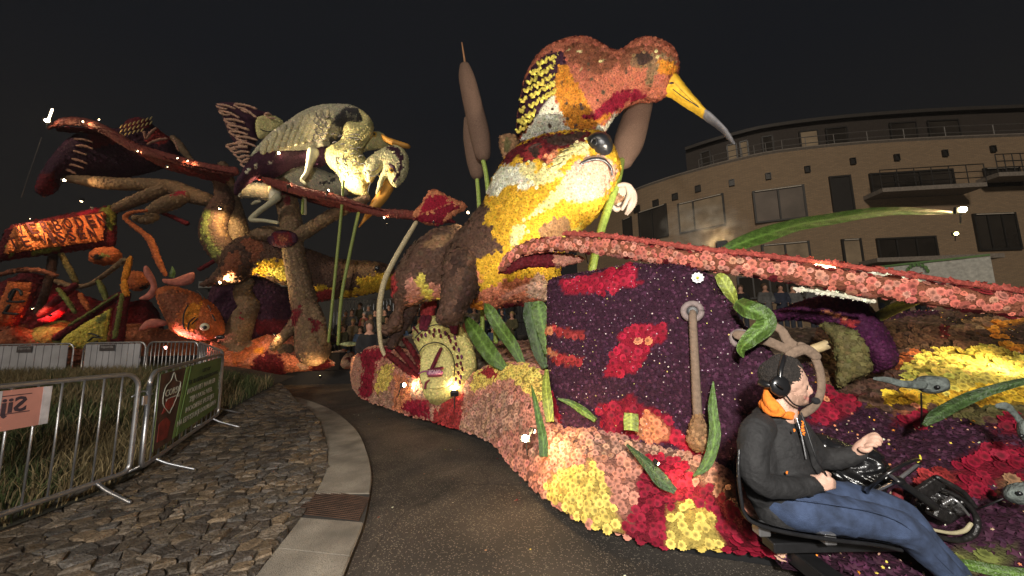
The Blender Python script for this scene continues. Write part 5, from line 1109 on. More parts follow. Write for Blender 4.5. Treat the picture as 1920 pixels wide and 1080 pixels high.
leafthing('narrow_leaf', 'leaf stuck in the glowing red skirt patch', 'leaf', q3('c', 430, 475, 2.9, 520, 560, 2.75, 590, 640, 2.65, 655, 690, 2.6), [2, 9, 12, 5], col='dgreen', group=lg)
leafthing('narrow_leaf', 'upright leaf beside the hanging lace tip', 'leaf', q3('c', 735, 620, 2.62, 800, 560, 2.62, 835, 430, 2.66, 825, 300, 2.72, 828, 185, 2.8), [1.5, 8, 9, 7, 1], group=lg)
leafthing('narrow_leaf', 'folded green leaf hanging over the boot eyelet', 'leaf', q3('b', 1520, 540, 2.75, 1600, 590, 2.6, 1720, 640, 2.55, 1740, 720, 2.55, 1620, 830, 2.55, 1560, 900, 2.6, 1575, 960, 2.62), [12, 17, 15, 16, 13, 8, 1], group=lg, fold=.5)
leafthing('narrow_leaf', 'yellow-green leaf tucked behind the boot top', 'leaf', q3('b', 1520, 560, 3.05, 1480, 480, 3.0, 1420, 380, 3.0, 1380, 340, 3.05), [3, 10, 11, 6], col='lime', group=lg)
leafthing('cut_leaf', 'small cut square of light green leaf on the boot side', 'leaf', q3('c', 450, 330, 3.1, 450, 370, 3.08, 450, 410, 3.06), [12, 13, 12], col='lime', group=lg)
leafthing('long_leaf', 'very long arching green blade reaching to the lamp at right', 'leaf', q3('a', 460, 800, 3.6, 560, 750, 3.6, 700, 700, 3.7, 850, 655, 3.9, 1000, 630, 4.1, 1150, 605, 4.3, 1300, 592, 4.5, 1450, 595, 4.7, 1575, 600, 4.9), [6, 12, 15, 12, 11, 10, 8, 6, 2], col='green', group=lg, sub=10)
leafthing('long_leaf', 'dark green blade in front of yellow flowers at right edge', 'leaf', [(1732, 798, 2.5), (1760, 776, 2.5), (1820, 745, 2.5), (1880, 725, 2.45), (1960, 705, 2.4)], [3, 9, 9, 7, 4], col='dgreen', group=lg)
leafthing('long_leaf', 'green blade lying low in bottom right corner', 'leaf', [(1770, 1050, 2.08), (1830, 1062, 2.05), (1890, 1074, 2.0), (1960, 1080, 1.95)], [3, 8, 9, 9], col='green', group=lg)
st = thing('leaf_stalk', 'pale green stalk under the pink lily pad rim', 'stalk', P(1680, 580, 3.2)); painted(st, 'stalk', tube([(1640, 598, 3.4, 9), (1680, 577, 3.2, 10), (1720, 560, 3.0, 10)], 10), (.34, .42, .10), LEAF)
# ================================================================ TADPOLES
TAD = attr_mat('tadpole_skin', rough=.6, var=.5, scale=25, bump=.5, bscale=60)
def tadpole(label, out, tail, eye, Y, stake):
    t = thing('tadpole', label, 'tadpole', P(*eye, Y), 'grey tadpoles on wires')
    b = painted(t, 'body', inflate(out, facing(*eye, Y), .05, 16, res=3, blur=3), (.13, .15, .14), TAD)
    if tail: painted(b, 'tail', tube(tail, 8, 5, flat=.4), (.12, .14, .13), TAD)
    e = painted(b, 'eye', ball(P(*eye, Y - .045), .014 * Y / 2.6, 12, 8), (.01, .01, .012), NOSE)
    if stake: painted(t, 'wire', tube(stake, 6, 2), (.02, .02, .02), BLK)
tadpole('grey tadpole over the yellow flowers', q('e', 860, 185, 900, 160, 960, 158, 1020, 170, 1035, 195, 1030, 222, 980, 240, 920, 238, 880, 215), q4('e', 690, 172, 2.65, 8, 750, 178, 2.62, 14, 810, 195, 2.6, 16, 870, 200, 2.6, 18, 910, 200, 2.6, 20), (1758, 726), 2.6, [(1727, 737, 2.6, 1.2), (1728, 770, 2.7, 1.2), (1727, 800, 2.8, 1.2)])
tadpole('grey tadpole diving by the right edge above red flowers', q('e', 1340, 380, 1365, 360, 1400, 365, 1420, 400, 1410, 450, 1375, 462, 1345, 430), q4('e', 1255, 298, 2.3, 12, 1295, 300, 2.3, 18, 1330, 330, 2.3, 15, 1365, 380, 2.3, 16), (1915, 817), 2.3, None)
tadpole('large pale tadpole head low at the right edge', q('e', 1270, 690, 1300, 660, 1360, 648, 1420, 650, 1440, 700, 1420, 750, 1340, 750, 1285, 725), None, (1912, 925), 2.15, [(1880, 935, 2.15, 1.5), (1850, 948, 2.2, 1.5), (1830, 955, 2.3, 1.5)])
# frog-like cut yellow square debris
sq = thing('plastic_crate', 'tiny yellow-green toy crate lying among the purple flowers', 'crate', P(1826, 823, 2.95))
for i in range(3): link('slat', meshf('slat', *box(P(1813 + i * 12, 823, 2.9), (.04, .03, .08), bev=.004)), mat('lime_plastic', (.42, .38, .03)), sq)
link('tray', meshf('tray', *box(P(1825, 818, 2.95), (.14, .06, .05), bev=.006)), mat('lime_plastic_base', (.3, .27, .03)), sq)
# ================================================================ FAR FLOAT
S1 = lambda *v: q('1', *v); S2 = lambda *v: q('2', *v); S3 = lambda *v: q('3', *v); S4 = lambda *v: q('4', *v)
fb = thing('parade_float', 'rear parade float base with maroon spots on salmon flower skirt', 'parade float', P(520, 700, 12))
flowered(fb, 'skirt', inflate(q('p', 395, 640, 440, 655, 475, 638, 500, 628, 545, 630, 590, 648, 620, 662, 645, 655, 664, 662, 666, 697, 600, 700, 500, 702, 400, 703, 380, 690), facing(520, 670, 12), .9, 40, res=6, sm=False, back=1.5),
         [(S4(300, 1020, 330, 920, 400, 875, 470, 890, 520, 950, 530, 1020), 'maroon'), (S4(680, 1010, 690, 950, 740, 920, 790, 930, 850, 990, 850, 1010), 'maroon'), (S4(730, 1000, 770, 985, 790, 1010), 'orange'),
          (S4(300, 860, 400, 845, 390, 870, 340, 895, 300, 890), 'orange'), (S4(580, 960, 700, 900, 860, 850, 960, 900, 940, 960, 860, 980, 780, 900, 700, 930, 640, 1000), 'peach'), (S4(900, 910, 980, 910, 980, 960, 930, 940), 'maroon'), (S4(200, 980, 300, 900, 420, 760, 250, 800, 180, 900), 'dorange')], 'salmon', s=.085, kind=1)
link('underskirt', meshf('underskirt', *box(P(520, 712, 12.3), (5.6, .6, .55))), RUB, fb)
flowered(fb, 'flower_bank', inflate(q('p', -30, 640, 20, 610, 60, 618, 110, 600, 200, 612, 260, 606, 330, 622, 400, 628, 440, 640, 440, 690, 300, 700, 100, 700, -30, 700), facing(200, 660, 12.6), .7, 30, res=8, sm=False),
         [(q('p', 230, 625, 330, 615, 430, 635, 430, 650, 240, 650), 'rust'), (q('p', 60, 600, 200, 600, 200, 640, 60, 640), 'moss'), (q('p', 300, 640, 430, 640, 430, 700, 300, 700), 'dorange')], 'rust', s=.11, kind=2)
link('underskirt', meshf('underskirt', *box((-10.6, 12.6, .5), (9.6, .6, .95))), RUB, fb)
# fishing otter lying on the branch
o2 = thing('otter_sculpture', 'stretched brown otter of flowers lying along the rear float, yellow belly', 'sculpture', P(560, 500, 12))
flowered(o2, 'body', inflate(S4(120, 260, 160, 200, 220, 160, 320, 138, 440, 155, 600, 205, 720, 245, 850, 288, 1000, 300, 1120, 310, 1200, 342, 1228, 380, 1210, 430, 1180, 480, 1080, 505, 950, 530, 850, 540, 720, 560, 640, 520, 560, 470, 450, 430, 380, 400, 300, 400, 240, 440, 130, 458, 60, 460, -10, 462, -20, 445, 50, 400, 100, 340), facing(560, 500, 12), .7, 38, res=5, blur=5),
         [(S4(310, 385, 340, 310, 420, 290, 540, 300, 565, 350, 560, 460, 440, 390, 380, 400), 'yellow'), (S4(400, 400, 440, 390, 560, 450, 560, 400, 560, 300, 470, 350, 420, 350), 'lemon'), (S4(660, 440, 720, 455, 840, 470, 780, 480, 690, 490), 'yellow'),
          (S4(860, 540, 900, 490, 1000, 470, 960, 430, 1060, 380, 1160, 370, 1200, 400, 1200, 480, 1080, 505, 950, 530), 'yellow'), (S4(1080, 350, 1100, 325, 1150, 330, 1180, 360, 1140, 380, 1090, 370), 'dbrown'),
          (S4(110, 330, 160, 240, 240, 210, 300, 240, 310, 330, 270, 410, 200, 420, 300, 330, 280, 250, 200, 240, 150, 290, 130, 380, 90, 390), 'dbrown'), (S4(240, 170, 360, 140, 380, 220, 330, 330, 290, 240, 250, 200), 'rust'), (S4(120, 360, 150, 260, 230, 240, 240, 320, 190, 400, 130, 400), 'rust'),
          (S4(690, 520, 760, 480, 840, 470, 820, 540, 730, 560), 'rose'), (S4(850, 290, 1000, 300, 1120, 312, 1080, 400, 960, 380, 900, 420), 'tan')], 'brown', s=.085, kind=1)
flowered(o2, 'tail', tube(q4('p', 398, 318, 12, 5, 412, 345, 12, 10, 420, 375, 12, 17, 408, 405, 12, 22, 402, 435, 12, 24, 415, 465, 12, 24, 440, 490, 12, 22), 12), [(q('2', 1520, 60, 1570, 60, 1560, 250, 1680, 400, 1600, 420, 1500, 250), 'moss'), (q('2', 1600, 120, 1660, 0, 1700, 20, 1680, 180, 1720, 260, 1640, 240), 'tan')], 'brown', s=.08, kind=2)
painted(o2, 'eye', ball(P(*S4(1105, 348)[0], 11.45), .09, 10, 7), (.015, .01, .01), NOSE)
# trunk with cut branches
tr = thing('tree', 'bark-covered tree stump with roots in the middle of rear float', 'tree', P(575, 650, 11.2))
trunk = [tube(q4('p', 588, 655, 11.3, 30, 578, 600, 11.2, 24, 562, 530, 11.2, 20, 550, 470, 11.2, 18, 546, 420, 11.2, 19, 536, 370, 11.2, 18, 530, 345, 11.2, 13), 12),
         tube(q4('p', 572, 570, 11.2, 14, 550, 610, 11.1, 10, 522, 640, 11.0, 8, 512, 652, 11, 6), 10), tube(q4('p', 580, 570, 11.2, 14, 598, 600, 11.0, 10, 606, 640, 11, 8), 10),
         tube(q4('p', 548, 450, 11.2, 12, 580, 430, 11.0, 12, 620, 405, 10.8, 11, 660, 385, 10.7, 10, 688, 372, 10.6, 7), 10), tube(q4('p', 540, 445, 11.2, 12, 510, 438, 11.0, 15, 480, 440, 10.9, 10), 10)]
flowered(tr, 'trunk', join(trunk), [(S4(680, 660, 760, 680, 730, 760, 690, 740), 'maroon'), (S3(590, 760, 650, 740, 670, 850, 600, 860), 'maroon'), (S4(560, 620, 620, 590, 600, 700, 560, 720), 'maroon')], 'bark', s=.075, kind=2, shag=1.2)
V, Fc = ball(P(530, 448, 10.9), .45, 14, 9, (1.05, .35, .62)); flowered(tr, 'cut_end', (V, Fc), [(q('p', 510, 438, 548, 435, 550, 458, 515, 460), 'maroon'), (q('p', 520, 443, 540, 441, 540, 453, 522, 454), 'rust')], 'purple', s=.07, kind=2)
t2 = thing('tree_stump', 'small pale stump with a red knot hole right of the carp', 'tree', P(450, 640, 11.6))
flowered(t2, 'stump', join([tube(q4('p', 425, 672, 11.6, 26, 440, 640, 11.6, 24, 455, 600, 11.6, 20, 470, 572, 11.6, 15), 12), tube(q4('p', 420, 668, 11.6, 20, 450, 668, 11.5, 28, 500, 665, 11.5, 22, 540, 655, 11.5, 10), 10), tube(q4('p', 468, 575, 11.6, 16, 455, 548, 11.7, 15, 462, 530, 11.7, 12), 10)]), [(S4(220, 640, 250, 620, 255, 650, 235, 680), 'crimson')], 'bark', s=.075, kind=2)
# long arm branch
br = thing('dead_branch', 'long tan forked dead branch reaching left above the sign', 'branch', P(350, 360, 12))
flowered(br, 'limb', join([tube(q4('1', 460, 700, 12, 16, 560, 705, 12, 30, 700, 725, 12, 44, 900, 740, 12, 46, 1100, 745, 12, 48, 1300, 770, 12, 56, 1420, 820, 12, 62, 1560, 860, 12, 50), 12),
     tube(q4('1', 1250, 770, 11.9, 44, 1100, 830, 11.9, 44, 980, 880, 11.9, 40, 880, 920, 11.9, 34), 10), tube(q4('1', 1400, 830, 11.8, 40, 1300, 870, 11.7, 56, 1200, 910, 11.7, 50, 1120, 950, 11.7, 30), 10),
     tube(q4('1', 1160, 985, 11.7, 30, 1090, 1010, 11.7, 34, 1010, 995, 11.7, 20), 8)]), [(S1(1320, 800, 1400, 780, 1390, 820, 1280, 830), 'crimson')], 'bark', s=.08, kind=2)
b3 = thing('dead_branch', 'thick mossy branch rising behind the otter tail', 'branch', P(440, 420, 12.4))
flowered(b3, 'limb', tube(q4('p', 452, 500, 12.4, 22, 448, 450, 12.4, 20, 440, 410, 12.4, 18, 432, 370, 12.4, 14, 425, 330, 12.4, 10, 418, 310, 12.4, 8), 12), [], 'bark', s=.08, kind=2)
# ---- herons
hr = thing('heron_sculpture', 'big grey and cream flower heron with bowed head and amber bill', 'sculpture', P(600, 300, 11))
hb_ = S3(380, 480, 420, 420, 480, 350, 560, 285, 640, 230, 740, 165, 820, 130, 900, 108, 1000, 102, 1080, 108, 1140, 122, 1200, 155, 1250, 200, 1278, 250, 1280, 310, 1250, 370, 1215, 420, 1195, 470, 1230, 520, 1270, 480, 1340, 440, 1400, 415, 1460, 415, 1510, 450, 1540, 500, 1545, 570, 1530, 640, 1490, 700, 1450, 725, 1400, 690, 1375, 650, 1340, 720, 1300, 780, 1310, 700, 1330, 640, 1350, 580, 1320, 620, 1270, 660, 1230, 720, 1230, 780, 1100, 770, 960, 745, 900, 700, 820, 690, 740, 650, 700, 610, 640, 640, 540, 650, 450, 640, 350, 690, 260, 780, 235, 770, 250, 690, 300, 600, 340, 540, 350, 510)
hreg = [(S3(380, 480, 480, 350, 640, 230, 900, 108, 1060, 110, 980, 230, 940, 340, 930, 400, 700, 450, 560, 450, 460, 440, 400, 470), 'grey'),
        (S3(450, 440, 520, 340, 560, 310, 760, 320, 940, 350, 940, 400, 800, 440, 620, 455), 'offwhite'),
        (S3(975, 240, 1020, 170, 1060, 130, 1120, 125, 1170, 150, 1195, 200, 1190, 245, 1140, 235, 1090, 230, 1060, 280, 1040, 250), 'dgrey'),
        (S3(1110, 175, 1150, 180, 1150, 220, 1115, 210), 'grey'), (S3(940, 360, 1000, 350, 1040, 290, 1045, 340, 1000, 400, 960, 410), 'dgrey'),
        (S3(240, 690, 350, 510, 440, 460, 560, 460, 700, 455, 900, 410, 950, 400, 900, 550, 870, 560, 860, 480, 820, 450, 780, 500, 780, 540, 680, 540, 600, 580, 540, 640, 400, 660, 300, 740, 240, 780), 'purple'),
        (S3(1400, 415, 1470, 430, 1500, 480, 1500, 560, 1480, 640, 1440, 690, 1420, 680, 1470, 580, 1470, 500, 1420, 450, 1370, 420), 'dgrey'), (S3(850, 710, 920, 670, 1000, 650, 1010, 670, 980, 720, 960, 690), 'dgrey')]
for a, b in ((400, 560), (340, 600), (510, 540)): hreg.append((S3(a - 14, b - 12, a, b - 4, a + 16, b - 12, a + 12, b + 10, a, b + 20, a - 12, b + 8), 'offwhite'))
GREYF = (.62, .58, .42); hpl = facing(600, 300, 11)
flowered(hr, 'underbody', inflate(S3(380, 480, 470, 440, 620, 440, 800, 440, 930, 400, 960, 470, 940, 540, 860, 570, 740, 560, 640, 600, 540, 650, 450, 645, 350, 690, 260, 780, 235, 770, 250, 690, 300, 600, 340, 540), facing(600, 300, 11.15), .40, 30, res=4), [(S3(a - 14, b - 12, a, b - 4, a + 16, b - 12, a + 12, b + 10, a, b + 20, a - 12, b + 8), 'offwhite') for a, b in ((400, 560), (340, 600), (510, 540))], 'purple', s=.07, kind=2)
flowered(hr, 'folded_wing', inflate(S3(355, 495, 400, 430, 450, 380, 520, 310, 640, 228, 760, 150, 900, 108, 1040, 102, 1140, 120, 1190, 160, 1190, 245, 1140, 240, 1060, 270, 1040, 330, 1000, 370, 930, 420, 820, 445, 700, 460, 560, 470, 440, 465), facing(600, 280, 10.95), .42, 36, res=4, blur=5),
         [(S3(975, 240, 1000, 190, 1040, 150, 1080, 115, 1160, 130, 1195, 200, 1190, 250, 1140, 238, 1080, 230, 1060, 290, 1000, 260), 'dgrey'), (S3(1070, 170, 1110, 160, 1110, 190, 1075, 195), 'grey'), (S3(1110, 175, 1155, 180, 1150, 220, 1115, 210), 'grey'), (S3(930, 350, 1000, 350, 1040, 290, 1050, 350, 1000, 400, 960, 420), 'dgrey'),
          (S3(420, 430, 520, 330, 640, 320, 800, 330, 940, 330, 940, 410, 820, 450, 600, 465, 440, 460), 'offwhite')], GREYF, s=.06, kind=2)
flowered(hr, 'chest', inflate(S3(1060, 260, 1100, 235, 1190, 245, 1195, 195, 1160, 130, 1220, 165, 1262, 215, 1282, 270, 1275, 330, 1240, 375, 1205, 430, 1200, 470, 1235, 530, 1290, 600, 1280, 680, 1235, 720, 1235, 785, 1130, 770, 1040, 690, 1010, 620, 960, 580, 930, 540, 915, 480, 930, 430, 1010, 390, 1050, 340), facing(660, 310, 10.8), .45, 34, res=4, blur=5), [(S3(860, 700, 1010, 640, 1000, 690, 900, 720), 'dgrey')], 'cream', s=.06, kind=2)
flowered(hr, 'neck_and_head', inflate(S3(1200, 600, 1215, 540, 1260, 490, 1340, 440, 1400, 413, 1460, 413, 1510, 445, 1542, 505, 1546, 575, 1530, 640, 1490, 695, 1450, 728, 1405, 692, 1375, 652, 1342, 725, 1303, 780, 1312, 700, 1332, 640, 1352, 575, 1325, 610, 1280, 660, 1235, 690), facing(720, 300, 10.7), .26, 18, res=3, blur=3), [(S3(1400, 413, 1470, 430, 1505, 480, 1500, 560, 1480, 640, 1440, 695, 1425, 685, 1470, 580, 1468, 505, 1420, 455, 1375, 425), 'purple')], (.80, .74, .42), s=.055, kind=2)
# wing feather rows
wpl = facing(600, 280, 10.95); fr = 0
for r_ in range(5):
    for k in range(11):
        x = 530 + k * 50 - r_ * 18; y = 262 - k * 14 + r_ * 44 + max(0, k - 7) * 6
        if x > 960 or y > 455 or not inpoly(np.array([[380 + x / 4, 170 + y / 4]]), np.array(S3(420, 455, 470, 390, 560, 300, 700, 210, 900, 125, 1000, 125, 950, 300, 930, 410, 700, 450)))[0]: continue
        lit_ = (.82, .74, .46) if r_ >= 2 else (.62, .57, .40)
        V, Fc = inflate([(380 + (x + a) / 4, 170 + (y + b) / 4) for a, b in ((-20, -22), (16, -26), (22, 6), (12, 34), (-8, 44), (-26, 30), (-28, 4))], facing(600, 280, 10.60 - .015 * (5 - r_)), .05, 5, res=2.2, smooth=3)
        flowered(hr, 'wing_feather', (V, Fc), [], lit_, s=.05, kind=2, shag=.9); 
        painted(hr, 'feather_edge', tube([(380 + (x + a) / 4, 170 + (y + b) / 4, 10.50 - .015 * (5 - r_), 1.3) for a, b in ((-28, 6), (-24, 30), (-6, 44), (14, 34))], 5, 2), (.16, .14, .13))
V = []
for k in range(16): x, y = (960 + (k % 4) * 60 + (k // 4) * 14, 330 + (k // 4) * 60 + (k % 4) * 14); V.append(tube([(380 + x / 4, 170 + y / 4, 10.33, .8), (380 + (x + 16) / 4, 170 + (y - 8) / 4, 10.30, 1.2), (380 + (x + 34) / 4, 170 + (y - 4) / 4, 10.33, .8)], 5, 2))
for k in range(14): x, y = (1000 + (k % 5) * 52, 500 + (k // 5) * 60 + (k % 5) * 12); V.append(tube([(380 + x / 4, 170 + y / 4, 10.32, .8), (380 + (x + 14) / 4, 170 + (y + 6) / 4, 10.29, 1.2), (380 + (x + 18) / 4, 170 + (y + 22) / 4, 10.32, .8)], 5, 2))
painted(hr, 'breast_fleck', join(V), 'dgrey')
for pts in ((1100, 330, 1140, 325, 1180, 335), (1110, 360, 1150, 350, 1190, 362), (1100, 440, 1130, 430, 1160, 445), (1010, 470, 1000, 510, 1010, 550), (1060, 480, 1050, 520, 1070, 560), (1260, 600, 1300, 590, 1330, 560), (1250, 640, 1290, 640, 1320, 620), (1240, 760, 1250, 720, 1260, 690)):
    painted(hr, 'plume_line', tube(q4('3', *[v for i in range(0, 6, 2) for v in (pts[i], pts[i + 1], 10.30, 4)]), 5, 3), 'dgrey')
AMB = mat('amber_bill', (.62, .30, .05), rough=.5, var=.35, scale=2.5, bump=.2, bscale=20)
bl = painted(hr, 'bill', inflate(S3(1375, 650, 1400, 645, 1435, 720, 1410, 780, 1360, 850, 1290, 920, 1220, 980, 1165, 1035, 1200, 960, 1250, 860, 1310, 760), facing(700, 370, 10.8), .16, 9, res=2.5, blur=2), 'orange', AMB)
painted(hr, 'eye', ball(P(*S3(1414, 598)[0], 10.35), .085, 12, 8, (1, .6, 1)), (.65, .30, .03)); painted(hr, 'pupil', ball(P(*S3(1414, 598)[0], 10.29), .042, 10, 7), 'black', NOSE)
painted(hr, 'eye_stripe', tube(q4('3', 1405, 555, 10.36, 10, 1430, 575, 10.34, 14, 1445, 610, 10.36, 6), 7), 'purple')
for pts in ([(830, 460, 44), (800, 560, 26), (780, 620, 18), (745, 670, 15), (770, 700, 14)], [(560, 800, 30), (500, 850, 22), (430, 900, 20), (375, 950, 20), (370, 970, 19), (460, 975, 15), (560, 990, 14)], [(760, 740, 18), (765, 840, 14), (768, 920, 13)], [(430, 830, 8), (400, 835, 14), (370, 850, 8)]):
    painted(hr, 'leg', tube([(380 + a / 4, 170 + b / 4, 10.5, r / 4) for a, b, r in pts], 10), (.42, .40, .27))
painted(hr, 'thigh', tube(q4('3', 540, 690, 10.9, 40, 540, 760, 10.8, 45, 530, 810, 10.7, 30), 10), 'offwhite')
# spread wing feathers behind
wg = painted(hr, 'wing', inflate(S3(100, 100, 250, 90, 400, 140, 520, 175, 470, 200, 420, 230, 400, 300, 420, 360, 370, 430, 340, 480, 280, 440, 200, 330, 150, 200), facing(440, 230, 11.6), .12, 10, res=4), 'purple')
V = []
for a in ([(110, 105, 240, 135)], [(245, 100, 400, 135)], [(130, 150, 270, 200)], [(170, 215, 310, 240)], [(190, 260, 345, 295)], [(205, 305, 335, 330)], [(255, 345, 405, 370)], [(260, 385, 390, 415)], [(185, 410, 300, 400)], [(210, 435, 330, 425)], [(240, 470, 345, 460)], [(270, 505, 350, 490)], [(290, 545, 350, 510)], [(290, 130, 400, 200)], [(470, 175, 510, 180)]):
    x0, y0, x1, y1 = a[0]; V.append(tube(q4('3', x0, y0, 11.3, 8, (x0 + x1) / 2, (y0 + y1) / 2 - 8, 11.25, 9, x1, y1, 11.3, 7), 6, 3)); V.append(tube(q4('3', x0 - 5, y0 + 8, 11.3, 7, x0 + 30, y0 + 30, 11.26, 7, x0 + 70, y0 + 30, 11.3, 6), 6, 3))
for v_, f_ in V[::1]: pass
flowered(wg, 'feather_rim', join(V), [], 'peach', s=.05, kind=2)
flowered(hr, 'wing_patch', inflate(S3(395, 260, 410, 205, 450, 188, 540, 190, 600, 230, 600, 260, 540, 310, 440, 360, 410, 340), facing(505, 240, 11.35), .07, 5, res=2.5), [], 'cream', s=.05, kind=2)
painted(hr, 'wing_line', tube(q4('3', 410, 280, 11.18, 4, 480, 305, 11.15, 4, 540, 300, 11.18, 4), 5), 'black', BLK)
h2 = thing('heron_sculpture', 'second cream heron whose head and bill point right behind the bowed one', 'sculpture', P(700, 270, 11.6))
flowered(h2, 'head', inflate(S3(1190, 460, 1200, 400, 1250, 330, 1290, 308, 1340, 320, 1380, 350, 1400, 400, 1370, 430, 1300, 440, 1240, 445), facing(700, 265, 11.5), .25, 14, res=3), [], 'cream', s=.065, kind=2)
painted(h2, 'bill', inflate(S3(1340, 322, 1380, 345, 1450, 370, 1550, 405, 1550, 435, 1480, 425, 1400, 400, 1350, 370), facing(740, 268, 11.4), .12, 6, res=2), 'orange', AMB)
painted(h2, 'eye', ball(P(*S3(1288, 327)[0], 11.22), .085, 12, 8, (1, .6, 1)), (.65, .38, .03)); painted(h2, 'pupil', ball(P(*S3(1288, 327)[0], 11.16), .04, 10, 7), 'black', NOSE)
flowered(h2, 'lower_body', inflate(S3(270, 760, 330, 700, 480, 690, 540, 640, 620, 560, 720, 535, 800, 560, 900, 600, 1000, 640, 1200, 760, 1180, 790, 1040, 780, 900, 770, 760, 760, 640, 740, 540, 800, 480, 820, 380, 800, 280, 800), facing(560, 350, 11.7), .4, 24, res=4), [(S3(860, 700, 960, 660, 1000, 640, 990, 680, 900, 710), 'dgrey')], 'offwhite', s=.075, kind=2)
V = []
for k in range(12): x, y = (330 + (k % 6) * 60, 720 + (k // 6) * 40); V.append(tube(q4('3', x, y, 11.1, 6, x + 14, y + 8, 11.08, 8, x + 24, y + 26, 11.1, 5), 5, 2))
painted(h2, 'belly_fleck', join(V), 'purple')
# ---- long red lily leaf across the rear float, and its cup
rl_ = thing('lily_pad', 'long thin dark red lily pad edge strung with small lamps', 'lily pad', P(500, 340, 11))
flowered(rl_, 'rim', join([tube(q4('p', 92, 240, 11.6, 3, 120, 228, 11.6, 8, 160, 230, 11.5, 9, 200, 246, 11.4, 9, 250, 275, 11.2, 9, 310, 293, 11, 8, 380, 312, 10.8, 8, 440, 322, 10.7, 9), 9, flat=.5), tube(q4('p', 482, 333, 10.4, 4, 520, 345, 10.2, 9, 570, 360, 10, 9, 630, 372, 9.8, 8, 700, 396, 9.4, 8, 760, 402, 9, 9, 800, 408, 8.8, 8), 9, flat=.5)]), [], (.20, .045, .035), s=.065, kind=2)
pr = [[P(100, 238, 11.6), P(200, 248, 11.3), P(310, 296, 10.9), P(380, 315, 10.7), P(440, 326, 10.6)], [P(110, 246, 12.4), P(210, 262, 12.4), P(300, 312, 12.2), P(360, 330, 12), P(420, 345, 12)]]
flowered(rl_, 'pad', sheetw(pr, 5, 3, .02), [], 'maroon', s=.09, kind=2)
pr = [[P(484, 335, 10.3), P(570, 362, 9.95), P(650, 380, 9.6), P(760, 405, 8.95)], [P(540, 365, 11.2), P(600, 385, 11), P(680, 400, 10.4), P(770, 412, 9.6)]]
flowered(rl_, 'pad', sheetw(pr, 5, 3, .02), [], 'maroon', s=.09, kind=2)
cup = thing('lily_bud', 'red folded lily leaf like a cup, left of the otter', 'leaf', P(820, 390, 8.7))
flowered(cup, 'cup', inflate(q('7', 200, 270, 250, 210, 290, 150, 320, 105, 355, 97, 400, 115, 480, 160, 560, 190, 578, 220, 540, 250, 470, 290, 510, 330, 440, 325, 360, 345, 260, 325), facing(820, 390, 8.7), .14, 12, res=3), [(q('7', 300, 140, 400, 130, 480, 180, 330, 240, 240, 270), 'red'), (q('7', 200, 290, 350, 240, 480, 190, 540, 210, 440, 270, 400, 340, 260, 325), 'crimson'), (q('7', 460, 290, 520, 330, 400, 350), 'maroon')], 'coral', s=.065, kind=1)
ck = thing('leaf_stalk', 'pale curved stalk holding up the red cup leaf', 'stalk', P(720, 640, 8.4)); painted(ck, 'stalk', tube(q4('4', 1350, 60, 8.5, 14, 1290, 160, 8.4, 16, 1210, 300, 8.3, 17, 1150, 430, 8.2, 18, 1120, 580, 8.1, 18, 1118, 720, 8.0, 15, 1130, 840, 7.9, 13, 1160, 910, 7.8, 14), 10), (.50, .42, .25), LEAF)
for lab, pts in (('thin green reed stalk beside the stump, the right one', (672, 400, 9.6, 3, 655, 480, 9.6, 3.2, 640, 560, 9.6, 3.2, 634, 645, 9.6, 3)), ('thin dark green reed stalk beside the stump, the left one', (644, 340, 9.8, 2.4, 640, 400, 9.8, 2.8, 628, 520, 9.8, 2.8, 616, 640, 9.8, 2.6)), ('short bright green reed stalk under the herons', (568, 375, 10.4, 2.5, 567, 400, 10.4, 2.5))):
    t = thing('reed_stalk', lab, 'reed', P(pts[-4], pts[-3], pts[-2]), 'reed stalks on the rear float'); painted(t, 'stalk', tube(q4('p', *pts), 7), (.22, .28, .06), LEAF)
# ---- dark bird / wing at the far left
dw = thing('dark_bird_sculpture', 'shadowy maroon bird with pale-edged wing feathers at far left', 'sculpture', P(200, 300, 12.8))
flowered(dw, 'body', inflate(S1(270, 760, 290, 680, 340, 600, 430, 480, 520, 400, 640, 330, 760, 300, 880, 330, 960, 260, 1040, 240, 1120, 260, 1160, 310, 1280, 400, 1310, 430, 1350, 520, 1400, 560, 1300, 600, 1100, 660, 900, 700, 700, 700, 560, 690, 470, 720, 420, 800, 330, 830, 270, 800), facing(200, 300, 12.8), .5, 30, res=5), [(S1(270, 780, 300, 660, 400, 650, 430, 750, 380, 820, 290, 820), 'maroon'), (S1(900, 290, 1000, 240, 1120, 260, 1140, 310, 1050, 340, 940, 330), 'maroon'), (S1(1080, 420, 1180, 310, 1300, 400, 1200, 450), 'rose'), (S1(640, 340, 860, 330, 920, 420, 700, 480), 'maroon')], 'purple', s=.09, kind=2)
V = []; V2 = []
for x0, y0, x1, y1 in ((560, 405, 690, 425), (570, 455, 690, 475), (510, 495, 640, 520), (490, 550, 650, 585), (480, 595, 620, 620), (470, 635, 560, 660), (610, 345, 700, 330), (340, 690, 400, 640), (1110, 440, 1250, 400), (1100, 400, 1170, 320), (1080, 350, 1090, 400), (1300, 400, 1340, 490)):
    V.append(tube(q4('1', x0, y0, 11.95, 7, (x0 + x1) / 2, (y0 + y1) / 2 - 10, 11.9, 9, x1, y1, 11.95, 6), 6, 3))
flowered(dw, 'feather_rim', join(V), [], 'dusty', s=.06, kind=2)
for k in range(22): x, y = 900 + (k % 8) * 32, 322 - (k % 8) * 9 + (k // 8) * 34; V2.append(tube(q4('1', x, y, 12.1, 3, x + 9, y - 13, 12.07, 4.5, x + 17, y - 24, 12.1, 3), 6, 2))
painted(dw, 'crest_fleck', join(V2), (.42, .33, .14))
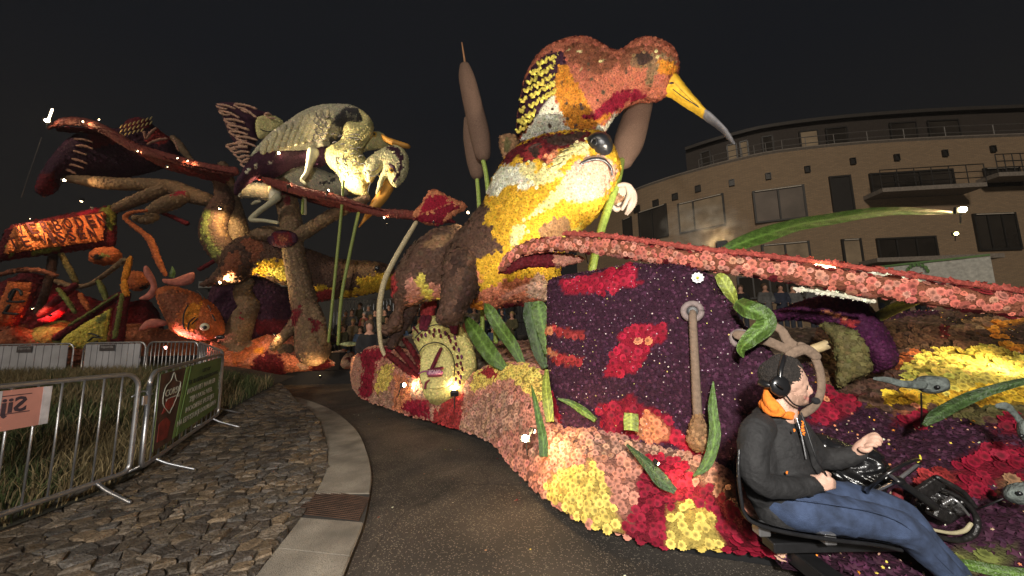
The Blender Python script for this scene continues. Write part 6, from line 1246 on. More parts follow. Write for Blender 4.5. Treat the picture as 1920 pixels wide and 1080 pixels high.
painted(dw, 'beak', tube(q4('1', 330, 830, 12.4, 10, 345, 750, 12.3, 16, 400, 745, 12.3, 10), 8), 'rust')
b4 = thing('dead_branch', 'short tan branch tip poking from the dark bird back', 'branch', P(340, 280, 12)); flowered(b4, 'limb', tube(q4('1', 1300, 395, 12, 22, 1350, 450, 12, 26, 1400, 520, 12, 22, 1440, 560, 12, 12), 8), [], 'bark', s=.07, kind=2)
wire = thing('guy_wire', 'thin taut wire hanging from the leftmost lamp', 'wire', P(60, 300, 11.6)); painted(wire, 'cable', tube(q4('p', 78, 258, 11.6, .6, 40, 370, 11.8, .6), 5, 1), (.15, .14, .13))
# ---- sign VERBODEN TE VISSEN
sg = thing('warning_sign', 'flower-covered orange sign reading VERBODEN TE VISSEN on a maroon board', 'sign', P(110, 430, 11.6))
spl = facing(110, 435, 11.6)
flowered(sg, 'board', inflate(S2(40, 210, 90, 170, 700, 45, 860, 15, 880, 40, 870, 330, 500, 370, 0, 440, -60, 440), spl, .18, 10, res=6, sm=False), [(S2(720, 60, 870, 5, 880, 100, 840, 220, 800, 200, 790, 60), 'lime'), (S2(560, 80, 720, 30, 740, 60, 640, 90), 'red'), (S2(40, 350, 60, 300, 110, 350, 80, 400), 'lime'), (S2(230, 370, 280, 320, 460, 320, 440, 360, 250, 400), 'lime')], 'maroon', s=.085, kind=1)
sp2 = facing(110, 435, 11.32)
flowered(sg, 'panel', inflate(S2(100, 190, 120, 175, 770, 75, 795, 85, 770, 275, 740, 290, 60, 380, 30, 375), sp2, .05, 6, res=5, sm=False), [], (.80, .25, .08), s=.055, kind=2)
tm = mat('dark_red_letters', (.045, .004, .005), rough=.9, bump=.8, bscale=60)
def sign_text(s, x0, y0, x1, y1, Y, size):
    pl = facing(110, 435, Y); a = pl.at(np.array(x0), np.array(y0)); b = pl.at(np.array(x1), np.array(y1)); u = b - a; v = np.cross(pl.n, u / np.linalg.norm(u)); 
    if v[2] < 0: v = -v
    cu = np.cross(u / np.linalg.norm(u), v)
    n_ = 0; adv = [.62 if c not in 'IJ' else .34 for c in s]; adv = [.35 if c == ' ' else k for c, k in zip(s, adv)]; tot = sum(adv); pos = 0
    for c_, k in zip(s, adv):
        if c_ != ' ': place_text(sg, c_, a + u * ((pos + k / 2) / tot), u, v, size, tm, bold=.006, extrude=.03, fit=np.linalg.norm(u) / tot * k * .64, name='letter')
        pos += k
sign_text('VERBODEN', 25, 434, 199, 411, 11.20, .50); sign_text('TE VISSEN', 14, 459, 182, 436, 11.20, .50)
# second sign at the left edge, seen from behind
s2 = thing('warning_sign', 'small leaning orange sign cut by the left frame edge with dark strokes', 'sign', P(30, 570, 11))
flowered(s2, 'board', inflate(S2(60, 590, 230, 600, 300, 610, 230, 760, 130, 920, -40, 930, -60, 850, 20, 700), facing(30, 570, 11), .12, 8, res=5, sm=False), [(S2(240, 590, 310, 600, 230, 780, 130, 940, 100, 920, 200, 740), 'maroon')], 'dorange', s=.08, kind=2)
for pts in ((70, 710, 80, 680, 110, 650, 150, 660, 160, 690), (110, 660, 90, 700, 70, 740), (60, 740, 120, 745, 180, 740), (0, 820, 60, 830, 130, 835), (70, 770, 50, 800, 30, 830)):
    pp = [(pts[i], pts[i + 1]) for i in range(0, len(pts), 2)]; painted(s2, 'stroke', tube(q4('2', *[v for a in pp for v in (a[0], a[1], 10.78, 9)]), 6), 'black', BLK)
# ---- carp
cp = thing('carp_sculpture', 'orange flower carp with white eye and black gill lines', 'sculpture', P(360, 600, 10.8))
flowered(cp, 'body', inflate(S2(1168, 700, 1180, 650, 1240, 625, 1320, 630, 1440, 665, 1540, 720, 1620, 780, 1660, 850, 1692, 930, 1685, 990, 1640, 1010, 1560, 1030, 1480, 1030, 1400, 1010, 1320, 980, 1270, 940, 1240, 870, 1200, 790), facing(360, 590, 10.8), .5, 30, res=4, blur=5),
         [(S2(1420, 760, 1520, 740, 1480, 860, 1440, 1000, 1380, 960, 1360, 860), 'orange'), (S2(1168, 700, 1300, 640, 1420, 700, 1300, 900, 1250, 900), 'rust'), (S2(1290, 960, 1400, 960, 1560, 1000, 1540, 1035, 1400, 1010), 'pink')], 'dorange', s=.075, kind=2)
for r_ in range(6):
    for k in range(7):
        x, y = 1215 + r_ * 36 + (k % 2) * 6, 690 + k * 40 + r_ * 14
        if not inpoly(np.array([[x, y]]), np.array([(1190, 680), (1400, 690), (1390, 940), (1280, 920), (1220, 820)]))[0]: continue
        painted(cp, 'scale_edge', tube(q4('2', x - 16, y - 14, 10.34, 2.5, x + 8, y - 4, 10.30, 3, x + 6, y + 18, 10.34, 2.5), 5, 3), (.22, .05, .02))
painted(cp, 'eye', ball(P(*S2(1535, 932)[0], 10.25), .11, 12, 8), (.7, .66, .5)); painted(cp, 'pupil', ball(P(*S2(1535, 935)[0], 10.16), .055, 10, 7), 'black', NOSE)
painted(cp, 'mouth', ball(P(*S2(1650, 1008)[0], 10.4), .12, 10, 7, (1.2, .6, .5)), 'black', NOSE)
for pts in ((1410, 770, 1380, 830, 1375, 900, 1385, 950), (1460, 860, 1420, 900, 1410, 950), (1480, 870, 1440, 910), (1560, 770, 1575, 790, 1580, 810), (1590, 840, 1600, 860, 1615, 885), (1480, 660, 1510, 690, 1525, 720)):
    pp = [(pts[i], pts[i + 1]) for i in range(0, len(pts), 2)]; painted(cp, 'gill_line', tube(q4('2', *[v for a in pp for v in (a[0], a[1], 10.28, 5)]), 5), 'black', BLK)
FIN = attr_mat('fin', rough=.6, var=.3, scale=8, bump=.6, bscale=16)
for nm, o_ in (('dorsal_fin', (1220, 570, 1300, 570, 1450, 520, 1445, 600, 1340, 625, 1235, 605)), ('tail_fin', (1080, 480, 1110, 480, 1160, 560, 1180, 640, 1160, 700, 1110, 730, 1040, 720, 1100, 680, 1130, 620, 1080, 540)), ('side_fin', (1040, 960, 1090, 890, 1160, 870, 1250, 890, 1240, 920, 1140, 940))):
    painted(cp, nm, inflate(S2(*o_), facing(300, 560, 10.7), .05, 6, res=2.5), (.48, .16, .12), FIN)
c2 = thing('fish_sculpture', 'dark orange fish curled behind the carp', 'sculpture', P(265, 535, 11.8)); flowered(c2, 'body', inflate(S2(960, 520, 1060, 520, 1110, 560, 1120, 620, 1060, 660, 980, 650, 940, 600), facing(265, 535, 11.8), .3, 14, res=3), [(S2(1040, 640, 1110, 600, 1100, 660), 'black')], 'dorange', s=.08, kind=2)
c3 = thing('fish_sculpture', 'round orange fish head with open black mouth under the sign', 'sculpture', P(200, 480, 12)); flowered(c3, 'head', inflate(S2(665, 400, 700, 350, 780, 335, 870, 345, 920, 400, 880, 450, 800, 470, 720, 460, 680, 440), facing(200, 480, 12), .35, 14, res=3), [(S2(665, 410, 740, 380, 800, 410, 740, 430), 'black'), (S2(735, 370, 780, 380, 830, 400, 790, 415, 740, 395), 'moss')], 'dorange', s=.08, kind=2)
# ---- crossing sticks, claws and junk
def stick(label, pts, col, nm='stick', cat='stick', n=8, s=.07, grp='sticks and poles piled on the rear float'):
    t = thing(nm, label, cat, P(pts[0][0] / 4, 380 + pts[0][1] / 4, pts[0][2]), grp); flowered(t, 'pole', tube([(a / 4, 380 + b / 4, Y, r / 4) for a, b, Y, r in pts], n), [], col, s=s, kind=2); return t
stick('jointed orange crayfish arm bending down right of the sign', [(1100, 60, 11.4, 8), (1000, 70, 11.4, 12), (945, 100, 11.4, 16), (950, 130, 11.4, 14), (1010, 180, 11.4, 16), (1090, 240, 11.3, 18), (1130, 290, 11.3, 22), (1160, 360, 11.3, 20), (1190, 440, 11.3, 20), (1240, 540, 11.3, 12)], 'dorange', 'crayfish_arm', 'sculpture')
stick('upper yellow-orange stick below the sign corner', [(980, 410, 11.2, 12), (965, 460, 11.2, 18), (945, 540, 11.2, 20), (930, 580, 11.2, 16)], 'orange')
stick('lower yellow-orange stick standing above the yellow panel', [(930, 590, 11.1, 14), (935, 640, 11.1, 20), (950, 690, 11.1, 16)], 'orange')
stick('dark maroon post under the right of the sign', [(940, 690, 11.2, 30), (905, 840, 11.2, 36), (880, 1040, 11.2, 36)], 'maroon')
stick('moss-green strip along the maroon post', [(915, 690, 10.95, 10), (890, 850, 10.9, 12), (860, 1010, 10.9, 12)], 'moss')
stick('long diagonal maroon beam with a green edge', [(900, 690, 11.3, 22), (700, 820, 11.3, 26), (560, 930, 11.3, 28), (430, 1010, 11.3, 26)], 'maroon')
stick('thin moss-green edge along the diagonal beam', [(880, 690, 11.0, 7), (680, 820, 11.0, 8), (520, 920, 11.0, 8)], 'moss')
stick('olive stick leaning left of centre in the dark pile', [(460, 390, 11.6, 16), (520, 500, 11.6, 18), (570, 600, 11.6, 16)], 'olive')
stick('brown stick rising under the left of the sign', [(400, 390, 11.6, 26), (380, 520, 11.6, 24), (350, 640, 11.6, 22), (290, 820, 11.6, 24)], 'dbrown')
stick('brown mossy twig crossing below the round fish', [(930, 430, 11.5, 18), (800, 530, 11.5, 16), (680, 610, 11.5, 16), (560, 630, 11.5, 14), (430, 590, 11.5, 18)], 'bark')
stick('orange and maroon rod at left over the leaning sign', [(0, 540, 11.2, 14), (150, 505, 11.2, 18), (300, 510, 11.2, 16), (420, 545, 11.2, 14)], 'rust')
stick('dark pole crossing the pile from lower left', [(300, 840, 11.2, 20), (440, 720, 11.2, 22), (560, 620, 11.2, 20)], 'maroon')
stick('pale moss stick under the pile centre', [(440, 650, 11, 12), (500, 730, 11, 14), (560, 820, 11, 12)], 'moss')
stick('orange stake in the dark pile', [(600, 690, 11, 12), (640, 760, 11, 16), (665, 800, 11, 10)], 'dorange')
stick('green mossy twig standing near the curled fish', [(740, 590, 11.3, 12), (770, 650, 11.3, 18), (800, 730, 11.3, 14)], 'moss')
stick('maroon bar hanging out in the dark above the carp', [(1200, 70, 12, 14), (1300, 110, 12, 14), (1400, 155, 12, 18)], 'maroon')
stick('dark bar behind the carp running up to the otter', [(1500, 500, 12.4, 14), (1620, 430, 12.4, 14)], 'maroon')
stick('red glowing petal-covered log low in the pile', [(300, 880, 11.3, 14), (380, 870, 11.3, 26), (480, 800, 11.3, 18)], 'red', 'log', 'log')
yp = thing('yellow_panel', 'yellow-green flower panel painted with a black bare tree', 'panel', P(180, 620, 10.9))
flowered(yp, 'panel', inflate(S2(840, 790, 820, 900, 800, 1040, 640, 1100, 440, 1080, 480, 1010, 640, 900), facing(180, 620, 10.9), .1, 8, res=4, sm=False), [(S2(720, 840, 800, 820, 790, 900, 730, 900), 'moss')], 'lemon', s=.07, kind=2)
for pts in ((615, 1090, 615, 1020, 600, 990), (615, 1020, 660, 980, 740, 1000), (640, 990, 620, 965, 580, 975), (600, 1000, 560, 1010, 540, 1040), (660, 1040, 700, 1010, 760, 1015), (620, 1060, 570, 1070, 550, 1100), (650, 1100, 680, 1060, 730, 1040)):
    pp = [(pts[i], pts[i + 1]) for i in range(0, len(pts), 2)]; painted(yp, 'painted_branch', tube(q4('2', *[v for a in pp for v in (a[0], a[1], 10.74, 6)]), 5), 'black', BLK)
bk2 = thing('flower_heap', 'dark heap of maroon and brown flowers behind the sticks', 'flower heap', P(150, 600, 12.6))
flowered(bk2, 'heap', inflate(S2(-60, 620, 200, 520, 420, 560, 640, 700, 760, 740, 900, 760, 1100, 720, 1180, 800, 1250, 1000, 1200, 1080, 0, 1080, -60, 1000), facing(150, 600, 12.8), .4, 30, res=7, sm=False), [(S2(300, 700, 500, 680, 520, 820, 350, 900), 'crimson'), (S2(0, 900, 200, 920, 200, 1000, 0, 1000), 'rust')], 'maroon', s=.12, kind=2)
sd = thing('dark_flower_heap', 'purple shaded flower heap under the lying otter', 'flower heap', P(480, 560, 12.6))
flowered(sd, 'heap', inflate(q('p', 395, 540, 430, 510, 480, 508, 540, 545, 560, 600, 640, 640, 560, 650, 440, 650, 380, 600), facing(480, 570, 12.9), .4, 24, res=6, sm=False), [(q('p', 480, 600, 540, 600, 530, 630, 480, 630), 'maroon')], 'purple', s=.11, kind=2)
lf = thing('small_leaf', 'small green leaf blade above the carp', 'leaf', P(322, 510, 11)); leafobj(lf, 'blade', q3('2', 1285, 560, 11, 1295, 520, 11, 1290, 475, 11), [4, 4, .5], 'green')
fr = thing('fish_sculpture', 'small pale green fish lying at the end of rear float', 'sculpture', P(650, 645, 10)); painted(fr, 'body', inflate(q('4', 860, 830, 900, 815, 960, 812, 980, 825, 960, 840, 900, 842), facing(650, 645, 10), .08, 5, res=2), (.33, .36, .18), TAD)
# ================================================================ THE DRIVER AND HIS SEAT
DY = 1.98
def e4(*v, dy=0.0):       # zoom 'e' pixels: x, y, depth offset, radius
    return tube([(1360 + v[i] / 2.455, 640 + v[i + 1] / 2.455, DY + v[i + 2] + dy, v[i + 3] / 2.455) for i in range(0, len(v), 4)], 16, 5)
def PE(x, y, d=0.0): return P(1360 + x / 2.455, 640 + y / 2.455, DY + d)
dr = thing('person', 'driver in dark jacket, orange collar, jeans and black headset sitting on the float side', 'person', PE(250, 800))
U = .0
px2m = DY / F / 2.455
def eb(x, y, d, r, sc=(1, 1, 1), n=16, m=12, R=None): return ball(PE(x, y, d), r * px2m, n, m, sc, R)
Ry = lambda a: np.array([[math.cos(a), 0, math.sin(a)], [0, 1, 0], [-math.sin(a), 0, math.cos(a)]])
head = [eb(268, 165, 0, 84, (1.04, .84, .93)), eb(302, 185, 0, 68, (.92, .84, 1.15)), eb(318, 236, 0, 50, (.95, .86, .92)), eb(352, 274, 0, 20, (1.05, 1.3, .85)),
        eb(338, 190, 0, 32, (.8, 1.5, 1.2)),
        e4(352, 160, 0, 16, 362, 176, 0, 15, 366, 190, 0, 8), e4(362, 190, 0, 9, 382, 215, 0, 11, 393, 232, 0, 9.5, 380, 240, 0, 9), e4(368, 235, 0, 14, 374, 250, 0, 11, 378, 256, 0, 7), e4(372, 262, 0, 11, 378, 266, 0, 7), e4(362, 262, 0, 18, 368, 285, 0, 13),
        e4(270, 250, .0, 48, 262, 290, .0, 46, 250, 330, .02, 52), e4(300, 268, 0, 44, 330, 272, 0, 30, 352, 278, 0, 18), e4(288, 300, 0, 36, 280, 340, 0, 44)]
for s in (-1, 1): head.append(eb(352, 196, s * .035, 11, (.8, 1.3, 1)))
def finger(pts): return e4(*pts)
rh = [e4(410, 640, -.10, 24, 440, 648, -.12, 30, 462, 650, -.12, 27)]                       # near hand closing on the cable
rh += [e4(440, 628, -.12, 14, 462, 610, -.13, 12, 478, 612, -.10, 9)] + [e4(455, 636 + k * 13, -.12 - .006 * k, 13, 482, 636 + k * 11, -.14, 11.5, 497, 646 + k * 8, -.11, 9.5, 488, 654 + k * 7, -.08, 8) for k in range(4)]
lh = [e4(600, 515, .16, 21, 625, 490, .14, 25, 650, 470, .13, 24)]
lh += [e4(640, 455, .13, 12, 668, 436, .12, 11, 690, 428, .11, 10, 702, 436, .10, 8), e4(655, 458, .12, 12, 685, 440, .10, 11, 708, 444, .09, 9.5, 716, 462, .09, 7.5), e4(660, 470, .11, 12, 688, 456, .09, 11, 706, 462, .08, 9, 710, 476, .08, 7), e4(655, 482, .10, 11, 680, 474, .085, 9.5, 692, 482, .08, 7.5), e4(628, 498, .10, 13, 650, 502, .08, 11, 670, 492, .075, 8)]
core = [e4(245, 330, .04, 50, 235, 400, .06, 75, 250, 500, .05, 78, 255, 600, .05, 74, 262, 700, .05, 62)] + \
       [e4(160, 420, -.08, 30, 150, 540, -.12, 28, 175, 650, -.12, 25, 300, 668, -.12, 20, 410, 640, -.10, 24), e4(330, 430, .20, 30, 400, 520, .24, 26, 500, 535, .21, 22, 600, 515, .165, 19)] + \
       [e4(290, 765, -.03, 46, 500, 800, -.06, 52, 780, 842, -.06, 46, 900, 940, -.05, 38, 1010, 1040, -.04, 32, 1120, 1140, -.04, 28), e4(320, 740, .11, 44, 560, 720, .14, 48, 820, 790, .13, 42, 930, 930, .12, 36, 1060, 1080, .12, 30)]
SKN = mat('driver_skin', (.56, .34, .25), rough=.5, var=.14, scale=14, bump=.25, bscale=220, spec=.4)
n = SKN.node_tree.nodes; n['Principled BSDF'].inputs['Subsurface Weight'].default_value = .12; n['Principled BSDF'].inputs['Subsurface Radius'].default_value = (.02, .008, .004)
me = remesh('body', join(head + rh + lh + core), .005, 2); v = me_arrays(me); SKV = attr_mat('driver_skin', rough=.5, var=.10, scale=18, bump=.25, bscale=220, spec=.4)
sc_ = np.tile((.58, .36, .27), (len(v), 1)); px_ = proj(v)
for poly_, c_ in ((E_(275, 215, 300, 235, 330, 245, 352, 248, 372, 246, 392, 262, 388, 300, 340, 312, 290, 306, 268, 270), (.33, .205, .15)), (E_(362, 254, 384, 252, 388, 262, 380, 272, 364, 268), (.50, .21, .17)), (E_(380, 215, 402, 225, 402, 242, 384, 242), (.60, .32, .24))):
    k_ = inpoly(px_ + rng.normal(0, 1.2, px_.shape), poly_) & (v[:, 1] < DY + .2); sc_[k_] = c_
setcol(me, sc_); me.name = 'body'; o = link('body', me, SKV, dr, smooth=True)
# jacket
JK = mat('softshell_jacket', (.014, .0135, .014), rough=.8, var=.25, scale=9, bump=.9, bscale=18)
jk = [e4(205, 345, .02, 52, 290, 372, .02, 44), e4(215, 330, .02, 46, 205, 355, .04, 72, 215, 420, .05, 106, 232, 500, .05, 118, 238, 580, .05, 120, 240, 660, .05, 118, 238, 730, .05, 108, 245, 775, .03, 92),
      e4(300, 380, .05, 60, 325, 480, .05, 72, 350, 560, .05, 70, 345, 640, .05, 66), e4(150, 380, .0, 48, 150, 470, -.0, 64, 160, 600, .0, 72, 170, 690, .03, 66),
      e4(165, 395, -.06, 62, 140, 430, -.10, 66, 128, 520, -.13, 62, 135, 600, -.14, 58, 175, 655, -.14, 52, 270, 672, -.13, 46, 350, 668, -.12, 40, 412, 658, -.11, 35),
      e4(320, 400, .16, 56, 370, 470, .22, 56, 430, 530, .24, 50, 520, 538, .21, 43, 612, 514, .165, 33)]
me = remesh('jacket', join(jk), .010, 4); v = me_arrays(me)
ph = v[:, 0] * 34 + v[:, 2] * 21; nn = np.zeros(len(v) * 3); me.vertices.foreach_get('normal', nn); nn = nn.reshape(-1, 3)
def ridge(t): return (1 - np.abs(np.sin(t))) ** 3
amp = .0045 * (ridge(v[:, 2] * 38 + np.sin(v[:, 0] * 22) * 1.6 + v[:, 1] * 9) * (.5 + .5 * np.sin(v[:, 0] * 13 + 1)) + ridge(v[:, 0] * 30 + v[:, 2] * 26 + np.sin(v[:, 2] * 19) * 1.5) * (.5 + .5 * np.cos(v[:, 2] * 11)))
v += nn * amp[:, None] * 1.5
me.vertices.foreach_set('co', v.astype(np.float32).ravel()); me.update(); link('jacket', me, JK, dr, smooth=True)
def fold(pts, r): return painted(dr, 'jacket_fold', e4(*[k for p_ in pts for k in (p_[0], p_[1], p_[2], r)]), (.019, .019, .021), JK)
OR = mat('orange_fleece', (.78, .20, .018), rough=.9, var=.12, scale=30, bump=.5, bscale=60)
col_ = [e4(182, 250, .0, 11, 184, 300, -.03, 17, 208, 328, -.065, 15, 250, 338, -.08, 11), e4(205, 262, -.045, 13, 230, 290, -.075, 16, 262, 325, -.085, 14), e4(190, 225, -.02, 12, 196, 270, -.05, 20, 222, 310, -.08, 20), e4(255, 338, -.07, 9, 290, 335, -.05, 12, 322, 330, -.02, 13), e4(290, 345, -.04, 15, 318, 335, -.01, 13, 326, 325, .03, 12), e4(262, 338, -.06, 14, 300, 348, -.05, 14), e4(180, 290, .0, 24, 200, 310, .06, 24, 260, 330, .12, 16)]
me = remesh('collar', join(col_), .0055, 3); link('collar', me, OR, dr, smooth=True)
painted(dr, 'zip', e4(328, 352, -.085, 3, 350, 430, -.10, 3, 372, 540, -.11, 3), (.10, .09, .08), METAL)
for k, (x, y, dx, dy) in enumerate([(352, 368, 8, 14), (362, 388, -10, 12), (350, 405, 12, 8), (365, 420, -8, 12), (316, 405, 3, 9), (285, 600, -3, 10)]):
    painted(dr, 'jacket_emblem', e4(x, y, -.112 if k < 4 else -.128, 3.2, x + dx, y + dy / 2, -.114 if k < 4 else -.13, 3.6, x + dx * .2, y + dy, -.112 if k < 4 else -.128, 3), (.75, .19, .02), OR)
# jeans
JN = mat('blue_denim', (.036, .056, .112), rough=.85, var=.45, scale=16, bump=.35, bscale=260)
jn = [e4(230, 740, .03, 76, 330, 770, -.04, 82, 500, 795, -.06, 78, 650, 820, -.06, 72, 780, 850, -.06, 68, 850, 890, -.06, 62, 920, 960, -.05, 56, 1010, 1050, -.05, 50, 1120, 1160, -.04, 44),
      e4(240, 730, .06, 70, 420, 720, .13, 70, 600, 730, .14, 66, 780, 780, .13, 60, 850, 830, .12, 56, 920, 920, .12, 52, 1010, 1010, .11, 48, 1120, 1130, .11, 42)]
me = remesh('jeans', join(jn), .012, 4); v = me_arrays(me); nn = np.zeros(len(v) * 3); me.vertices.foreach_get('normal', nn); nn = nn.reshape(-1, 3)
amp = ridge(v[:, 0] * 24 + v[:, 2] * 40 + np.sin(v[:, 0] * 17 + v[:, 1] * 12) * 1.8) * (.4 + .6 * np.sin(v[:, 0] * 9) ** 2) * .0065
v += nn * amp[:, None]
me.vertices.foreach_set('co', v.astype(np.float32).ravel()); me.update(); link('jeans', me, JN, dr, smooth=True)
painted(dr, 'side_seam', e4(300, 722, -.155, 1.6, 500, 752, -.165, 1.6, 700, 790, -.155, 1.6, 830, 850, -.14, 1.6, 930, 950, -.12, 1.6, 1050, 1070, -.11, 1.6), (.03, .05, .11), JN)
SH = mat('black_shoe', (.015, .015, .015), rough=.5)
for d in (-.04, .11): painted(dr, 'shoe', e4(1120, 1165, d, 34, 1160, 1190, d, 36, 1230, 1200, d, 30, 1260, 1200, d, 22), 'black', SH)
# hair, ear cup, glasses, stubble
HR = mat('short_hair', (.022, .017, .014), rough=.85, var=.5, scale=60, bump=.9, bscale=160)
hm = [eb(252, 152, 0, 88, (1.02, .86, .80)), eb(228, 178, 0, 62, (.82, 1.0, 1.0)), e4(200, 180, 0, 24, 212, 222, 0, 31, 224, 246, 0, 26), e4(250, 104, 0, 44, 300, 104, 0, 34, 335, 116, 0, 17), e4(270, 120, -.045, 30, 282, 160, -.055, 20, 284, 195, -.062, 12)]
me = remesh('hair', join(hm), .0055, 2)
v = me_arrays(me); nn = np.zeros(len(v) * 3); me.vertices.foreach_get('normal', nn); v += nn.reshape(-1, 3) * rng.normal(0, .0016, (len(v), 1)); me.vertices.foreach_set('co', v.astype(np.float32).ravel()); me.update(); link('hair', me, HR, dr, smooth=False)
EARM = mat('headset_plastic', (.010, .010, .011), rough=.28, var=.2, spec=.6)
he = thing('headset', 'black ear defender headset with boom microphone worn by the driver', 'headset', PE(250, 205))
for s in (-1, 1):
    c = painted(he, 'ear_cup', eb(252, 206, s * .088, 44, (1, .50, 1.0), 18, 12), 'black', EARM); painted(c, 'cushion', eb(252, 206, s * .070, 47, (1, .35, 1.0), 18, 10), 'black', RUB)
painted(c, 'cup_ridge', e4(236, 190, -.135, 3, 250, 205, -.138, 3, 268, 218, -.135, 3), (.04, .04, .04), EARM)
painted(he, 'headband', tube([(*PE(250, 190, -.095), .008), (*PE(255, 130, -.085), .011), (*PE(266, 84, -.045), .013), (*PE(268, 68, 0), .013), (*PE(266, 84, .045), .013), (*PE(255, 130, .085), .011), (*PE(250, 190, .095), .008)], 10, 5, flat=1, raw=True), 'black', EARM)
painted(he, 'boom', e4(270, 235, -.10, 4, 310, 285, -.095, 3.5, 350, 300, -.08, 3.5, 385, 290, -.05, 3.5, 405, 275, -.02, 4), 'black', EARM); painted(he, 'neck_pad', e4(165, 190, -.03, 16, 190, 200, -.06, 15, 225, 205, -.08, 12), 'black', EARM)
painted(he, 'microphone', eb(416, 274, -.02, 17, (1, 1, .9), 12, 9), 'black', RUB)
painted(he, 'cable', e4(350, 330, -.10, 3, 385, 440, -.14, 3.2, 420, 540, -.16, 3.4, 455, 600, -.15, 4, 470, 630, -.13, 4), 'black', BLK)
gl_ = thing('glasses', 'thin rimmed glasses on the driver nose', 'glasses', PE(365, 205))
GLR = mat('glasses_rim', (.05, .045, .04), rough=.3, metal=.6)
for s in (-1, 1):
    painted(gl_, 'temple', e4(292, 188, s * .083, 2.2, 335, 196, s * .074, 2.2, 362, 201, s * .060, 2.2), 'black', GLR)
    rc = PE(371, 208, s * .036); painted(gl_, 'rim', tube([(*(rc + np.array([-.011 * math.cos(a), .024 * math.cos(a) * s, .018 * math.sin(a)])), .0019) for a in np.linspace(0, 2 * math.pi, 17)], 6, 1, raw=True, caps=False), 'black', GLR)
painted(gl_, 'bridge', e4(380, 203, -.008, 2, 384, 202, 0, 2, 380, 203, .008, 2), 'black', GLR)
for nm, x, y, d, r, c in (('eye_white', 357, 206, -.040, 9, (.6, .55, .5)), ('iris', 362, 206, -.045, 4.8, (.03, .02, .015))): painted(dr, nm, eb(x, y, d, r, (.9, .9, .7)), c, NOSE)
painted(dr, 'eyebrow', e4(332, 184, -.060, 4, 350, 178, -.052, 5, 368, 182, -.034, 4.5), (.03, .022, .018), HR)
painted(dr, 'eyelid', e4(344, 200, -.045, 3, 354, 196, -.047, 3.2, 364, 202, -.038, 2.5), (.42, .2, .14), SKN)
painted(dr, 'mouth_line', e4(352, 260, -.030, 2, 366, 258, -.022, 2.6, 376, 257, -.008, 2.5), (.28, .08, .07))
# seat
se = thing('driver_seat', 'black bucket seat hung on the side of the float', 'seat', PE(300, 900))
SEAT = mat('seat_plastic', (.012, .012, .013), rough=.35, var=.3, bump=.2, bscale=90)
rows_ = []
for d in (-.20, -.14, .1, .30, .36):
    lip = .035 if abs(d - .08) > .2 else 0
    rows_.append([P(1360 + x / 2.455, 640 + (y - lip * 260) / 2.455, DY + d) for x, y in ((66, 515), (62, 600), (72, 700), (88, 780), (140, 830), (280, 872), (500, 905), (700, 930), (800, 950))])
V, Fc = sheetw(rows_, 5, 3, .02); link('shell', meshf('shell', V, Fc), SEAT, se, smooth=True)
painted(se, 'rim', e4(64, 500, -.2, 6, 60, 600, -.21, 7, 72, 720, -.21, 7, 90, 795, -.21, 7, 142, 840, -.21, 8, 280, 880, -.21, 8, 500, 915, -.21, 8, 700, 938, -.21, 7, 810, 962, -.2, 7), 'black', SEAT)
for x in (165, 465): link('mounting', meshf('mounting', *box(PE(x, 900 if x > 300 else 862, -.12), (.055, .06, .05), bev=.006)), METAL, se)
link('bracket', meshf('bracket', *box(PE(470, 925, .06), (.62, .10, .05), rotz(0), bev=.006)), BLK, se); link('bracket', meshf('bracket', *box(PE(300, 960, .25), (.1, .6, .08), bev=.006)), BLK, se)
# black bag
bgm = mat('black_leather', (.010, .010, .011), rough=.25, var=.2, bump=.9, bscale=11, spec=.7)
bg_ = thing('bag', 'shiny crumpled black leather bag behind the driver lap', 'bag', PE(600, 560, .3))
V, Fc = inflate(E_(400, 440, 450, 425, 520, 450, 600, 480, 690, 500, 740, 550, 765, 620, 740, 690, 660, 705, 560, 700, 470, 690, 400, 600), facing(1600, 870, DY + .38), .10, 22, res=3, blur=2)
V = V + np.stack([0 * V[:, 0], np.sin(V[:, 0] * 60 + np.sin(V[:, 2] * 45) * 3) * .012, np.sin(V[:, 0] * 33 + V[:, 2] * 50) * .004], -1)
link('bag_body', meshf('bag_body', V, Fc), bgm, bg_, smooth=True); painted(bg_, 'strap', e4(410, 440, .28, 6, 470, 540, .24, 7, 560, 640, .22, 7, 640, 690, .22, 7), 'black', bgm)
# steering wheel
sw = thing('steering_wheel', 'black steering wheel tilted before the driver', 'steering wheel', PE(780, 630))
pts = []; 
for a in np.linspace(0, 2 * math.pi, 33): x = 775 + 132 * math.cos(a) * .80 * 1.15; y = 622 - 72 * math.cos(a) * 1.0 + 0 ; pts.append((*(PE(x, y + 30 * math.sin(a), .06 + .19 * math.sin(a))), .008))
painted(sw, 'rim', tube(pts, 10, 1, raw=True, caps=False), 'black', EARM)
hubp = PE(790, 640, .07); painted(sw, 'hub', ball(hubp, .035, 12, 8, (1, 1, .6)), 'black', EARM)
for a in (0.3, 2.4, 4.5): x = 775 + 122 * math.cos(a); y = 622 - 72 * math.cos(a); painted(sw, 'spoke', tube([(*hubp, .009), (*PE(x, y + 30 * math.sin(a), .06 + .19 * math.sin(a)), .008)], 8, 1, raw=True), (.03, .03, .03), METAL)
painted(sw, 'column', tube([(*hubp, .018), (*PE(880, 700, .1), .02), (*PE(960, 760, .15), .022)], 10, 2, raw=True), 'black', BLK)
painted(sw, 'yellow_tag', e4(895, 525, .0, 3, 898, 540, .0, 4, 886, 556, .0, 3), (.5, .45, .04))
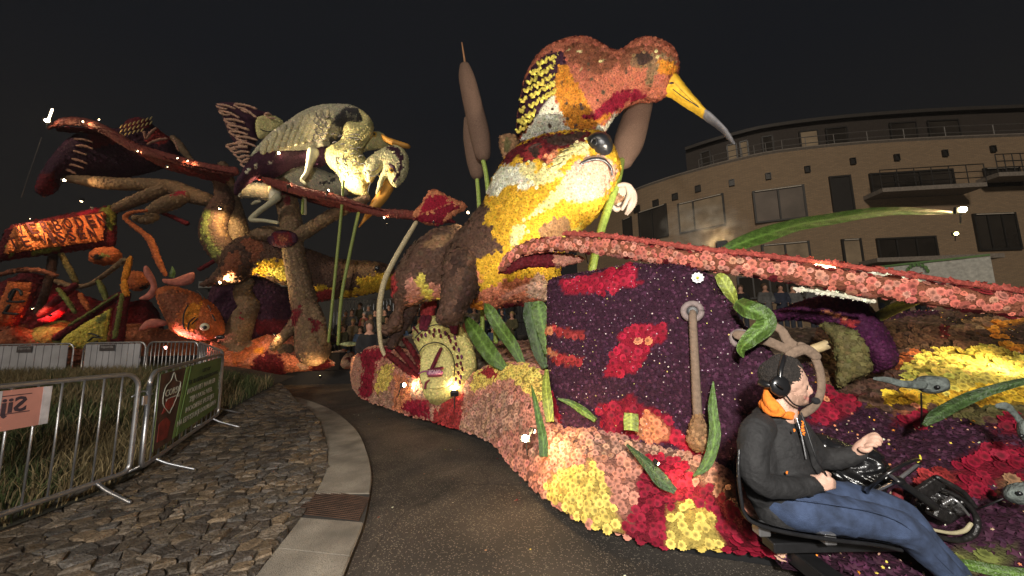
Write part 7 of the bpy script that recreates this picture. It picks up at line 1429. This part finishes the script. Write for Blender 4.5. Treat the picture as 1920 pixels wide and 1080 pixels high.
# motor with belts and hoses
mo = thing('motor_unit', 'black drive motor with belts and a tan hose beside the driver knees', 'motor', PE(1000, 760, .3))
MB_ = mat('greasy_black', (.014, .013, .013), rough=.32, var=.5, scale=20, bump=.5, bscale=50)
V, Fc = inflate(E_(850, 740, 900, 680, 980, 620, 1060, 680, 1140, 740, 1150, 780, 1100, 790, 1040, 830, 960, 840, 900, 800), facing(1770, 950, DY + .34), .10, 14, res=3, blur=1); link('casing', meshf('casing', V, Fc), MB_, mo, smooth=True)
link('plate', meshf('plate', *box(PE(930, 680, .22), (.18, .03, .07), Ry(-.5), bev=.005)), MB_, mo); link('block', meshf('block', *box(PE(985, 790, .20), (.10, .06, .07), Ry(.5), bev=.01)), MB_, mo)
painted(mo, 'guard', e4(975, 625, .2, 9, 1040, 660, .18, 10, 1100, 700, .18, 10, 1150, 760, .18, 8), 'black', MB_)
painted(mo, 'belt', e4(1000, 680, .2, 7, 1080, 720, .18, 8, 1140, 780, .17, 10, 1160, 840, .17, 12, 1140, 890, .17, 12, 1080, 915, .17, 11, 1000, 905, .17, 9, 940, 880, .17, 7), 'black', MB_)
painted(mo, 'hose', e4(900, 850, .12, 5, 960, 868, .12, 6, 1040, 882, .12, 7, 1100, 872, .12, 8, 1130, 840, .12, 7), (.36, .32, .20)); painted(mo, 'pipe', e4(1040, 720, .13, 6, 1070, 740, .11, 6, 1100, 775, .11, 5, 1120, 800, .11, 5), (.4, .4, .4), METAL)
painted(mo, 'spring', join([e4(1000 + k * 9, 735 - k * 5, .14, 4, 1004 + k * 9, 748 - k * 5, .12, 4, 1000 + k * 9, 760 - k * 5, .14, 4) for k in range(5)]), (.4, .4, .4), METAL)
for k in range(5): painted(mo, 'bolt', eb(880 + k * 52, 730 + [0, 40, -20, 60, 10][k], .16, 6, (1, 1, 1), 8, 6), (.5, .5, .5), METAL)
painted(mo, 'red_pad', inflate(E_(765, 690, 780, 675, 815, 685, 820, 740, 790, 745, 768, 735), facing(1680, 930, DY + .25), .02, 6, res=2), (.20, .02, .025))
# marshal at the back of the front float
MY = 9.0
mp_ = P(692, 650, MY); t = spectator(mp_[0], MY, .03, 'man in black with headset walking behind the front float', 1, 1, .2, 1.06, 'float crew'); painted(t, 'headset_band', tube([(-.115, 0, 1.60, .014), (-.1, .02, 1.70, .014), (0, .02, 1.76, .014), (.1, .02, 1.70, .014), (.115, 0, 1.60, .014)], 6, 3, raw=True), 'black', BLK)
for o in t.children:
    if o.name.startswith('headset'): o.location = (0, 0, 0)
# ================================================================ LIT LAMPS
SMALL = lens_mat((1.0, .70, .36), 30)
OT = P(1000, 400, 5.3); BI = P(1080, 230, 5.4)
flood(985, 822, 3.22, (-.6, 0, 1.6), 16, 'brilliant floodlight set in the front skirt behind a slender leaf', size=.06, lens=lens_mat((1, .78, .48), 160), kind='POINT', push=.09)
flood(1000, 808, 3.22, P(1045, 820, 3.3), 14, 'small lamp lighting the skirt right of the brilliant one', size=.04, spot=130)
flood(757, 722, 6.55, P(800, 715, 6.6), 30, 'small warm lamp left below the can', size=.08, spot=150)
flood(852, 735, 5.6, P(850, 690, 6.2), 28, 'small warm lamp right below the can', size=.08, spot=150)
flood(1232, 868, 2.66, P(1270, 892, 2.66), 5, 'lamp under the leaf glowing on red skirt flowers', size=.03, spot=140)
flood(1255, 497, 3.75, P(1080, 430, 5.3), 130, 'floodlight hidden behind the lily rim aimed at otter chest', size=.1, spot=85, col=(1, .88, .70))
flood(1310, 500, 3.6, P(1120, 200, 5.4), 600, 'floodlight hidden behind the lily rim aimed at the bird', size=.1, spot=65, col=(1, .88, .72))
flood(1090, 462, 4.3, P(930, 380, 5.3), 70, 'floodlight on the curled leaf aimed at the otter flank', size=.08, spot=110, col=(1, .80, .5))
flood(1352, 458, 4.6, P(1300, 400, 8), 30, 'smoking lamp pointing up-left behind the arching blade', size=.09, spot=100)
flood(1805, 393, 4.95, (2.5, -2, 1), 5, 'bright lamp at the tip of the long green blade', size=.09, lens=lens_mat((1, .72, .34), 120), spot=160)
flood(1793, 438, 5.2, (2.5, -2, 1), 8, 'small yellow-green lamp below the bright blade lamp', size=.05, col=(.9, .9, .3), lens=lens_mat((.9, .85, .25), 40), spot=160)
flood(1962, 640, 3.3, P(1800, 680, 3.85), 48, 'floodlight at right lighting the yellow flower patch', size=.08, spot=110, col=(1, .74, .4))
tl = thing('tube_lamp', 'glowing tube lamp lying on the pad rim', 'lamp', P(1545, 500, 3.1)); link('tube', meshf('tube', *tube([(1530, 498, 3.1, 3), (1563, 503, 3.05, 3)], 8, 1)), SMALL, tl)
# rear float lamps
flood(88, 226, 11.4, (-3, 0, 3), 60, 'brightest lamp at the left tip of the red pad', size=.13, lens=lens_mat((1, .74, .4), 90), spot=160)
tl = thing('tube_lamp', 'glowing white tube standing on the leftmost lamp', 'lamp', P(94, 215, 11.4)); link('tube', meshf('tube', *tube([(91, 224, 11.4, 1.5), (98, 205, 11.4, 1.5)], 8, 1)), lens_mat((1, .8, .55), 12), tl)
for x, y, Y, t_, e, lab, c in ((502, 282, 10.2, P(600, 230, 10.8), 1400, 'left of two bright lamps under the heron wing', (1, .80, .50)), (522, 287, 10.2, P(660, 320, 10.4), 380, 'right of two bright lamps under the heron wing', (1, .80, .50)),
        (120, 338, 11.4, P(250, 345, 11.8), 70, 'lamp at the left tip of the dead branch', WARM), (153, 376, 10.6, P(140, 440, 11.3), 90, 'lamp above the sign right half', (1, .62, .32)), (56, 409, 10.5, P(70, 450, 11.3), 60, 'lamp at the sign upper left corner', (1, .62, .32)),
        (412, 390, 11.2, P(405, 440, 11.8), 110, 'lamp on the otter tail', (1, .74, .36)), (411, 530, 10.6, P(500, 500, 11.3), 260, 'lamp under the lying otter haunch', (1, .74, .34)), (60, 578, 10.8, P(100, 600, 11.4), 25, 'lamp beside the leaning sign', WARM),
        (257, 283, 11, P(300, 300, 11.5), 14, 'first small lamp hanging under the red pad', WARM), (332, 296, 10.6, P(360, 320, 11), 10, 'second small lamp on the red pad', WARM), (351, 301, 10.6, P(380, 320, 11), 10, 'third small lamp on the red pad', WARM), (314, 312, 10.8, P(340, 340, 11.5), 8, 'fourth small lamp below the red pad', WARM),
        (155, 228, 11.3, P(190, 240, 11.5), 12, 'small lamp on the pad shoulder', WARM), (185, 224, 11.5, P(230, 250, 12), 14, 'small lamp with a pale shade on the pad shoulder', WARM), (725, 421, 9.3, P(720, 400, 9.8), 25, 'hanging lamp under the heron bill', WARM), (720, 408, 9.2, P(760, 400, 9), 8, 'upper hanging lamp under the heron bill', WARM),
        (542, 348, 10, P(570, 330, 10.6), 70, 'lamp under the heron belly', (1, .80, .50)), (615, 358, 9.7, P(680, 290, 10.3), 420, 'lamp strip below the heron breast', (1, .80, .50)), (490, 340, 10.2, P(470, 355, 11), 40, 'lamp by the second heron tail', WARM), (813, 415, 8.6, P(810, 390, 8.6), 10, 'lamp under the red cup leaf', WARM),
        (878, 398, 6.3, P(850, 420, 6.2), 16, 'lamp above the otter hindquarters', WARM), (653, 660, 9.9, P(640, 680, 11), 20, 'lamp at the small fish', WARM), (310, 652, 10.4, P(360, 630, 10.6), 120, 'pink lamp under the carp belly', (1, .35, .30)), (515, 627, 10.6, P(500, 660, 11.4), 30, 'lamp low at the stump root', WARM), (95, 592, 10.9, P(100, 600, 11.2), 40, 'red lamp glowing in the stick pile', (1, .08, .04)),
        (172, 390, 11.1, P(170, 400, 11.4), 10, 'red lamp on the sign top edge', (1, .08, .03)), (600, 706, 10.8, P(560, 670, 11.5), 60, 'ground lamp before the rear skirt', WARM)):
    flood(x, y, Y, t_, e, lab, size=.08 if e > 60 else .05, col=c, spot=120, r=.03, lens=lens_mat(c if c[1] < .6 else (1, .72, .38), 60 if e >= 60 else 25))
# fallen petals on the road
kx = rng.uniform(-3.2, 1.0, 90); ky = rng.uniform(2.2, 9, 90); kk = inpoly(np.column_stack([kx, ky]), apron) | (kx > -.6 + .35 * (6 - ky)); pp_ = np.column_stack([kx, ky, np.full(90, .004)])[~kk]
cp_ = np.array([C['lemon'], C['white'], C['salmon'], C['crimson'], C['dusty']])[rng.integers(0, 5, len(pp_))]
a = bloom(pp_, np.tile((0, 0, 1.), (len(pp_), 1)), cp_, rng.uniform(.006, .014, len(pp_)), 2, tilt=.15); o = link('fallen_petals', mesh_np('fallen_petals', *a), PET, kind='stuff'); o['label'] = 'few loose petals fallen on the dark road'; o['category'] = 'petals'
# added floodlight on a tripod behind the viewpoint, standing in for the camera flash
fx_, fy_, fz_ = -.25, -1.6, 2.5
pf = thing('flash_standin_light', 'white parade floodlight on a tripod mast behind the viewpoint', 'floodlight', (fx_, fy_, 0))
link('mast', meshf('mast', *tube([(fx_, fy_ - .2, .6, .03), (fx_, fy_ - .2, fz_, .025)], 8, 1, raw=True)), BLK, pf)
for a in (0, 2.1, 4.2): link('leg', meshf('leg', *tube([(fx_, fy_ - .2, .9, .018), (fx_ + .7 * math.cos(a), fy_ - .2 + .7 * math.sin(a), .02, .018)], 6, 1, raw=True)), BLK, pf)
link('housing', meshf('housing', *box((fx_, fy_ - .2, fz_), (.4, .2, .3), bev=.02)), BLK, pf)
Lf = bpy.data.lights.new('lamp', 'SPOT'); Lf.energy = 1500; Lf.color = (1.0, .96, .90); Lf.shadow_soft_size = .10; Lf.spot_size = math.radians(150); Lf.spot_blend = .9
lo = bpy.data.objects.new('bulb', Lf); COL.objects.link(lo); lo.parent = pf; lo.location = (0, 0, fz_); lo.rotation_euler = Vector((1.0, 6, 0.2)).to_track_quat('-Z', 'Y').to_euler()

# ================================================================ THE NIGHT AIR: thin haze and a puff of lamp smoke
hz = bpy.data.materials.new('haze'); hz.use_nodes = True; n = hz.node_tree.nodes; n.remove(n['Principled BSDF']); pv = n.new('ShaderNodeVolumePrincipled')
pv.inputs['Density'].default_value = HAZE; pv.inputs['Color'].default_value = (.9, .88, .85, 1); pv.inputs['Anisotropy'].default_value = .25; hz.node_tree.links.new(pv.outputs[0], n['Material Output'].inputs['Volume'])
if HAZE > 0:
    V, Fc = box((0, 18, 7.5), (90, 60, 17.1)); o = link('haze', meshf('haze', V, Fc), hz); o['kind'] = 'stuff'; o['label'] = 'thin damp night air with drizzle over the street'; o['category'] = 'haze'
sm = bpy.data.materials.new('smoke'); sm.use_nodes = True; n = sm.node_tree.nodes; l = sm.node_tree.links; n.remove(n['Principled BSDF']); pv = n.new('ShaderNodeVolumePrincipled'); l.new(pv.outputs[0], n['Material Output'].inputs['Volume'])
g = n.new('ShaderNodeTexCoord'); no = n.new('ShaderNodeTexNoise'); no.inputs['Scale'].default_value = 3.2; no.inputs['Detail'].default_value = 4; l.new(g.outputs['Object'], no.inputs['Vector'])
gr = n.new('ShaderNodeTexGradient'); gr.gradient_type = 'SPHERICAL'; l.new(g.outputs['Object'], gr.inputs[0]); mr = n.new('ShaderNodeMapRange'); mr.inputs[1].default_value = .47; mr.inputs[2].default_value = .75; mr.inputs[4].default_value = 5.0; l.new(no.outputs['Fac'], mr.inputs[0])
mm = n.new('ShaderNodeMath'); mm.operation = 'MULTIPLY'; l.new(mr.outputs[0], mm.inputs[0]); l.new(gr.outputs['Fac'], mm.inputs[1]); l.new(mm.outputs[0], pv.inputs['Density']); pv.inputs['Color'].default_value = (.9, .85, .75, 1)
so_ = link('smoke', meshf('smoke', *ball((0, 0, 0), 1.0, 16, 10)), sm); so_.location = P(1318, 432, 4.75); so_.scale = (.62, .4, .42); so_['kind'] = 'stuff'; so_['label'] = 'small puff of smoke glowing over the lamp behind the arching blade'; so_['category'] = 'smoke'
